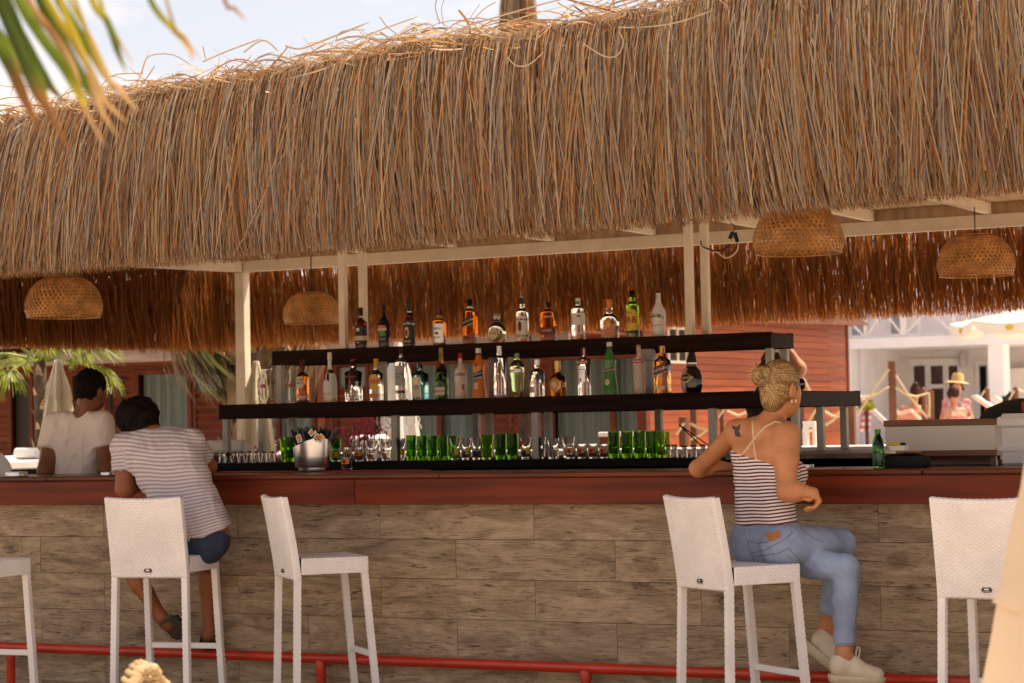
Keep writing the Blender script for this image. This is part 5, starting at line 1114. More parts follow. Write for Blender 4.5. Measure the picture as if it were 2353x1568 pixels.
# ------------------------------------------------------------------ closed parasols
m_canvas = M('cream_canvas', (.74, .68, .52), .8, var=.06, vscale=3, transl=.2, bump=.05); m_canvas2 = M('white_canvas', (.80, .78, .72), .8, var=.05, vscale=3, transl=.2)
def closed_parasol(px, D, wpx, ytop, ybot, label, txt=None, mat=None):
    p = atd(px, ytop, D); q = atd(px, ybot, D); r = wpx / 2 * D / FOC; t = thing('closed_parasol', label, 'parasol', (p.x, p.y, 0), 0, 'closed parasols behind the bar'); zt, zb = p.z, q.z; H = zt - zb; mat = mat or m_canvas
    def skirt(rows, folds, ph, name, hem=0):
        n = folds * 8; vs = []
        for (rr, z, am) in rows:
            for i in range(n):
                a = 2 * pi * i / n; w = 1 + am * cos(folds * a + ph) + am * .4 * cos(2 * folds * a + 1); vs.append(Vector((rr * w * cos(a), rr * w * sin(a), z - (hem * (1 + cos(folds * a + ph)) if rr == rows[-1][0] else 0))))
        m = len(rows); b = MB(); b.add(vs, [(j * n + (i + 1) % n, j * n + i, (j + 1) * n + i, (j + 1) * n + (i + 1) % n) for j in range(m - 1) for i in range(n)], True); return b.build(name, mat, t)
    skirt([(r * .22, zt - .01, 0), (r * .30, zt - .1 * H, .1), (r * .55, zt - .28 * H, .22), (r * .62, zt - .36 * H, .25)], 6, 0, 'upper_flap', .02)
    skirt([(r * .25, zt - .05 * H, 0), (r * .48, zt - .3 * H, .2), (r * .66, zt - .55 * H, .24), (r * .80, zt - .8 * H, .22), (r * .92, zb, .25)], 7, .6, 'canopy', .03)
    b = MB(); b.lathe([(.001, zt + .012), (r * .2, zt + .008), (r * .23, zt - .02)], 16, cap=False); b.build('top_cap', m_white, t)
    b = MB(); b.tube([(0, 0, .05), (0, 0, zt - .05)], .022, 10); b.build('pole', m_white, t); b = MB(); b.lathe([(.28, 0), (.28, .05), (.05, .08)], 20); b.build('base', m_greyp, t)
    if txt:
        d = (CAM - Vector((p.x, p.y, 0))); a0 = atan2(d.y, d.x)
        for i, ch in enumerate(txt):
            v, f = text_verts(ch, .17, 1); a = a0 + (-1.0 + i * 2.0 / max(1, len(txt) - 1)); tb = MB(); rr = r * 1.26; tb.add([Vector((rr * cos(a) - x * sin(a), rr * sin(a) + x * cos(a), zb + .13 + y)) for x, y, _ in v], f); tb.build('letter', c_grey, t)
closed_parasol(133, 18, 84, 828, 1050, 'closed cream parasol next to the shaggy palm'); closed_parasol(914, 20, 84, 789, 1006, 'closed white parasol with grey letters hanging behind the bottles', 'US UR', m_canvas2); closed_parasol(588, 17.6, 74, 832, 1045, 'closed cream parasol half hidden by the cream corner post')

# ------------------------------------------------------------------ open parasol
op = thing('open_parasol', 'white open parasol with yellow prints over the sun loungers', 'parasol'); D = 27.; pc = atd(2420, 735, D); Rp = 236 * D / FOC; op.location = (pc.x, pc.y, 0); za = atd(2420, 690, D).z; ze = atd(2190, 741, D).z; n = 8
for i in range(n):
    a0, a1 = 2 * pi * i / n + .2, 2 * pi * (i + 1) / n + .2; vs = []; m = 6
    for j in range(m + 1):
        for k2 in range(7):
            f = j / m; g = k2 / 6; p_ = Vector((cos(a0), sin(a0), 0)).lerp(Vector((cos(a1), sin(a1), 0)), g) * Rp * f; sag = .05 * sin(pi * g) * f; vs.append(p_ + Vector((0, 0, ze + (za - ze) * (1 - f) ** 1.15 + .0 - sag)))
    b = MB(); b.add(vs, [(j * 7 + q, j * 7 + q + 1, (j + 1) * 7 + q + 1, (j + 1) * 7 + q) for j in range(m) for q in range(6)], True); pn = b.build('panel', m_canvas2, op)
    vv = []
    for g in range(13):
        f = g / 12; p_ = Vector((cos(a0), sin(a0), 0)).lerp(Vector((cos(a1), sin(a1), 0)), f) * Rp; s_ = .05 * sin(pi * f); hgt = .13 * min(1, 6 * min(f, 1 - f) + .35); vv += [p_ + Vector((0, 0, ze - s_)), p_ * 1.004 + Vector((0, 0, ze - s_ - hgt))]
    b = MB(); b.add(vv, [(2 * g, 2 * g + 2, 2 * g + 3, 2 * g + 1) for g in range(12)], True); b.build('valance', m_canvas2, pn)
    am = (a0 + a1) / 2; b = MB(); ux = Vector((-sin(am), cos(am), 0)); rad_ = Vector((cos(am), sin(am), 0)); rr = Rp * cos((a1 - a0) / 2); up_ = (rad_ * -rr + Vector((0, 0, za - ze))).normalized()
    def blob(c_, x_, y_, rx, ry, nrm):
        pts = [c_ + x_ * (rx * (1 + .2 * sin(5 * q)) * cos(q)) + y_ * (ry * (1 + .2 * sin(5 * q)) * sin(q)) for q in np.linspace(0, 2 * pi, 15)[:-1]]; b.add(pts, [tuple(range(14))])
    zz_ = Vector((0, 0, 1)); blob(rad_ * (rr * 1.012) + Vector((0, 0, ze - .10)), ux, zz_, .05, .035, rad_)
    for q in range(-3, 4): blob(rad_ * (rr * .72) + Vector((0, 0, ze + (za - ze) * (.28 ** 1.15) + .012)) + ux * (.085 * q), ux, up_, .038, .022 + .012 * (q % 2), up_)
    b.build('yellow_print', c_yel, pn)
b = MB(); b.tube([(0, 0, .02), (0, 0, za)], .03, 10); b.build('pole', m_white, op)

# ------------------------------------------------------------------ loungers, tables, plants
g = MB(); g.box((2, 42.3, .45), (44, 34, .90)); g.build('terrace', M('terrace_stone', (.74, .68, .60), .85, var=.1, vscale=2), kind='structure', loc=(0, 0, 0))
m_plast = M('white_plastic', (.80, .78, .75), .4)
def lounger(px, py, D, label, rz, back=.75, cush=None):
    p = atd(px, py, D); t = thing('sun_lounger', label, 'sun lounger', (p.x, p.y, .905), rz, 'white sun loungers')
    b = MB(); b.box((0, 0, .36), (.62, 1.25, .05), bev=.015)
    for i in range(9): b.box((0, -.55 + i * .137, .392), (.54, .10, .016), bev=.004)
    b.build('bed', m_plast, t)
    c, s = cos(back), sin(back); b = MB(); b.box((0, .62 + .36 * c, .38 + .36 * s), (.60, .74, .045), rot=(back, 0, 0), bev=.015)
    for i in range(5): b.box((0, .62 + (.10 + i * .13) * c - .028 * s, .38 + (.10 + i * .13) * s + .028 * c), (.52, .095, .014), rot=(back, 0, 0))
    b.build('backrest', cush or m_plast, t)
    for sx in (-1, 1):
        for y in (-.5, .55): b = MB(); b.beam((sx * .25, y, .36), (sx * .29, y + (.05 if y > 0 else -.05), 0.01), .05, .05); b.build('leg', m_plast, t)
lounger(2130, 975, 37, 'white sun lounger with raised back and pink striped towel', 1.95, .80); lounger(2432, 960, 33, 'white sun lounger with slatted back nearest the dark green bundle', 1.95, .62); lounger(2462, 950, 36, 'second white sun lounger with raised back before the dark doorway', 1.95, .62)
tw = thing('beach_towel', 'pink and white striped towel hanging over the lounger back', 'towel'); p = atd(1995, 918, 35.6); tw.location = p; m_tw = M('pink_towel', (.75, .16, .33), .85)
for i in range(10):
    b = MB(); vs = []
    for j in range(2):
        for k2 in range(7): z = -.05 * (i + j); vs.append(Vector((-.085 + .028 * k2 - .03 * (i + j) * .3, .02 * sin(k2 * 1.9 + i * .3), z)))
    b.add(vs, [(k2, k2 + 1, 7 + k2 + 1, 7 + k2) for k2 in range(6)], True); b.build('stripe', m_tw if i % 2 == 0 else c_white, tw)
def table(px, py, D, w, label, topm, apm):
    p = atd(px, py, D); t = thing('low_table', label, 'table', (p.x, p.y, 0), .1); b = MB(); b.box((0, 0, p.z - .02), (w, w * .8, .04), bev=.008); b.build('table_top', topm, t); b = MB(); b.box((0, 0, p.z - .12), (w * .94, w * .74, .155)); b.build('apron', apm, t)
    for sx in (-1, 1):
        for sy in (-1, 1): b = MB(); b.box((sx * w * .43, sy * w * .33, (p.z - .2) / 2), (.06, .06, p.z - .2)); b.build('leg', apm, t)
table(1427, 991, 20, .34, 'small white topped table with red sides behind the tall green glasses', m_white, m_frame)
lb = thing('lounge_cushion', 'white lounge cushion behind the pink flowers', 'cushion', atd(848, 1012, 19), .15); b = MB(); b.box((0, 0, 0), (.26, .3, .10), bev=.03); b.build('pad', m_plast, lb); b = MB(); b.box((0, .0, -.08), (.25, .28, .05), bev=.01); b.build('under_pad', c_grey, lb); b = MB(); b.box((0, 0, -lb.location.z / 2 - .05), (.24, .26, lb.location.z - .12)); b.build('base', m_frame, lb)
for (px, py, D, w, h, lab) in ((520, 1027, 15.5, .30, .09, 'white padded lounge back left of the corner post'), (62, 1041, 19.5, .24, .085, 'pale slanted cushion on the broad white ledge')):
    q = thing('bench_pad', lab, 'pad', atd(px, py, D), .1); b = MB(); b.box((0, 0, 0), (w, .08, h), rot=(-.3, 0, 0), bev=.015); b.build('pad', m_plast, q); b = MB(); b.box((0, .05, -.02), (w * .96, .03, h * .9), rot=(-.3, 0, 0)); b.build('pad_back', m_white, q)
    if px > 100: b = MB(); b.box((0, .06, -q.location.z / 2 - .02), (w * .9, .07, q.location.z - .06)); b.build('base', m_frame, q)
ch = thing('garden_chair', 'round-backed white garden chair at the left edge behind the white ledge', 'chair', Vector((atd(-30, 1000, 17.5).x, atd(-30, 1000, 17.5).y, 0)), .5); b = MB(); b.lathe([(.001, -.012), (.18, -.012), (.19, 0), (.18, .012), (.001, .012)], 24, cap=False)
b.build('backrest', m_greyp, ch, loc=(0, 0, 1.12), rot=(pi / 2 - .2, 0, 0)); b = MB(); b.lathe([(.001, .68), (.24, .68), (.25, .70), (.24, .73), (.001, .73)], 24, (0, -.22, 0), cap=False); b.build('seat', m_greyp, ch)
for sx in (-1, 1):
    for sy in (-.38, 0): b = MB(); b.tube([(sx * .17, sy, .70), (sx * .2, sy, .01)], .016, 8); b.build('leg', m_cable, ch)
    b = MB(); b.tube([(sx * .23, 0, 1.10), (sx * .27, -.18, .95), (sx * .25, -.35, .93), (sx * .2, -.38, .72)], .014, 8); b.build('armrest', m_frame, ch)
le = thing('white_ledge', 'broad white sunlit ledge at the far left behind the ashtray', 'ledge', (atd(30, 1052, 20).x, atd(30, 1052, 20).y, 0)); b = MB(); b.box((-.6, 0, 1.17), (3.2, 6.2, .07), bev=.01); b.build('ledge_top', m_white, le); b = MB(); b.box((-.6, 0, .57), (3.0, 6.0, 1.13)); b.build('ledge_wall', m_black, le)
stl = thing('white_stand', 'small white side stand in front of the red cladding', 'stand', Vector((atd(1862, 985, 24).x, atd(1862, 985, 24).y, 0))); zt_ = atd(1862, 968, 24).z; b = MB(); b.box((0, 0, zt_ - .03), (.15, .15, .06), bev=.005); b.build('top', m_plast, stl)
for sx in (-1, 1): b = MB(); b.box((sx * .055, 0, (zt_ - .06) / 2), (.035, .10, zt_ - .06)); b.build('leg', m_plast, stl)
def flower_stems(px0, px1, py, D, n, label, hpx=45):
    p = atd((px0 + px1) / 2, py, D); t = thing('flowering_plant', label, 'plant', (p.x, p.y, 0)); w = (px1 - px0) * D / FOC; g_ = MB(); fl = MB()
    for i in range(n):
        x = random.uniform(-w / 2, w / 2); y = random.uniform(-.15, .15); zt = p.z + random.uniform(-.1, hpx * D / FOC); pts = [(x * .5, y * .5, .05), (x * .8, y, zt * .6), (x + random.gauss(0, .03), y + random.gauss(0, .03), zt)]; g_.tube(pts, .0035, 4)
        for j in range(3):
            q = Vector(pts[2]) + Vector((random.gauss(0, .012), random.gauss(0, .012), -j * random.uniform(.01, .06)))
            for s_ in range(3):
                a = random.uniform(0, 6.28); fl.add([q, q + Vector((.016 * cos(a), .016 * sin(a), .012)), q + Vector((.004, 0, .02)), q + Vector((.016 * cos(a + 1), .016 * sin(a + 1), -.01))], [(0, 1, 2, 3)])
    g_.build('stems', M('stem_brown', (.16, .07, .06), .7), t); o = fl.build('blossom', M('pink_petal', (.80, .12, .28), .6, transl=.3), t); o['kind'] = 'stuff'
    b = MB(); b.lathe([(.10, 0), (.14, .5), (.15, .5), (.13, .46)], 16); b.build('pot', m_frame, t)
flower_stems(762, 880, 1000, 16, 30, 'pink flowering stems in front of the white lounge cushion'); flower_stems(632, 655, 1035, 16, 8, 'few pink blossoms between corner post and green tumbler', 40)
def shrub(px, py, D, wpx, hpx, label, mat, n=260):
    p = atd(px, py, D); t = thing('shrub', label, 'shrub', (p.x, p.y, 0)); w = wpx / 2 * D / FOC; h = hpx * D / FOC; V = []
    P = np.zeros((n, 3, 3)); r = rng.normal(0, .45, (n, 3)); base = np.stack([r[:, 0] * w, r[:, 1] * w, p.z - h * .4 + np.abs(r[:, 2]) * h * .5], -1); d = rng.normal(0, .5, (n, 3)); d[:, 2] = np.abs(d[:, 2]) + .6; d /= np.linalg.norm(d, axis=1)[:, None]
    for i in range(3): P[:, i] = base + d * (h * .4 * i / 2)
    lat = np.cross(d, rng.normal(0, 1, (n, 3))); lat /= np.linalg.norm(lat, axis=1)[:, None]; v, q, c = ribbons(P, np.full(n, .03), lat, np.ones((n, 3)), .1); o = link('foliage', np_mesh('foliage', v, q, mat, False), t); o['kind'] = 'stuff'
    b = MB(); b.tube([(0, 0, 0), (0, 0, max(.1, p.z))], .03, 8); b.build('stem', m_trunk, t)
shrub(1990, 930, 34, 30, 30, 'bright yellow-green shrub behind the pink towel', M('yellow_green_leaf', (.26, .30, .03), .6, var=.3, transl=.3)); shrub(2318, 915, 34.5, 22, 26, 'dark leafy plant by the white wall near a round post', M('dark_leaf', (.03, .05, .02), .6, var=.3))
gb = thing('green_bundle', 'dark green fabric bundle lying on the white freezer', 'bundle', aty(2345, 957, 1.0), -.2); b = MB(); b.lathe([(.20, -.02), (.21, .0), (.17, .045), (.09, .075), (.01, .09)], 22, flat=.7); b.build('fabric', M('bottle_green_cloth', (.012, .022, .014), .75, bump=.3), gb, smooth=True); b = MB(); b.lathe([(.012, .02), (.014, .07), (.01, .075)], 10, (.08, -.12, 0)); b.build('red_tie', c_red, gb)
# thatched hut tip beyond the roof
th = thing('thatched_hut', 'tip of another thatched hut rising behind the bar roof', 'hut', (-6.33, 12.1, 0)); n = 900; a = rng.uniform(0, 2 * pi, n); k = 5; T = np.linspace(0, 1, k); P = np.zeros((n, k, 3)); z1 = 6.22 + rng.uniform(-.5, .15, n); R0 = .19
for i, t in enumerate(T): rr = (R0 - .03 + .13 * t + rng.normal(0, .010, n)) * (1 + .03 * t); P[:, i, 0] = rr * np.cos(a + .08 * t); P[:, i, 1] = rr * np.sin(a + .08 * t); P[:, i, 2] = z1 - 1.3 * t
lat = np.stack([-np.sin(a), np.cos(a), rng.normal(0, .2, n)], -1); v, q, c = ribbons(P, rng.uniform(.006, .016, n), lat, palette(n, [3, 3, 3, 3, 2, 2, 1])); o = link('thatch', np_mesh('thatch', v, q, m_reed, False, c), th); o['kind'] = 'stuff'
b = MB(); b.lathe([(.15, 4.4), (.18, 5.0), (.17, 6.0), (.1, 6.2)], 16); b.build('thatch_heart', m_core, th); b = MB(); b.lathe([(2.6, 2.6), (.3, 4.6), (.15, 4.7)], 24); b.build('roof_cone', m_core, th); b = MB(); b.tube([(0, 0, 0), (0, 0, 4.5)], .08, 10); b.build('pole', m_trunk, th)
# ------------------------------------------------------------------ continuous bodies
from mathutils.bvhtree import BVHTree
def lerp_(a, b, t): return a + (b - a) * t
class Body:
    "smooth union of tapered limbs, turned into ONE closed surface"
    def __init__(s, res=.008, k=.022): s.p = []; s.res = res; s.k = k; s.cl = []
    def c(s, a, b, ra, rb=None, k=None, cut=None, sub=False): s.p.append(('c', np.array(a, float), np.array(b, float), ra, ra if rb is None else rb, k or s.k, cut, sub)); return s
    def e(s, c, r, R=None, k=None, cut=None, sub=False): s.p.append(('e', np.array(c, float), np.array(r, float), np.array(R if R is not None else np.eye(3), float), None, k or s.k, cut, sub)); return s
    def plane(s, p, n): s.cl.append((np.array(p, float), np.array(n, float) / np.linalg.norm(n))); return s
    def mesh(s, inflate=0.):
        h = s.res; lo = np.full(3, 1e9); hi = -lo
        for q in s.p:
            if q[7]: continue
            if q[0] == 'c': r = max(q[3], q[4]); a, b = np.minimum(q[1], q[2]) - r, np.maximum(q[1], q[2]) + r
            else: r = q[2].max(); a, b = q[1] - r, q[1] + r
            lo = np.minimum(lo, a); hi = np.maximum(hi, b)
        lo -= .03 + inflate; hi += .03 + inflate
        n = np.ceil((hi - lo) / h).astype(int) + 1; F = np.full(n, .3, np.float32)
        ax = [lo[i] + h * np.arange(n[i]) for i in range(3)]
        for q in s.p:
            if q[0] == 'c': r = max(q[3], q[4]); a, b = np.minimum(q[1], q[2]) - r, np.maximum(q[1], q[2]) + r
            else: r = q[2].max(); a, b = q[1] - r, q[1] + r
            m = q[5] + .05 + inflate; i0 = np.clip(np.floor((a - m - lo) / h).astype(int), 0, n - 1); i1 = np.clip(np.ceil((b + m - lo) / h).astype(int) + 1, 1, n)
            sl_ = tuple(slice(i0[i], i1[i]) for i in range(3)); G = np.stack(np.meshgrid(*[ax[i][sl_[i]] for i in range(3)], indexing='ij'), -1)
            if q[0] == 'c':
                ba = q[2] - q[1]; pa = G - q[1]; L2 = max(ba.dot(ba), 1e-9); t = np.clip(pa @ ba / L2, 0, 1); d = np.linalg.norm(pa - t[..., None] * ba, axis=-1) - lerp_(q[3], q[4], t)
            else:
                l = (G - q[1]) @ q[3]; k0 = np.linalg.norm(l / q[2], axis=-1); k1 = np.linalg.norm(l / q[2] ** 2, axis=-1); d = k0 * (k0 - 1) / np.maximum(k1, 1e-6)
            d = d - inflate
            if q[6] is not None: d = np.maximum(d, (G - np.array(q[6][0], float)) @ (np.array(q[6][1], float) / np.linalg.norm(q[6][1])))
            f = F[sl_]; k = q[5]
            if q[7]: F[sl_] = np.maximum(f, -d)
            else: hh = np.clip(.5 + .5 * (f - d) / k, 0, 1); F[sl_] = f * (1 - hh) + d * hh - k * hh * (1 - hh)
        if s.cl:
            G = np.stack(np.meshgrid(*ax, indexing='ij'), -1)
            for p, nn in s.cl: F = np.maximum(F, (G - p) @ nn)
        return nets(F, lo, h)
def nets(F, lo, h):
    S_ = F < 0; n = np.array(F.shape); c = n - 1
    cnt = np.zeros(c, np.float32); acc = np.zeros((*c, 3), np.float32)
    off = [(0, 0), (0, 1), (1, 0), (1, 1)]
    for ax in range(3):
        o1, o2 = [(1, 2), (0, 2), (0, 1)][ax]
        for (i, j) in off:
            A0 = [slice(0, c[0]), slice(0, c[1]), slice(0, c[2])]; st = [0, 0, 0]; st[o1] = i; st[o2] = j
            a = tuple(slice(st[d], st[d] + c[d]) for d in range(3)); st2 = list(st); st2[ax] += 1; b = tuple(slice(st2[d], st2[d] + c[d]) for d in range(3))
            fa, fb = F[a], F[b]; x = S_[a] != S_[b]; t = np.where(x, fa / np.where(x, fa - fb, 1), 0)
            cnt += x
            for d in range(3): acc[..., d] += np.where(x, st[d] + (t if d == ax else 0), 0)
    act = cnt > 0; idx = np.full(c, -1, np.int64); ii = np.argwhere(act); idx[act] = np.arange(len(ii))
    V = lo + h * (ii + acc[act] / cnt[act][:, None]); Q = []
    for ax in range(3):
        o1, o2 = [(1, 2), (2, 0), (0, 1)][ax]
        a = [slice(1, c[d]) for d in range(3)]; a[ax] = slice(0, c[ax]); b = list(a); b[ax] = slice(1, c[ax] + 1)
        sa, sb = S_[tuple(a)], S_[tuple(b)]; e = np.argwhere(sa != sb); st = np.array([1, 1, 1]); st[ax] = 0; e0 = e + st; fl = sa[tuple(e.T)]
        def at(d1, d2):
            q = e0.copy(); q[:, o1] -= d1; q[:, o2] -= d2; return idx[tuple(q.T)]
        q = np.stack([at(1, 1), at(0, 1), at(0, 0), at(1, 0)], -1); q[~fl] = q[~fl][:, ::-1]; Q.append(q)
    return V, np.concatenate(Q)
def skin_mat(name, c): return M(name, c, .45, var=.10, vscale=11, sss=.08, spec=.35, bump=.08, bscale=160)
k_tan = skin_mat('tanned_skin', (.54, .225, .100)); k_brown = skin_mat('brown_skin', (.29, .095, .036)); k_rosy = skin_mat('rosy_skin', (.60, .30, .20)); k_dark = skin_mat('deep_brown_skin', (.20, .072, .035))
h_black = M('black_hair', (.007, .005, .004), .75, var=.4, vscale=30, bump=.6, bscale=90, spec=.12); h_brown = M('brown_hair', (.055, .025, .014), .6, spec=.2, var=.4, vscale=40, bump=.3, bscale=100)
h_blond = M('blond_strand', (1, 1, 1), .42, var=.15, vscale=12, use_col=True, spec=.4)
def stripe_mat(name, c1, c2, period, duty, fuzz=.10):
    m = bpy.data.materials.new(name); m.use_nodes = True; n = m.node_tree; P = n.nodes['Principled BSDF']; ln = n.links.new
    a = n.nodes.new('ShaderNodeAttribute'); a.attribute_name = 'col'; sp = n.nodes.new('ShaderNodeSeparateColor'); ln(a.outputs['Color'], sp.inputs[0])
    mu = n.nodes.new('ShaderNodeMath'); mu.operation = 'MULTIPLY'; mu.inputs[1].default_value = 1 / period; ln(sp.outputs[0], mu.inputs[0])
    fr_ = n.nodes.new('ShaderNodeMath'); fr_.operation = 'FRACT'; ln(mu.outputs[0], fr_.inputs[0])
    r = n.nodes.new('ShaderNodeValToRGB'); e = r.color_ramp.elements; e[0].position = duty - fuzz / 2; e[1].position = duty + fuzz / 2; e[0].color = (*c1, 1); e[1].color = (*c2, 1); e2 = e.new(.97); e2.color = (*c2, 1); e3 = e.new(1.); e3.color = (*c1, 1)
    ln(fr_.outputs[0], r.inputs['Fac']); ln(r.outputs[0], P.inputs['Base Color']); P.inputs['Roughness'].default_value = .8; P.inputs['Specular IOR Level'].default_value = .2
    t = n.nodes.new('ShaderNodeTexCoord'); nz_ = n.nodes.new('ShaderNodeTexNoise'); nz_.inputs['Scale'].default_value = 14; nz_.inputs['Detail'].default_value = 3; ln(t.outputs['Object'], nz_.inputs['Vector'])
    b = n.nodes.new('ShaderNodeBump'); b.inputs['Strength'].default_value = .5; b.inputs['Distance'].default_value = .03; ln(nz_.outputs['Fac'], b.inputs['Height']); ln(b.outputs[0], P.inputs['Normal'])
    return m
f_strw = stripe_mat('white_maroon_stripe', (.76, .70, .68), (.13, .02, .025), .0152, .54); f_strm = stripe_mat('white_mauve_stripe', (.60, .54, .55), (.36, .28, .29), .0190, .52, .26)
f_denim = M('light_denim', (.27, .345, .49), .75, var=.20, vscale=5, bump=.25, bscale=14, spec=.2); f_dk = M('dark_denim', (.022, .034, .065), .8, var=.3, vscale=9, bump=.2); f_tee = M('white_tee', (.74, .65, .59), .85, bump=.5, bscale=9, spec=.15)
f_shoe = M('cream_leather', (.66, .56, .42), .5, var=.06, vscale=9); f_sole = M('cream_sole', (.62, .50, .34), .55); f_lace = M('shoelace', (.70, .62, .50), .8); f_thread = M('denim_thread', (.10, .12, .18), .7); f_patch = M('leather_patch', (.42, .17, .05), .6); f_strap = M('cream_strap', (.66, .47, .31), .6)
f_tat = M('tattoo_ink', (.075, .045, .035), .6); f_gold = M('earring_gold', (.85, .68, .38), .2, 1.); f_blk = M('sunglass_black', (.006, .006, .007), .12)
def folds(V, Q, amp, freq, seed, dirs=None):
    "cloth creases: ridged waves pushed along the surface normal"
    a, b_, c, d = (V[Q[:, i]] for i in range(4)); fn = np.cross(c - a, d - b_); N = np.zeros_like(V)
    for i in range(4): np.add.at(N, Q[:, i], fn)
    N /= np.maximum(np.linalg.norm(N, axis=1), 1e-9)[:, None]; r = np.random.default_rng(seed); f = np.zeros(len(V))
    wv = .03 * np.sin(V @ r.normal(0, 14, (3, 3)) + r.uniform(0, 6, 3))
    for i in range(7):
        k = r.normal(0, 1, 3) if dirs is None else np.array(dirs[i % len(dirs)], float) + r.normal(0, .3, 3); k *= freq * r.uniform(.5, 1.5) / np.linalg.norm(k); m = .5 + .5 * np.sin(V @ r.normal(0, 9, 3) + r.uniform(0, 6)); f += m * ((1 - np.abs(np.sin((V + wv) @ k + r.uniform(0, 6)))) ** 2 - .35)
    return V + N * (amp * f / 2.2)[:, None]
def sd_link(name, body, mat, parent, inflate=0., arc=None, wr=None):
    V, Q = body.mesh(inflate); col = None
    if wr: V0 = V; V = folds(V, Q, *wr)
    if arc is not None: col = np.ones((len(V), 4), np.float32); col[:, 0] = arc(V)
    return link(name, np_mesh(name, V, Q, mat, True, col), parent)
def bvh(o):
    me = o.data; return BVHTree.FromPolygons([v.co.copy() for v in me.vertices], [tuple(p.vertices) for p in me.polygons])
def on(tree, px, py, o=.003):
    d = ray(px, py).normalized(); h = tree.ray_cast(CAM, d)
    return None if h[0] is None else h[0] - d * o
def dline(tree, pts, w, name, mat, parent, n=8, o=.002):
    out = []
    for i in range(len(pts) - 1):
        for j in range(n):
            f = j / n; q = on(tree, lerp_(pts[i][0], pts[i + 1][0], f), lerp_(pts[i][1], pts[i + 1][1], f), o)
            if q is not None: out.append(q)
    q = on(tree, *pts[-1], o)
    if q is not None: out.append(q)
    if len(out) > 1: b = MB(); b.tube(out, w, 5); return b.build(name, mat, parent)
def dquad(tree, corners, name, mat, parent, n=4, o=.003):
    vs = []
    for j in range(n + 1):
        for i in range(n + 1):
            u, v = i / n, j / n; x = lerp_(lerp_(corners[0][0], corners[1][0], u), lerp_(corners[3][0], corners[2][0], u), v); y = lerp_(lerp_(corners[0][1], corners[1][1], u), lerp_(corners[3][1], corners[2][1], u), v); q = on(tree, x, y, o)
            if q is None: return
            vs.append(q)
    b = MB(); b.add(vs, [(j * (n + 1) + i, j * (n + 1) + i + 1, (j + 1) * (n + 1) + i + 1, (j + 1) * (n + 1) + i) for j in range(n) for i in range(n)], True); return b.build(name, mat, parent)
J = atd
def frame3(ang):
    "facing (angle from straight away towards picture right), body-right"
    f = r0 * sin(ang) + fh * cos(ang); return f, r0 * cos(ang) - fh * sin(ang)
def Rmat(right, f, up=None):
    up = up or Vector((0, 0, 1)); return np.array([[right.x, f.x, up.x], [right.y, f.y, up.y], [right.z, f.z, up.z]])
def hand(B, wrist, kn, tips, up_, r=.0085, thumb=None):
    "palm plus four separate bent fingers and a thumb"
    wrist, kn = Vector(wrist), Vector(kn); side = Vector(up_).normalized()
    for i in (-1.2, -.4, .4, 1.2): B.c(wrist.lerp(kn, .25) + side * .012 * i, kn + side * .019 * i * .9, .014, .0115, k=.008)
    for i, t in zip((-1.5, -.5, .5, 1.5), tips):
        b0 = kn + side * .0165 * i; m = Vector(t[0]); e = Vector(t[1]); B.c(b0, m, r * 1.1, r, k=.004); B.c(m, e, r, r * .8, k=.004)
    if thumb: a, b_, c_ = map(Vector, thumb); B.c(a, b_, .013, .0105, k=.008); B.c(b_, c_, .0105, .0085, k=.005)

# ================================================================== the woman on the stool
def shoe(prefix, heel, toe, up, parent, tongue=True):
    heel, toe, up = Vector(heel), Vector(toe), Vector(up).normalized(); d = (toe - heel); L_ = d.length; d.normalize(); up = (up - d * up.dot(d)).normalized(); sd_ = d.cross(up)
    P = lambda a, b, c=0.: heel + d * (a * L_) + up * b + sd_ * c
    U = Body(.006, .03); U.c(P(.08, .055), P(.42, .052), .040, .038); U.c(P(.42, .05), P(.90, .036), .038, .030); U.c(P(.5, .045, .02), P(.86, .032, .022), .028, .022); U.c(P(.5, .045, -.02), P(.86, .032, -.022), .028, .022); U.c(P(.06, .07), P(.10, .095), .036, .034); U.c(P(.1, .09), P(.36, .082), .034, .030)
    U.plane(P(0, .022), -up); U.plane(P(.2, .112), up); t = sd_link('shoe', U, f_shoe, parent)
    So = Body(.006, .03); So.c(P(.06, .02), P(.45, .02), .046, .043); So.c(P(.45, .02), P(.92, .02), .043, .036); So.c(P(.6, .02, .018), P(.84, .02, .02), .034, .03); So.c(P(.6, .02, -.018), P(.84, .02, -.02), .034, .03); So.plane(P(0, -.018), -up); So.plane(P(0, .026), up); so = sd_link('sole', So, f_sole, t)
    b = MB()
    for i in range(4): a = .46 + .085 * i; b.tube([P(a, .080 - .012 * i, -.022), P(a + .01, .090 - .012 * i, 0), P(a, .080 - .012 * i, .022)], .0035, 6)
    b.tube([P(.44, .09), P(.40, .125, .01), P(.42, .155, .02), P(.47, .15, .025), P(.48, .12, .01), P(.46, .09)], .0032, 6); b.build('lace', f_lace, t); return t
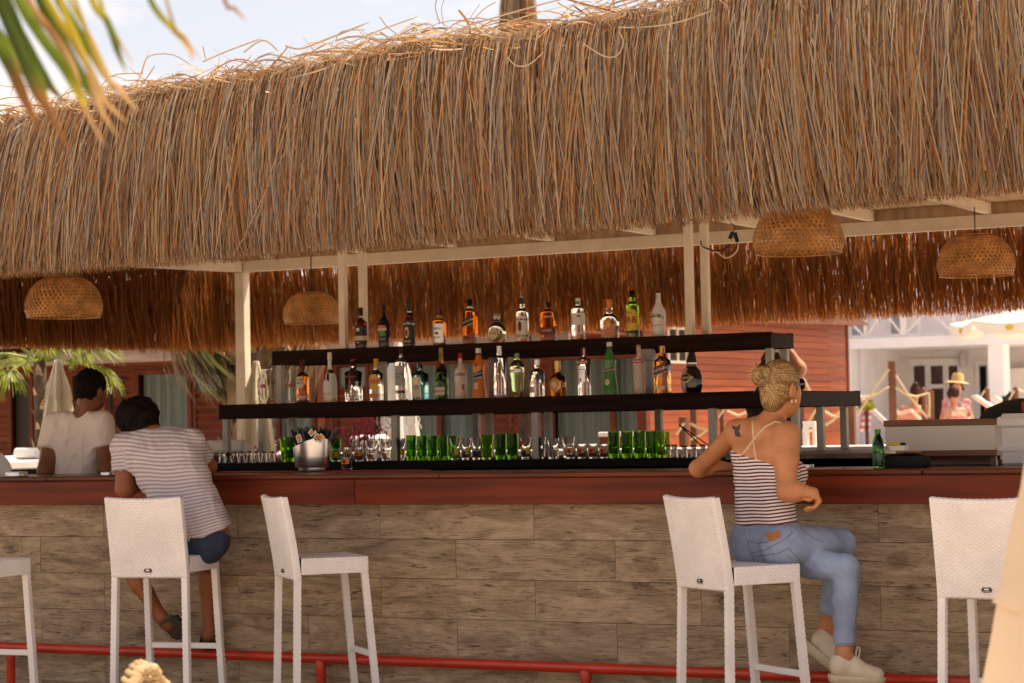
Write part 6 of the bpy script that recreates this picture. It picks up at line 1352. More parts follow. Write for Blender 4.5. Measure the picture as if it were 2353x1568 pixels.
def woman():
    t = thing('person', 'seated woman seen from behind in striped strap top and light blue jeans, blond bun', 'person', J(1762, 1300, 10.15)); inv = -t.location
    f, rt = frame3(radians(48)); z = Vector((0, 0, 1)); k = None
    Lc = lambda px, py, D: Vector(J(px, py, D)) + inv
    B = Body(.0075, .03); T_ = Body(.0075, .03); Jn = Body(.0075, .012)
    lev = [((1757, 1042), .103, .073), ((1761, 1090), .088, .080), ((1757, 1135), .074, .076), ((1757, 1172), .068, .078), ((1761, 1210), .072, .082)]
    for (pp, a, r) in lev:
        c_ = Lc(*pp, 10.16); B.c(c_ - rt * a, c_ + rt * a, r)
        if pp[1] < 1222: T_.c(c_ - rt * a, c_ + rt * a, r + .006)
    for sgn in (-1, 1): c_ = Lc(1766, 1092, 10.16) + rt * (.068 * sgn) + f * .085; B.e(c_, (.062, .062, .065)); T_.e(c_, (.068, .068, .070))
    hipc = Lc(1762, 1250, 10.15); B.c(hipc - rt * .075, hipc + rt * .075, .088); Jn.c(hipc - rt * .078, hipc + rt * .078, .110, k=.03)
    Jn.c(Lc(1761, 1220, 10.15) - rt * .074, Lc(1761, 1220, 10.15) + rt * .074, .094, k=.03)
    LS, RS = Lc(1693, 990, 10.31), Lc(1807, 997, 10.06); mid = (LS + RS) / 2
    B.c(LS, RS, .046, .050); B.c(mid + z * .02, Lc(1770, 970, 10.19), .050, .046); B.c(LS + z * .004, Lc(1768, 968, 10.2), .040, .040); B.c(RS + z * .004, Lc(1778, 968, 10.18), .040, .040); B.c(LS - z * .03, Lc(1757, 1030, 10.16) - rt * .05, .045, .06); B.c(RS - z * .03, Lc(1757, 1030, 10.16) + rt * .05, .045, .06)
    B.c(Lc(1768, 985, 10.19), Lc(1788, 928, 10.19), .050, .046)
    fH, rH = frame3(radians(52)); HC = Lc(1793, 886, 10.19)
    B.e(HC, (.076, .096, .112), Rmat(rH, fH)); B.e(HC + fH * .035 - z * .055, (.060, .062, .075), Rmat(rH, fH)); B.c(HC + fH * .062 - z * .095, HC + fH * .045 - z * .10, .026, .035); B.c(HC + fH * .098 - z * .008, HC + fH * .112 - z * .035, .010, .014, k=.012); B.c(HC + fH * .092 - z * .066 - rH * .015, HC + fH * .092 - z * .066 + rH * .015, .009, k=.01)
    ear = HC + rH * .078 - z * .022 - fH * .004; B.e(ear, (.012, .020, .033), Rmat(rH, fH), k=.01); B.e(ear + rH * .012 + fH * .002, (.008, .010, .018), Rmat(rH, fH), sub=True)
    # arms
    RE, RW = Lc(1808, 1128, 9.97), Lc(1869, 1131, 9.92); B.c(RS, RS.lerp(RE, .45), .050, .047); B.c(RS.lerp(RE, .45), RE, .048, .041); B.c(RE, RE.lerp(RW, .35), .040, .039); B.c(RE.lerp(RW, .35), RW, .039, .0235)
    kn = Lc(1881, 1153, 9.93); sd_ = Vector(FW) * .8 + UP * -.25
    tips = [(Lc(1872 - 3 * i, 1165 + 1.5 * i, 9.905 + .017 * i), Lc(1852 + (0, -4, -2, 4)[i], 1169 + 3.0 * i - 3, 9.905 + .017 * i)) for i in range(4)]
    hand(B, RW, kn, tips, sd_, thumb=(RW.lerp(kn, .35) - RX * .012 - FW * .008, Lc(1860, 1147, 9.90), Lc(1846, 1146, 9.895)))
    LE, LW = Lc(1603, 1076, 10.66), Lc(1715, 1076, 10.78); B.c(LS, LE, .047, .037); B.c(LE, LE.lerp(LW, .4), .036, .035); B.c(LE.lerp(LW, .4), LW, .034, .022)
    kn2 = Lc(1748, 1078, 10.80); hand(B, LW, kn2, [(Lc(1764, 1079 + 2 * i, 10.77 + .018 * i), Lc(1778, 1082, 10.77 + .018 * i)) for i in range(4)], Vector(FW), thumb=(LW.lerp(kn2, .3) - FW * .02, Lc(1748, 1084, 10.73), Lc(1762, 1086, 10.72)))
    # legs
    RH, RK, RA = Lc(1798, 1255, 10.03), Lc(1931, 1249, 10.27), Lc(1897, 1440, 10.37); LH, LK, LA = Lc(1748, 1270, 10.26), Lc(1943, 1306, 9.99), Lc(1938, 1505, 9.97)
    for (a, b_, ra, rb) in ((RH, RK, .074, .044), (RK, RA, .042, .030), (LH, LK, .068, .044), (LK, LA, .044, .033)): B.c(a, b_, ra, rb, k=.01)
    B.c(RA, RA + Vector(UP) * -.05 + Vector(RX) * .03, .032, .03); B.c(LA, LA + Vector(UP) * -.035 + Vector(RX) * .02, .034, .032)
    Jn.c(RH, RK, .104, .072); Jn.c(RK, RK.lerp(RA, .35), .060, .052); cr_ = RK.lerp(RA, .82); Jn.c(RK.lerp(RA, .35), RA, .056, .044, cut=(cr_, RA - RK))
    Jn.c(LH, LK, .088, .061); Jn.c(LK, LK.lerp(LA, .35), .060, .057); cl_ = LK.lerp(LA, .885); Jn.c(LK.lerp(LA, .35), LA, .057, .045, cut=(cl_, LA - LK))
    Jn.c(LK + UP * -.02, LK + UP * .012, .058, .057)
    body = sd_link('body', B, k_tan, t)
    A1, A2, A3 = Lc(1680, 1054, 10.08), Lc(1776, 1074, 9.98), Lc(1841, 1046, 10.20); nn = (A2 - A1).cross(A3 - A1); nn = nn if nn.z > 0 else -nn; T_.plane(A1, nn)
    H1, H2 = Lc(1684, 1218, 10.05), Lc(1838, 1195, 10.10); hn = (H2 - H1).cross(FW); hn = hn if hn.z < 0 else -hn; T_.plane(H1, hn)
    axis = (Lc(1757, 1050, 10.16) - Lc(1757, 1200, 10.16)).normalized(); tilt = (Vector(axis) - Vector(RX) * .10).normalized()
    def arc(V): return V @ np.array(tilt) + 5 + .0012 * np.sin(V[:, 0] * 40 + V[:, 2] * 25)
    top = sd_link('strap_top', T_, f_strw, t, 0, arc, wr=(.006, 42, 3, [(0, 0, 1), (.3, .2, 1)]))
    W1, W2 = Lc(1688, 1215, 10.05), Lc(1836, 1195, 10.12); wn = (W2 - W1).cross(FW); wn = wn if wn.z > 0 else -wn; Jn.plane(W1, wn)
    jeans = sd_link('jeans', Jn, f_denim, t, wr=(.0045, 48, 5, [(.5, .3, 1), (1, .4, .5), (.2, 0, 1)])); t_loc = t.location.copy()
    def tree(o):
        me = o.data; return BVHTree.FromPolygons([v.co + t_loc for v in me.vertices], [tuple(p.vertices) for p in me.polygons])
    def fix(o):
        if o: o.location = -t_loc
        return o
    tj, tb = tree(jeans), tree(body)
    fix(dquad(tj, [(1759, 1225), (1790, 1218), (1794, 1234), (1765, 1244)], 'leather_patch', f_patch, jeans))
    for pts in ([(1731, 1279), (1750, 1276), (1790, 1270), (1812, 1258), (1822, 1272), (1842, 1292)], [(1722, 1272), (1760, 1262), (1800, 1240), (1822, 1222)], [(1716, 1226), (1722, 1262), (1735, 1298)], [(1838, 1214), (1868, 1236), (1892, 1244)], [(1716, 1242), (1740, 1248), (1762, 1244)], [(1969, 1310), (1970, 1360), (1966, 1420), (1960, 1478)], [(1924, 1478), (1948, 1479), (1970, 1476)]):
        fix(dline(tj, pts, .0014, 'seam', f_thread, jeans, o=.0006))
    for (a, b_) in (((1806, 1208), (1817, 1226)), ((1716, 1218), (1719, 1240))): fix(dline(tj, [a, b_], .005, 'belt_loop', f_denim, jeans))
    for pts in ([(1694, 1056), (1716, 1030), (1737, 1002), (1758, 980), (1782, 968), (1792, 971)], [(1738, 1062), (1733, 1035), (1731, 1008), (1729, 978), (1729, 966)]): fix(dline(tb, pts, .0052, 'strap', f_strap, top, o=.001))
    for q in ([(1680, 976), (1694, 981), (1691, 990), (1683, 985)], [(1690, 982), (1701, 973), (1699, 986), (1693, 992)], [(1686, 989), (1697, 987), (1696, 1004), (1688, 1000)], [(1692, 990), (1699, 993), (1702, 1005), (1697, 1002)]): fix(dquad(tb, q, 'tattoo', f_tat, body, 2, .0012))
    # hair: scalp shell, bun and combed strands
    Hh = Body(.006, .015); Hh.e(HC - fH * .006 + z * .008, (.084, .103, .114), Rmat(rH, fH)); Hh.e(HC - fH * .055 - z * .055, (.060, .045, .065), Rmat(rH, fH)); Hh.plane(HC + fH * .052 + z * .02, fH * 1.0 - z * .45); Hh.e(HC + fH * .05 - z * .09 + rH * .02, (.09, .058, .085), Rmat(rH, fH), sub=True); Hh.e(ear + fH * .004, (.03, .022, .036), Rmat(rH, fH), sub=True)
    m_bl = M('blond_hair', (.20, .10, .035), .45, var=.45, vscale=12, stretch=(3, 3, 1), bump=.15, bscale=60); hair = sd_link('hair', Hh, m_bl, t)
    BC = Lc(1752, 864, 10.13); Bn = Body(.006, .022)
    for i in range(16):
        a = i / 16 * 2 * pi; a2 = a + .6; p = BC + Vector(RX) * .024 * cos(a) + Vector(UP) * .022 * sin(a); q = BC + Vector(RX) * .026 * cos(a2) + Vector(UP) * .023 * sin(a2); Bn.c(p, q, .0175, .0165)
    Bn.e(BC + FW * .01, (.03, .03, .03)); bun = sd_link('bun', Bn, m_bl, hair)
    R_ = random.Random(4); th = tree(hair); cols = [(.60, .38, .15), (.44, .25, .09), (.26, .13, .045), (.70, .50, .25), (.17, .08, .03), (.30, .15, .055)]; g_ = MB(); g_.col = None
    mb = MB(); mb.col = (1, 1, 1, 1)
    ends = [(1843, 868), (1838, 850), (1826, 838), (1808, 832), (1790, 832), (1774, 838), (1840, 882), (1836, 892), (1828, 897), (1820, 900), (1812, 906), (1804, 916), (1796, 922), (1786, 926), (1776, 930), (1766, 931), (1757, 927), (1750, 918), (1748, 905), (1832, 860), (1818, 846)]
    for (ex, ey) in ends:
        for r_ in range(30):
            x1, y1 = ex + R_.gauss(0, 6), ey + R_.gauss(0, 6); x0, y0 = 1756 + R_.gauss(0, 7), 866 + R_.gauss(0, 7); out = []
            for j in range(9):
                fq = j / 8; bend = 6 * sin(pi * fq) * (1 if ey < 890 else -.5); q = on(th, lerp_(x0, x1, fq), lerp_(y0, y1, fq) - bend, .001 + .002 * R_.random())
                if q is not None: out.append(q)
            if len(out) > 4: mb.col = (*R_.choice(cols), 1); mb.tube(out, [.0011] * (len(out) - 1) + [.0005], 4)
    tbn = tree(bun)
    for i in range(170):
        a0, r1, a1, r2 = R_.uniform(0, 6.28), R_.uniform(2, 25), 0, R_.uniform(6, 25); a1 = a0 + R_.uniform(.7, 1.8); out = []
        for j in range(8):
            fq = j / 7; a = lerp_(a0, a1, fq); rr = lerp_(r1, r2, fq); q = on(tbn, 1752 + rr * cos(a), 864 + rr * sin(a) * .95, .001 + .004 * sin(pi * fq) * R_.random())
            if q is not None: out.append(q)
        if len(out) > 3: mb.col = (*R_.choice(cols), 1); mb.tube(out, [.0014] * (len(out) - 1) + [.0005], 4)
    for (a, b_) in (((1742, 850), (1722, 838)), ((1738, 858), (1714, 852)), ((1737, 866), (1712, 868)), ((1738, 872), (1716, 882)), ((1744, 880), (1728, 896)), ((1745, 846), (1732, 828)), ((1735, 862), (1718, 860))):
        p, q = J(*a, 10.11), J(*b_, 10.13 + R_.uniform(-.03, .03)); mb.col = (*R_.choice(cols), 1); mb.tube([p, p.lerp(q, .5) + Vector((0, 0, .006)), q], [.0022, .002, .0007], 4); mb.tube([p, p.lerp(q, .5) - Vector((0, 0, .008)), q + Vector((.004, 0, -.012))], [.0022, .002, .0007], 4)
    o = mb.build('strands', h_blond, hair, loc=-t_loc)
    # sunglasses and earring
    for s_ in (-1, 1):
        c_ = HC + fH * .098 + rH * (.032 * s_) + z * .006; b = MB(); b.lathe([(.001, -.003), (.024, -.003), (.027, 0), (.024, .003), (.001, .003)], 18, cap=False)
        if s_ < 0: gl = b.build('sunglasses', f_blk, t, loc=c_, rot=fH.to_track_quat('Z', 'Y').to_euler())
        else: lens = b.build('lens', f_blk, t, loc=c_, rot=fH.to_track_quat('Z', 'Y').to_euler())
    b = MB(); b.beam(HC + fH * .095 + rH * .058 + z * .008, HC + rH * .084 - fH * .005 + z * .0, .005, .008); b.build('temple', f_blk, t)
    b = MB(); ec = ear - z * .048 + rH * .006; b.tube([ec + fH * .013 * cos(a) + z * .015 * sin(a) for a in np.linspace(0, 2 * pi, 17)], .0024, 6, False); b.build('hoop_earring', f_gold, t)
    shoe('s', Lc(1918, 1562, 9.97), Lc(2024, 1568, 9.98), UP, t)
    hv = Lc(1862, 1492, 10.36); tv = Lc(1924, 1543, 10.30); shoe('s', hv, tv, Vector(UP) * .8 + Vector(RX) * .55, t)
woman()

# ================================================================== the man on the stool
def man():
    t = thing('person', 'seated man leaning over the bar in white tee with thin mauve stripes', 'person', J(462, 1270, 11.68)); inv = -t.location; Lc = lambda px, py, D: Vector(J(px, py, D)) + inv
    f, rt = frame3(radians(26)); z = Vector((0, 0, 1)); B = Body(.009, .03); T_ = Body(.009, .035); Sh = Body(.009, .03)
    lev = [((452, 1222, 11.70), .085, .098), ((443, 1185, 11.74), .088, .098), ((420, 1140, 11.79), .094, .100), ((399, 1095, 11.84), .104, .102), ((381, 1055, 11.90), .118, .098), ((370, 1030, 11.95), .13, .08)]
    for (pp, a, r) in lev: c_ = Lc(*pp); B.c(c_ - rt * a, c_ + rt * a, r - .006); T_.c(c_ - rt * a, c_ + rt * a, r + .008)
    c_ = Lc(452, 1240, 11.69); B.c(c_ - rt * .08, c_ + rt * .08, .095); Sh.c(c_ - rt * .08, c_ + rt * .08, .106); T_.c(Lc(456, 1228, 11.70) - rt * .085, Lc(456, 1228, 11.70) + rt * .085, .110)
    LS, RS = Lc(287, 1023, 12.02), Lc(441, 1014, 11.90); B.c(LS, RS, .05); T_.c(LS, RS, .064); T_.c(Lc(330, 1008, 12.0), Lc(400, 1004, 11.96), .058)
    B.c(Lc(352, 1000, 12.0), Lc(325, 965, 12.12), .06, .055); HC = Lc(316, 958, 12.16); fH = (f * .55 - z * .75 - RX * .25).normalized(); rH = (RX * .9 - FW * .2 + z * .1).normalized()
    B.e(HC, (.082, .105, .092)); B.e(HC + fH * .06, (.06, .07, .06)); B.e(Lc(301, 992, 12.06), (.026, .016, .02))
    LE, RE = Lc(288, 1122, 11.98), Lc(478, 1072, 12.10); B.c(LS, LE, .058, .050); B.c(LE, Lc(340, 1104, 12.18), .048, .036); B.c(RS, RE, .054, .043); B.c(RE, Lc(440, 1080, 12.42), .042, .028)
    hand(B, Lc(345, 1102, 12.2), Lc(362, 1094, 12.28), [(Lc(372, 1090 + 3 * i, 12.3 + .015 * i), Lc(380, 1094 + 3 * i, 12.3 + .015 * i)) for i in range(4)], Vector(FW), thumb=(Lc(350, 1100, 12.2), Lc(360, 1088, 12.2), Lc(368, 1084, 12.22)))
    hand(B, Lc(436, 1081, 12.44), Lc(414, 1082, 12.50), [(Lc(402, 1081 + 2 * i, 12.5 + .017 * i), Lc(392, 1084 + 2 * i, 12.5 + .017 * i)) for i in range(4)], Vector(FW), thumb=(Lc(430, 1080, 12.42), Lc(415, 1086, 12.42), Lc(404, 1087, 12.42)))
    slL, slR = LS.lerp(LE, .62), RS.lerp(RE, .62); T_.c(LS, LE, .070, .080, cut=(slL, LE - LS)); T_.c(RS, RE, .066, .070, cut=(slR, RE - RS))
    LK, LA = Lc(296, 1300, 12.05), Lc(371, 1418, 11.93); RK, RA = Lc(477, 1295, 12.05), Lc(481, 1447, 12.02)
    for (h_, k_, a_, ra) in ((Lc(438, 1262, 11.70), LK, LA, .053), (Lc(470, 1258, 11.66), RK, RA, .048)):
        B.c(h_, k_, .078, .056, k=.012); m = k_.lerp(a_, .35); B.c(k_, m, .053, ra, k=.012); B.c(m, a_, ra, .029, k=.012); q = h_.lerp(k_, .62); Sh.c(h_, k_, .080, .072, k=.015, cut=(q, k_ - h_))
    B.c(LA, Lc(383, 1432, 11.95), .034, .030); B.c(Lc(383, 1432, 11.95), Lc(402, 1456, 12.08), .030, .026); B.c(RA, Lc(478, 1462, 12.06), .031, .03); B.c(Lc(478, 1462, 12.0), Lc(486, 1466, 12.20), .03, .024)
    body = sd_link('body', B, k_brown, t)
    P1, P2 = Lc(427, 1256, 11.6), Lc(512, 1214, 11.6); n_ = (P2 - P1).cross(FW); n_ = n_ if n_.z < 0 else -n_; T_.plane(P1, n_)
    spine = [np.array(Lc(*q[0])) for q in lev]; ax = (spine[-1] - spine[0]) / np.linalg.norm(spine[-1] - spine[0]); la, lb = np.array(LS), np.array(LE)
    def arc(V):
        up_ = V @ np.array(UP); rg = V @ np.array(RX); fr2 = np.clip((up_.max() - up_) / (up_.max() - up_.min()), 0, 1); s = up_ - (-.06 + .50 * fr2 ** 1.6) * (rg - np.median(rg)) + .004 * np.sin(rg * 22 + up_ * 14); al = (lb - la) / np.linalg.norm(lb - la); tl = (V - la) @ al; dl_ = np.linalg.norm(V - la - tl[:, None] * al, axis=1); on_arm = (dl_ < .083) & (tl > .03)
        return np.where(on_arm, 3 - tl, s + 5)
    shirt = sd_link('striped_tee', T_, f_strm, t, 0, arc, wr=(.011, 26, 8, [(1, .3, .9), (-.8, 0, 1), (1, .5, .1)]))
    w1 = Lc(470, 1205, 11.6); Sh.plane(w1, z); sd_link('denim_shorts', Sh, f_dk, t, wr=(.006, 40, 2))
    Hh = Body(.007, .02); Hh.e(HC + z * .006, (.110, .124, .106)); Hh.e(Lc(338, 958, 12.04), (.055, .05, .05)); Hh.e(Lc(336, 978, 12.03), (.075, .06, .05)); Hh.e(Lc(318, 988, 12.03), (.07, .05, .045)); Hh.e(Lc(290, 965, 12.12), (.05, .06, .06)); Hh.e(Lc(297, 996, 12.02), (.034, .03, .022), sub=True)
    for i in range(40): a = rng.normal(0, 1, 3); a /= np.linalg.norm(a); a[2] = abs(a[2]) * .9; Hh.e(np.array(HC) + np.array((0, 0, .012)) + a * np.array((.098, .10, .094)), (.022, .022, .02))
    sd_link('hair', Hh, h_black, t, wr=(.016, 90, 4))
    f_sand = M('sandal_sole', (.085, .075, .065), .8); f_strap2 = M('sandal_strap', (.02, .022, .03), .6)
    def sandal(h_, to, nrm, wid):
        h_, to, nrm = Vector(h_), Vector(to), Vector(nrm).normalized(); d = (to - h_); L_ = d.length; d.normalize(); nrm = (nrm - d * nrm.dot(d)).normalized(); sd_ = d.cross(nrm); pr = [(-.02, .55), (.02, .85), (.25, .92), (.5, .95), (.75, 1.1), (.92, .9), (1.0, .45)]
        top = [h_ + d * (a * L_) + sd_ * (s_ * w * wid / 2) for s_, seq in ((1, pr), (-1, pr[::-1])) for a, w in seq]; n = len(top); b = MB(); b.add([p - nrm * .010 for p in top] + [p + nrm * .010 for p in top], [tuple(range(n - 1, -1, -1)), tuple(range(n, 2 * n))] + [(i, (i + 1) % n, n + (i + 1) % n, n + i) for i in range(n)]); o = b.build('sandal', f_sand, t)
        b = MB()
        for a in (.45, .68): c_ = h_ + d * (a * L_); b.tube([c_ + sd_ * wid * .5, c_ + sd_ * wid * .4 + nrm * .05, c_ + nrm * .066, c_ - sd_ * wid * .4 + nrm * .05, c_ - sd_ * wid * .5], .007, 6)
        b.build('strap', f_strap2, o)
    sandal(Lc(380, 1421, 11.90), Lc(424, 1460, 12.06), FW * .9 + UP * .25 - RX * .1, .095); sandal(Lc(470, 1481, 11.95), Lc(490, 1484, 12.2), UP, .095)
man()

# ================================================================== people standing behind the bar
def standing(label, cx, cy_top, D, ang, skin, hairm, teem, head, sh, levels, arms, stripes=None, long_hair=False, glasses=False, raised=False, headang=None, legm=None):
    t = thing('person', label, 'person', Vector((J(cx, 1000, D).x, J(cx, 1000, D).y, 0))); inv = -t.location; Lc = lambda px, py, d=D: Vector(J(px, py, d)) + inv
    f, rt = frame3(ang); z = Vector((0, 0, 1)); B = Body(.010, .035); T_ = Body(.010, .04)
    for (pp, a, r) in levels: c_ = Lc(*pp); B.c(c_ - rt * a, c_ + rt * a, r - .006); T_.c(c_ - rt * a, c_ + rt * a, r + .01)
    c_ = Lc(*levels[-1][0]); hz = Vector((c_.x, c_.y, .95)); B.c(hz - rt * .08, hz + rt * .08, .11); B.c(c_, hz, .09, .11); q_ = levels[-1][2] + .012; T_.c(c_ - rt * levels[-1][1], hz - rt * .06, q_, .12); T_.c(c_ + rt * levels[-1][1], hz + rt * .06, q_, .12)
    L_ = Body(.012, .03)
    for s_ in (-1, 1):
        h_ = hz + rt * (.09 * s_); kk = Vector((h_.x, h_.y, .5)) + f * .02; a_ = Vector((h_.x, h_.y, .09)); B.c(h_, kk, .08, .055); B.c(kk, a_, .052, .034); B.c(a_ - z * .04, a_ - z * .06 + f * .15, .034, .028); L_.c(h_, kk, .092, .07); L_.c(kk, a_, .07, .055)
    L_.c(hz - rt * .08, hz + rt * .08, .122); LS, RS = Lc(*sh[0]), Lc(*sh[1]); B.c(LS, RS, .05); T_.c(LS, RS, .064)
    hA = ang if headang is None else headang; fH, rH = frame3(hA); HC = Lc(*head); nb = (LS + RS) / 2 + z * .04
    B.c(nb - z * .03, HC - z * .07 - fH * .01, .058, .054); T_.c(LS.lerp(RS, .3) + z * .012, LS.lerp(RS, .7) + z * .012, .06)
    B.e(HC, (.076, .096, .110), Rmat(rH, fH)); B.e(HC + fH * .035 - z * .055, (.062, .064, .072), Rmat(rH, fH)); B.c(HC + fH * .098 - z * .008, HC + fH * .114 - z * .032, .010, .014, k=.012)
    for s_ in (-1, 1): B.e(HC + rH * (.080 * s_) - z * .015, (.012, .02, .032), Rmat(rH, fH), k=.01)
    for S_, E_, W_, K_, cutf in arms:
        s0 = LS if S_ == 'L' else RS; e, w, kn = Lc(*E_), Lc(*W_), Lc(*K_); B.c(s0, e, .056, .044); B.c(e, w, .042, .028); dd = (kn - w).normalized()
        sdv = dd.cross(Vector(FW)); sdv = sdv.normalized() if sdv.length > .1 else Vector(RX)
        hand(B, w, kn, [(kn + dd * .035 + sdv * .017 * (i - 1.5) + f * .012, kn + dd * (.062 - .006 * abs(i - 1.2)) + sdv * .015 * (i - 1.5) + f * .03) for i in range(4)], sdv, thumb=(w.lerp(kn, .3) + sdv * .02, w.lerp(kn, .8) + sdv * .045, kn + sdv * .05 + dd * .01))
        if cutf: T_.c(s0, e, .074, .078, cut=(s0.lerp(e, cutf), e - s0))
    body = sd_link('body', B, skin, t); T_.plane(hz - z * .02, -z)
    T_.e(nb + z * .062 + f * .01, (.060, .064, .034), sub=True)
    tee = sd_link('tee', T_, teem, t, wr=(.012, 24, 11, [(1, .3, .15), (1, .2, .5), (.9, .2, -.5)])); sd_link('trousers', L_, legm or f_dk, t)
    Hh = Body(.008, .02); Hh.e(HC - fH * .006 + z * .016, (.090, .108, .108), Rmat(rH, fH)); Hh.plane(HC + fH * .05, fH - z * .9); Hh.e(HC + fH * .045 - z * .10, (.12, .085, .085), Rmat(rH, fH), sub=True)
    if long_hair:
        for i in range(24): a = (i / 23 - .5) * 4.4; d_ = (-fH * cos(a) + rH * sin(a)); p = HC + d_ * .085 - z * .02; Hh.c(p, p - z * random.uniform(.18, .34) + d_ * random.uniform(.01, .06), .026, .016)
    else: Hh.e(HC - fH * .062 - z * .060, (.062, .040, .050), Rmat(rH, fH)); Hh.plane(HC - z * .082, -z - fH * .3)
    sd_link('hair', Hh, hairm, t, wr=(.010, 110, 6))
    if glasses:
        b = MB(); b.beam(HC + fH * .1 + rH * .066 + z * .01, HC + rH * .086 - fH * .0 + z * .008, .006, .006); b.tube([HC + fH * .1 + rH * .066 + z * .01 + z * -.02 * i for i in range(3)], .004, 6); b.build('glasses', m_steel, t)
    return t
standing('standing man in a plain pale tee seen from behind, head bowed to one side', 180, 855, 13.4, radians(4), k_dark, h_black, f_tee, (208, 893, 13.42), ((127, 974, 13.45), (234, 972, 13.38)),
         [((178, 1000, 13.42), .115, .085), ((173, 1040, 13.42), .078, .088), ((171, 1085, 13.42), .062, .086)], [('L', (104, 1082, 13.32), (112, 1112, 13.5), (114, 1120, 13.6), .56), ('R', (244, 1080, 13.28), (238, 1110, 13.5), (234, 1118, 13.6), .56)], glasses=True, headang=radians(38))
standing('person behind the shelves with both arms raised holding back dark hair', 1775, 800, 15.6, radians(-10), k_rosy, h_brown, M('dark_swim_top', (.03, .02, .03), .7), (1778, 838, 15.6), ((1752, 905, 15.7), (1816, 905, 15.5)),
         [((1778, 930, 15.6), .11, .085), ((1778, 975, 15.6), .10, .085)], [('L', (1758, 862, 15.8), (1772, 820, 15.75), (1777, 810, 15.75), None), ('R', (1836, 846, 15.5), (1818, 812, 15.5), (1808, 803, 15.5), None)], long_hair=True)
# ================================================================== sunbathers
def sunbather(label, px, D, hx, hy, ang, hairm, bun=False, bow=None, hat=False, topm=None, tilt=0, side=0):
    sc_ = D / FOC; t = thing('person', label, 'person', Vector((J(px, 960, D).x, J(px, 960, D).y, 0)), 0, None); inv = -t.location; Lc = lambda a, b_, d=D: Vector(J(a, b_, d)) + inv
    f, rt = frame3(ang); z = Vector((0, 0, 1)); B = Body(.012, .035); HC = Lc(hx, hy); base = Lc(px, 962)
    zs = HC.z - .27; S0 = Vector((base.x, base.y, zs)) + (HC - base).project(Vector(RX)) * .5; hip = Vector((base.x, base.y, HC.z - .74))
    B.c(hip - rt * .08, hip + rt * .08, .13); B.c(hip.lerp(S0, .45) - rt * .075, hip.lerp(S0, .45) + rt * .075, .095); B.c(hip.lerp(S0, .8) - rt * .10, hip.lerp(S0, .8) + rt * .10, .09); LS, RS = S0 - rt * .165, S0 + rt * .165; B.c(LS, RS, .05); B.c(S0, HC - z * .05, .05)
    B.e(HC, (.076, .096, .11), Rmat(rt, f)); B.e(HC + f * .035 - z * .055, (.06, .06, .07), Rmat(rt, f))
    for s_, SS in ((-1, LS), (1, RS)):
        e = SS - z * .24 + rt * (.06 * s_) - f * .02; w = e - z * .10 + f * .2 - rt * .1 * s_; B.c(SS, e, .046, .038); B.c(e, w, .036, .025); hand(B, w, w + f * .08, [(w + f * .11 + rt * .017 * (i - 1.5), w + f * .14 + rt * .016 * (i - 1.5)) for i in range(4)], rt, thumb=(w + f * .03, w + f * .06 - rt * .04 * s_, w + f * .09 - rt * .045 * s_))
        kk = hip + f * .42 + rt * (.1 * s_) + z * .10; B.c(hip + rt * .08 * s_, kk, .085, .055); B.c(kk, kk + f * .18 - z * .40, .05, .032); B.c(kk + f * .18 - z * .40, kk + f * .32 - z * .43, .03, .025)
    sd_link('body', B, k_rosy, t); Hh = Body(.009, .02); Hh.e(HC - f * .006 + z * .014, (.086, .106, .108), Rmat(rt, f)); Hh.plane(HC + f * .045, f - z * .7)
    if bun: Hh.e(HC - f * .06 + z * .11, (.05, .05, .045))
    else:
        for i in range(10): Hh.c(HC - rt * .06 + f * (.02 * (i % 3)), HC - rt * (.10 + .01 * i) + f * .05 - z * .28, .025, .014)
    sd_link('hair', Hh, hairm, t)
    if topm and not hat:
        T_ = Body(.009, .02); c_ = hip.lerp(S0, .68); T_.c(c_ - rt * .11, c_ + rt * .11, .108); T_.plane(c_ + z * .022, z); T_.plane(c_ - z * .022, -z); o = sd_link('bikini_band', T_, topm, t)
        if bow: b = MB(); q = c_ - f * .115; b.lathe([(.001, -.03), (.035, -.02), (.04, 0), (.03, .03), (.001, .035)], 8, q, cap=False); b.tube([q, q - z * .08 + rt * .02], .014, 6); b.tube([q, q - z * .07 - rt * .03], .012, 6); b.build('bow', topm, t)
    if hat:
        b = MB(); b.lathe([(.001, .16), (.07, .155), (.095, .12), (.10, .04), (.105, .03), (.19, .005), (.20, 0), (.105, .018)], 26, cap=False); b.build('straw_hat', M('straw', (.55, .36, .14), .7, var=.2, vscale=30), t, loc=HC + z * .05, rot=(0, .12, .3))
        T_ = Body(.010, .03); T_.c(hip.lerp(S0, .4) - rt * .08, hip.lerp(S0, .4) + rt * .08, .112); T_.c(hip.lerp(S0, .8) - rt * .11, hip.lerp(S0, .8) + rt * .11, .105); T_.c(LS, RS, .066); sd_link('shirt', T_, topm, t)
m_bik = M('pink_bikini', (.80, .18, .42), .6); m_flo = M('red_floral', (.66, .62, .60), .8, var=.1, vscale=16, col2=(.55, .03, .05))
sunbather('sunbather with dark bun and slim pink bikini strap, back to us', 2100, 36, 2102, 899, radians(5), h_brown, bun=True, topm=m_bik); sunbather('sunbather with pink bow bikini and hair pulled over one shoulder', 2192, 35, 2190, 903, radians(-25), h_brown, bow=True, topm=m_bik)
sunbather('person in straw hat and red floral shirt facing the bow-bikini sunbather', 2196, 36.6, 2199, 886, radians(195), h_brown, hat=True, topm=m_flo)
dy_ = 18
lg = thing('person', 'sunbather lying on a lounger with bare legs beside the tallest rope post', 'person', Vector((J(2072, 950, 34).x, J(2072, 950, 34).y, 0))); inv = -lg.location; B = Body(.012, .03); Lc = lambda a, b_, d=34: Vector(J(a, b_ + dy_, d)) + inv
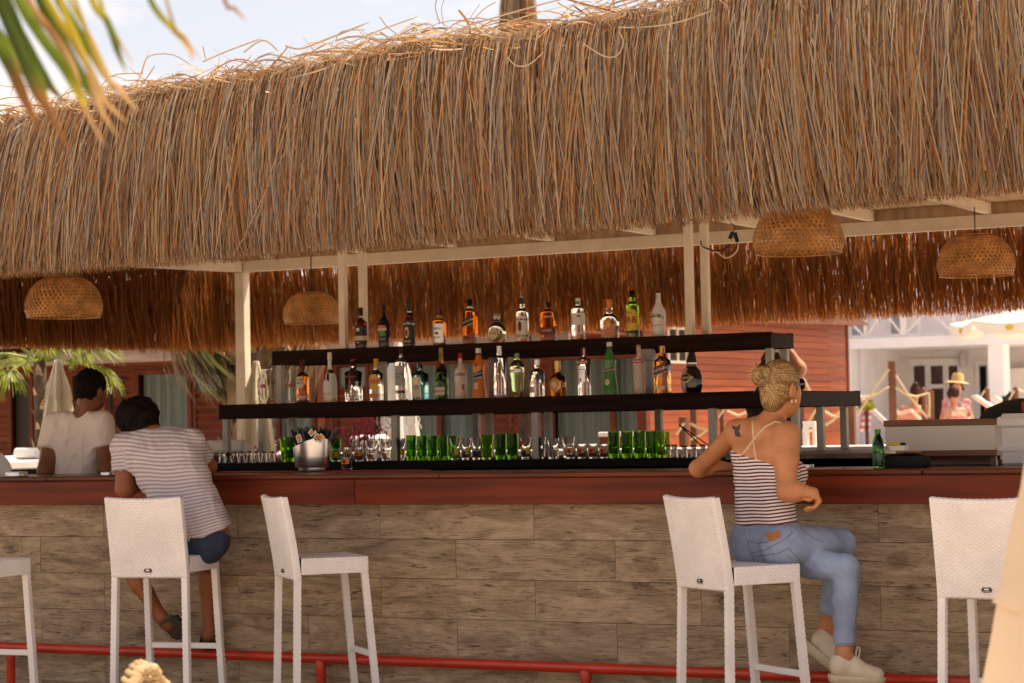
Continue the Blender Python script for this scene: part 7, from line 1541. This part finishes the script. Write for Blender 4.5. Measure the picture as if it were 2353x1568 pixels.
for s_ in (0, 1): B.c(Lc(2122, 962 + 5 * s_, 34 - .15 * s_), Lc(2092, 930 + 4 * s_, 34 - .15 * s_), .08, .055); B.c(Lc(2092, 930 + 4 * s_, 34 - .15 * s_), Lc(2062, 933 + 5 * s_, 34 - .15 * s_), .052, .035); B.c(Lc(2062, 933 + 5 * s_, 34 - .15 * s_), Lc(2058, 924 + 5 * s_, 34 - .15 * s_), .03, .025)
B.c(Lc(2122, 966), Lc(2168, 970), .12, .11); B.c(Lc(2168, 970), Lc(2186, 972), .06, .05); B.e(Lc(2190, 972), (.09, .09, .10)); B.c(Lc(2160, 974, 33.8), Lc(2130, 974, 33.75), .045, .035); sd_link('body', B, k_rosy, lg)
Hh = Body(.012, .02); Hh.e(Lc(2194, 972), (.10, .10, .10)); sd_link('hair', Hh, h_brown, lg); Sw = Body(.012, .02); Sw.c(Lc(2122, 966), Lc(2136, 967), .132, .128); sd_link('swimwear', Sw, c_red, lg)
# ------------------------------------------------------------------ foreground: palm frond, cane chair, folded parasol
m_leafc = M('palm_blade', (1, 1, 1), .45, var=.18, vscale=4, stretch=(2, 2, 2), use_col=True, transl=.40, spec=.4)
pf = thing('palm_frond', 'blurred palm frond with yellowing tips hanging into the top left corner', 'palm frond', atd(-150, -260, 3.7)); inv = -pf.location
GR, GD, YE, BR, TA = (.13, .20, .018), (.05, .085, .012), (.42, .36, .03), (.26, .11, .035), (.50, .33, .15)
def blade(pts, w, D, cols, name='leaflet'):
    p0, p1 = pts[0], pts[1]; ext = (p0[0] - (p1[0] - p0[0]) * 1.0 - 30, p0[1] - 190); pts = [ext] + pts
    P = [Vector(atd(a, b_, D + .02 * i)) for i, (a, b_) in enumerate(pts)]; out = []; m = len(P) - 1; n = 18
    for j in range(n + 1):
        t = j / n * m; i = min(int(t), m - 1); f = t - i; q0, q1, q2, q3 = P[max(i - 1, 0)], P[i], P[i + 1], P[min(i + 2, m)]
        out.append(.5 * ((2 * q1) + (q2 - q0) * f + (2 * q0 - 5 * q1 + 4 * q2 - q3) * f * f + (3 * q1 - q0 - 3 * q2 + q3) * f ** 3))
    b = MB(); vs = []; cs = []; W_ = w * D / FOC
    for j, p in enumerate(out):
        d = (out[min(j + 1, n)] - out[max(j - 1, 0)]).normalized(); s = d.cross(FW).normalized(); f = j / n; ww = W_ / 2 * min(1, (1.02 - f) * 3.2) * min(1, .5 + f * 2)
        vs += [p + s * ww + inv, p + FW * (ww * .5) + inv, p - s * ww + inv]; x = f * (len(cols) - 1); i = min(int(x), len(cols) - 2); c = [lerp_(cols[i][k_], cols[i + 1][k_], x - i) for k_ in range(3)]; cs += [(*c, 1)] * 3
    b.v = vs; b.c = cs; b.col = (1, 1, 1, 1); b.f = [q for j in range(n) for q in ((3 * j, 3 * j + 1, 3 * j + 4, 3 * j + 3), (3 * j + 1, 3 * j + 2, 3 * j + 5, 3 * j + 4))]; b.smooth = [True] * len(b.f); b.build(name, m_leafc, pf)
for pts, w, D, cols in (([(0, 7), (48, 120), (80, 200), (108, 246), (158, 342)], 30, 3.6, (GD, GD, GD, BR, BR)), ([(-40, 40), (0, 110), (30, 165), (62, 240), (95, 300)], 30, 3.62, (GD, GR, GD, BR, BR)), ([(14, 0), (72, 145), (97, 205), (112, 232)], 26, 3.66, (GD, GD, GR, YE)),
                        ([(40, -6), (96, 84), (150, 157), (183, 217), (197, 248)], 27, 3.55, (GD, GR, GR, GR, YE, YE)), ([(66, 0), (116, 70), (165, 150), (193, 246), (243, 338)], 18, 3.6, (BR, TA, BR, TA, TA, TA)), ([(92, 0), (154, 116), (205, 205), (232, 246)], 24, 3.7, (GD, GD, GD, GD, GR, BR)),
                        ([(104, -6), (168, 96), (205, 160), (229, 246), (271, 315)], 18, 3.63, (GR, YE, BR, TA, TA)), ([(135, 0), (200, 104), (241, 169), (262, 210)], 22, 3.7, (GR, GD, GR, YE, BR)), ([(169, 76), (217, 183), (241, 232), (294, 284)], 17, 3.6, (YE, YE, TA, TA, TA)),
                        ([(159, 0), (205, 80), (241, 157), (262, 196)], 9, 3.75, (GR, YE, YE, TA)), ([(212, 0), (246, 48), (270, 116), (290, 168)], 17, 3.6, (YE, YE, GR, GD, YE)), ([(240, 34), (262, 74), (306, 148)], 9, 3.62, (YE, YE, TA)), ([(345, 0), (395, 63), (420, 87), (436, 113), (442, 140)], 15, 3.6, (GR, GR, YE, YE, TA, BR)),
                        ([(400, 60), (424, 89), (462, 138)], 7, 3.62, (YE, BR, TA)), ([(516, 0), (538, 19), (568, 50)], 9, 3.6, (BR, BR, TA)), ([(230, 150), (272, 205), (320, 258)], 14, 3.68, (YE, TA, TA)), ([(20, 20), (60, 100), (110, 190), (150, 235)], 24, 3.72, (GD, GR, GD, GD, BR)), ([(-60, 0), (0, 80), (30, 130), (62, 185)], 22, 3.75, (GD, GD, GR, TA))): blade(pts, w, D, cols)
b = MB(); b.tube([atd(-420, -120, 3.75) + inv, atd(-150, -215, 3.7) + inv, atd(120, -240, 3.65) + inv, atd(480, -225, 3.6) + inv], [.014, .011, .008, .003], 8); b.build('midrib', M('midrib', (.20, .22, .05), .5), pf)

m_cane = M('cane_rope', (.42, .29, .155), .5, var=.2, vscale=25, spec=.35)
ch2 = thing('cane_chair', 'chunky woven cane chair back rising into the bottom edge', 'chair', (0, 0, 0)); pt = atd(332, 1534, 6.0); ch2.location = (pt.x, pt.y, 0); ch2.rotation_euler = (0, 0, PHI + radians(74)); zt = pt.z
HWC = .20
def arch(u, zf): return Vector((.25 * u, .05 * (1 - u * u), zf))
ring = [Vector((HWC * sin(a), .0, .40 + (zt - .40) * cos(a) ** .9 if cos(a) > 0 else .40)) for a in np.linspace(-pi / 2, pi / 2, 29)]
b = MB(); b.tube([r_ + Vector((0, .012 * sin(i * 2.2), 0)) for i, r_ in enumerate(ring)], .016, 8); b.build('back_hoop', m_cane, ch2)
for i in range(26):
    a0 = -pi / 2 + pi * i / 25; p = Vector((HWC * sin(a0), 0, .40 + (zt - .40) * max(0, cos(a0)) ** .9)); b = MB(); b.tube([p + Vector((.014 * cos(q), .020 * sin(q), .016 * sin(q) + .004 * (q - 1.5))) for q in np.linspace(-.6, 4.2, 8)], .0075, 6); b.build('binding_loop', m_cane, ch2)
z = .42; i = 0
while z < zt - .015:
    hw = HWC * sqrt(max(0, 1 - ((z - .40) / (zt - .40)) ** 2.2)); n = max(6, int(hw * 90)); b = MB(); b.tube([Vector((-hw + 2 * hw * j / n, .013 * (1 if (j + i) % 2 else -1), z + .004 * sin(j))) for j in range(n + 1)], .0085, 6); b.build('woven_row', m_cane, ch2); z += .0185; i += 1
b = MB(); b.lathe([(.001, .36), (.25, .36), (.27, .38), (.27, .41), (.24, .425), (.001, .43)], 28, (0, .24, 0), cap=False); b.build('seat', m_cane, ch2)
for sx in (-1, 1):
    for sy in (.04, .44): b = MB(); b.tube([(sx * .2, sy, .37), (sx * .22, sy, .01)], .016, 8); b.build('leg', m_cane, ch2)
fp = thing('folded_parasol', 'blurred cream folded parasol cloth at the lower right edge', 'parasol', (0, 0, 0)); D = 5.0; pc = atd(2520, 1300, D); fp.location = (pc.x, pc.y, 0); m_cl = M('parasol_cloth', (.76, .61, .44), .8, var=.06, vscale=3, transl=.2, bump=.08, bscale=6)
def rz_(px, py): return ((2520 - px) * D / FOC, atd(2520, py, D).z)
prof = [rz_(2352, 1117), rz_(2327, 1208), rz_(2303, 1329), rz_(2285, 1388), rz_(2268, 1474), rz_(2247, 1568)]
def skirt2(rows, name, ph, folds=7, am=.07):
    n = 84; vs = []
    for j, (r, z_) in enumerate(rows):
        for i in range(n): a = 2 * pi * i / n; w = 1 - am * (1 - cos(folds * a + ph)) * min(1, j / 2); vs.append(Vector((r * w * cos(a), r * w * sin(a), z_ + (.008 * cos(folds * a + ph) if j == len(rows) - 1 else 0))))
    m = len(rows); b = MB(); b.add(vs, [(j * n + (i + 1) % n, j * n + i, (j + 1) * n + i, (j + 1) * n + (i + 1) % n) for j in range(m - 1) for i in range(n)], True); return b.build(name, m_cl, fp)
skirt2([(.02, 2.35), (.05, 2.1), (.10, 1.6)] + prof[:3] + [(prof[3][0] + .004, prof[3][1])], 'upper_flap', .4); skirt2([(.12, 1.3)] + [(r - .006, z_) for r, z_ in prof[1:]] + [(.285, .55)], 'lower_cloth', 1.1)
b = MB(); b.tube([(0, 0, .02), (0, 0, 2.4)], .022, 10); b.build('pole', m_white, fp); b = MB(); b.lathe([(.24, 0), (.24, .06), (.04, .09)], 20); b.build('base', m_greyp, fp)
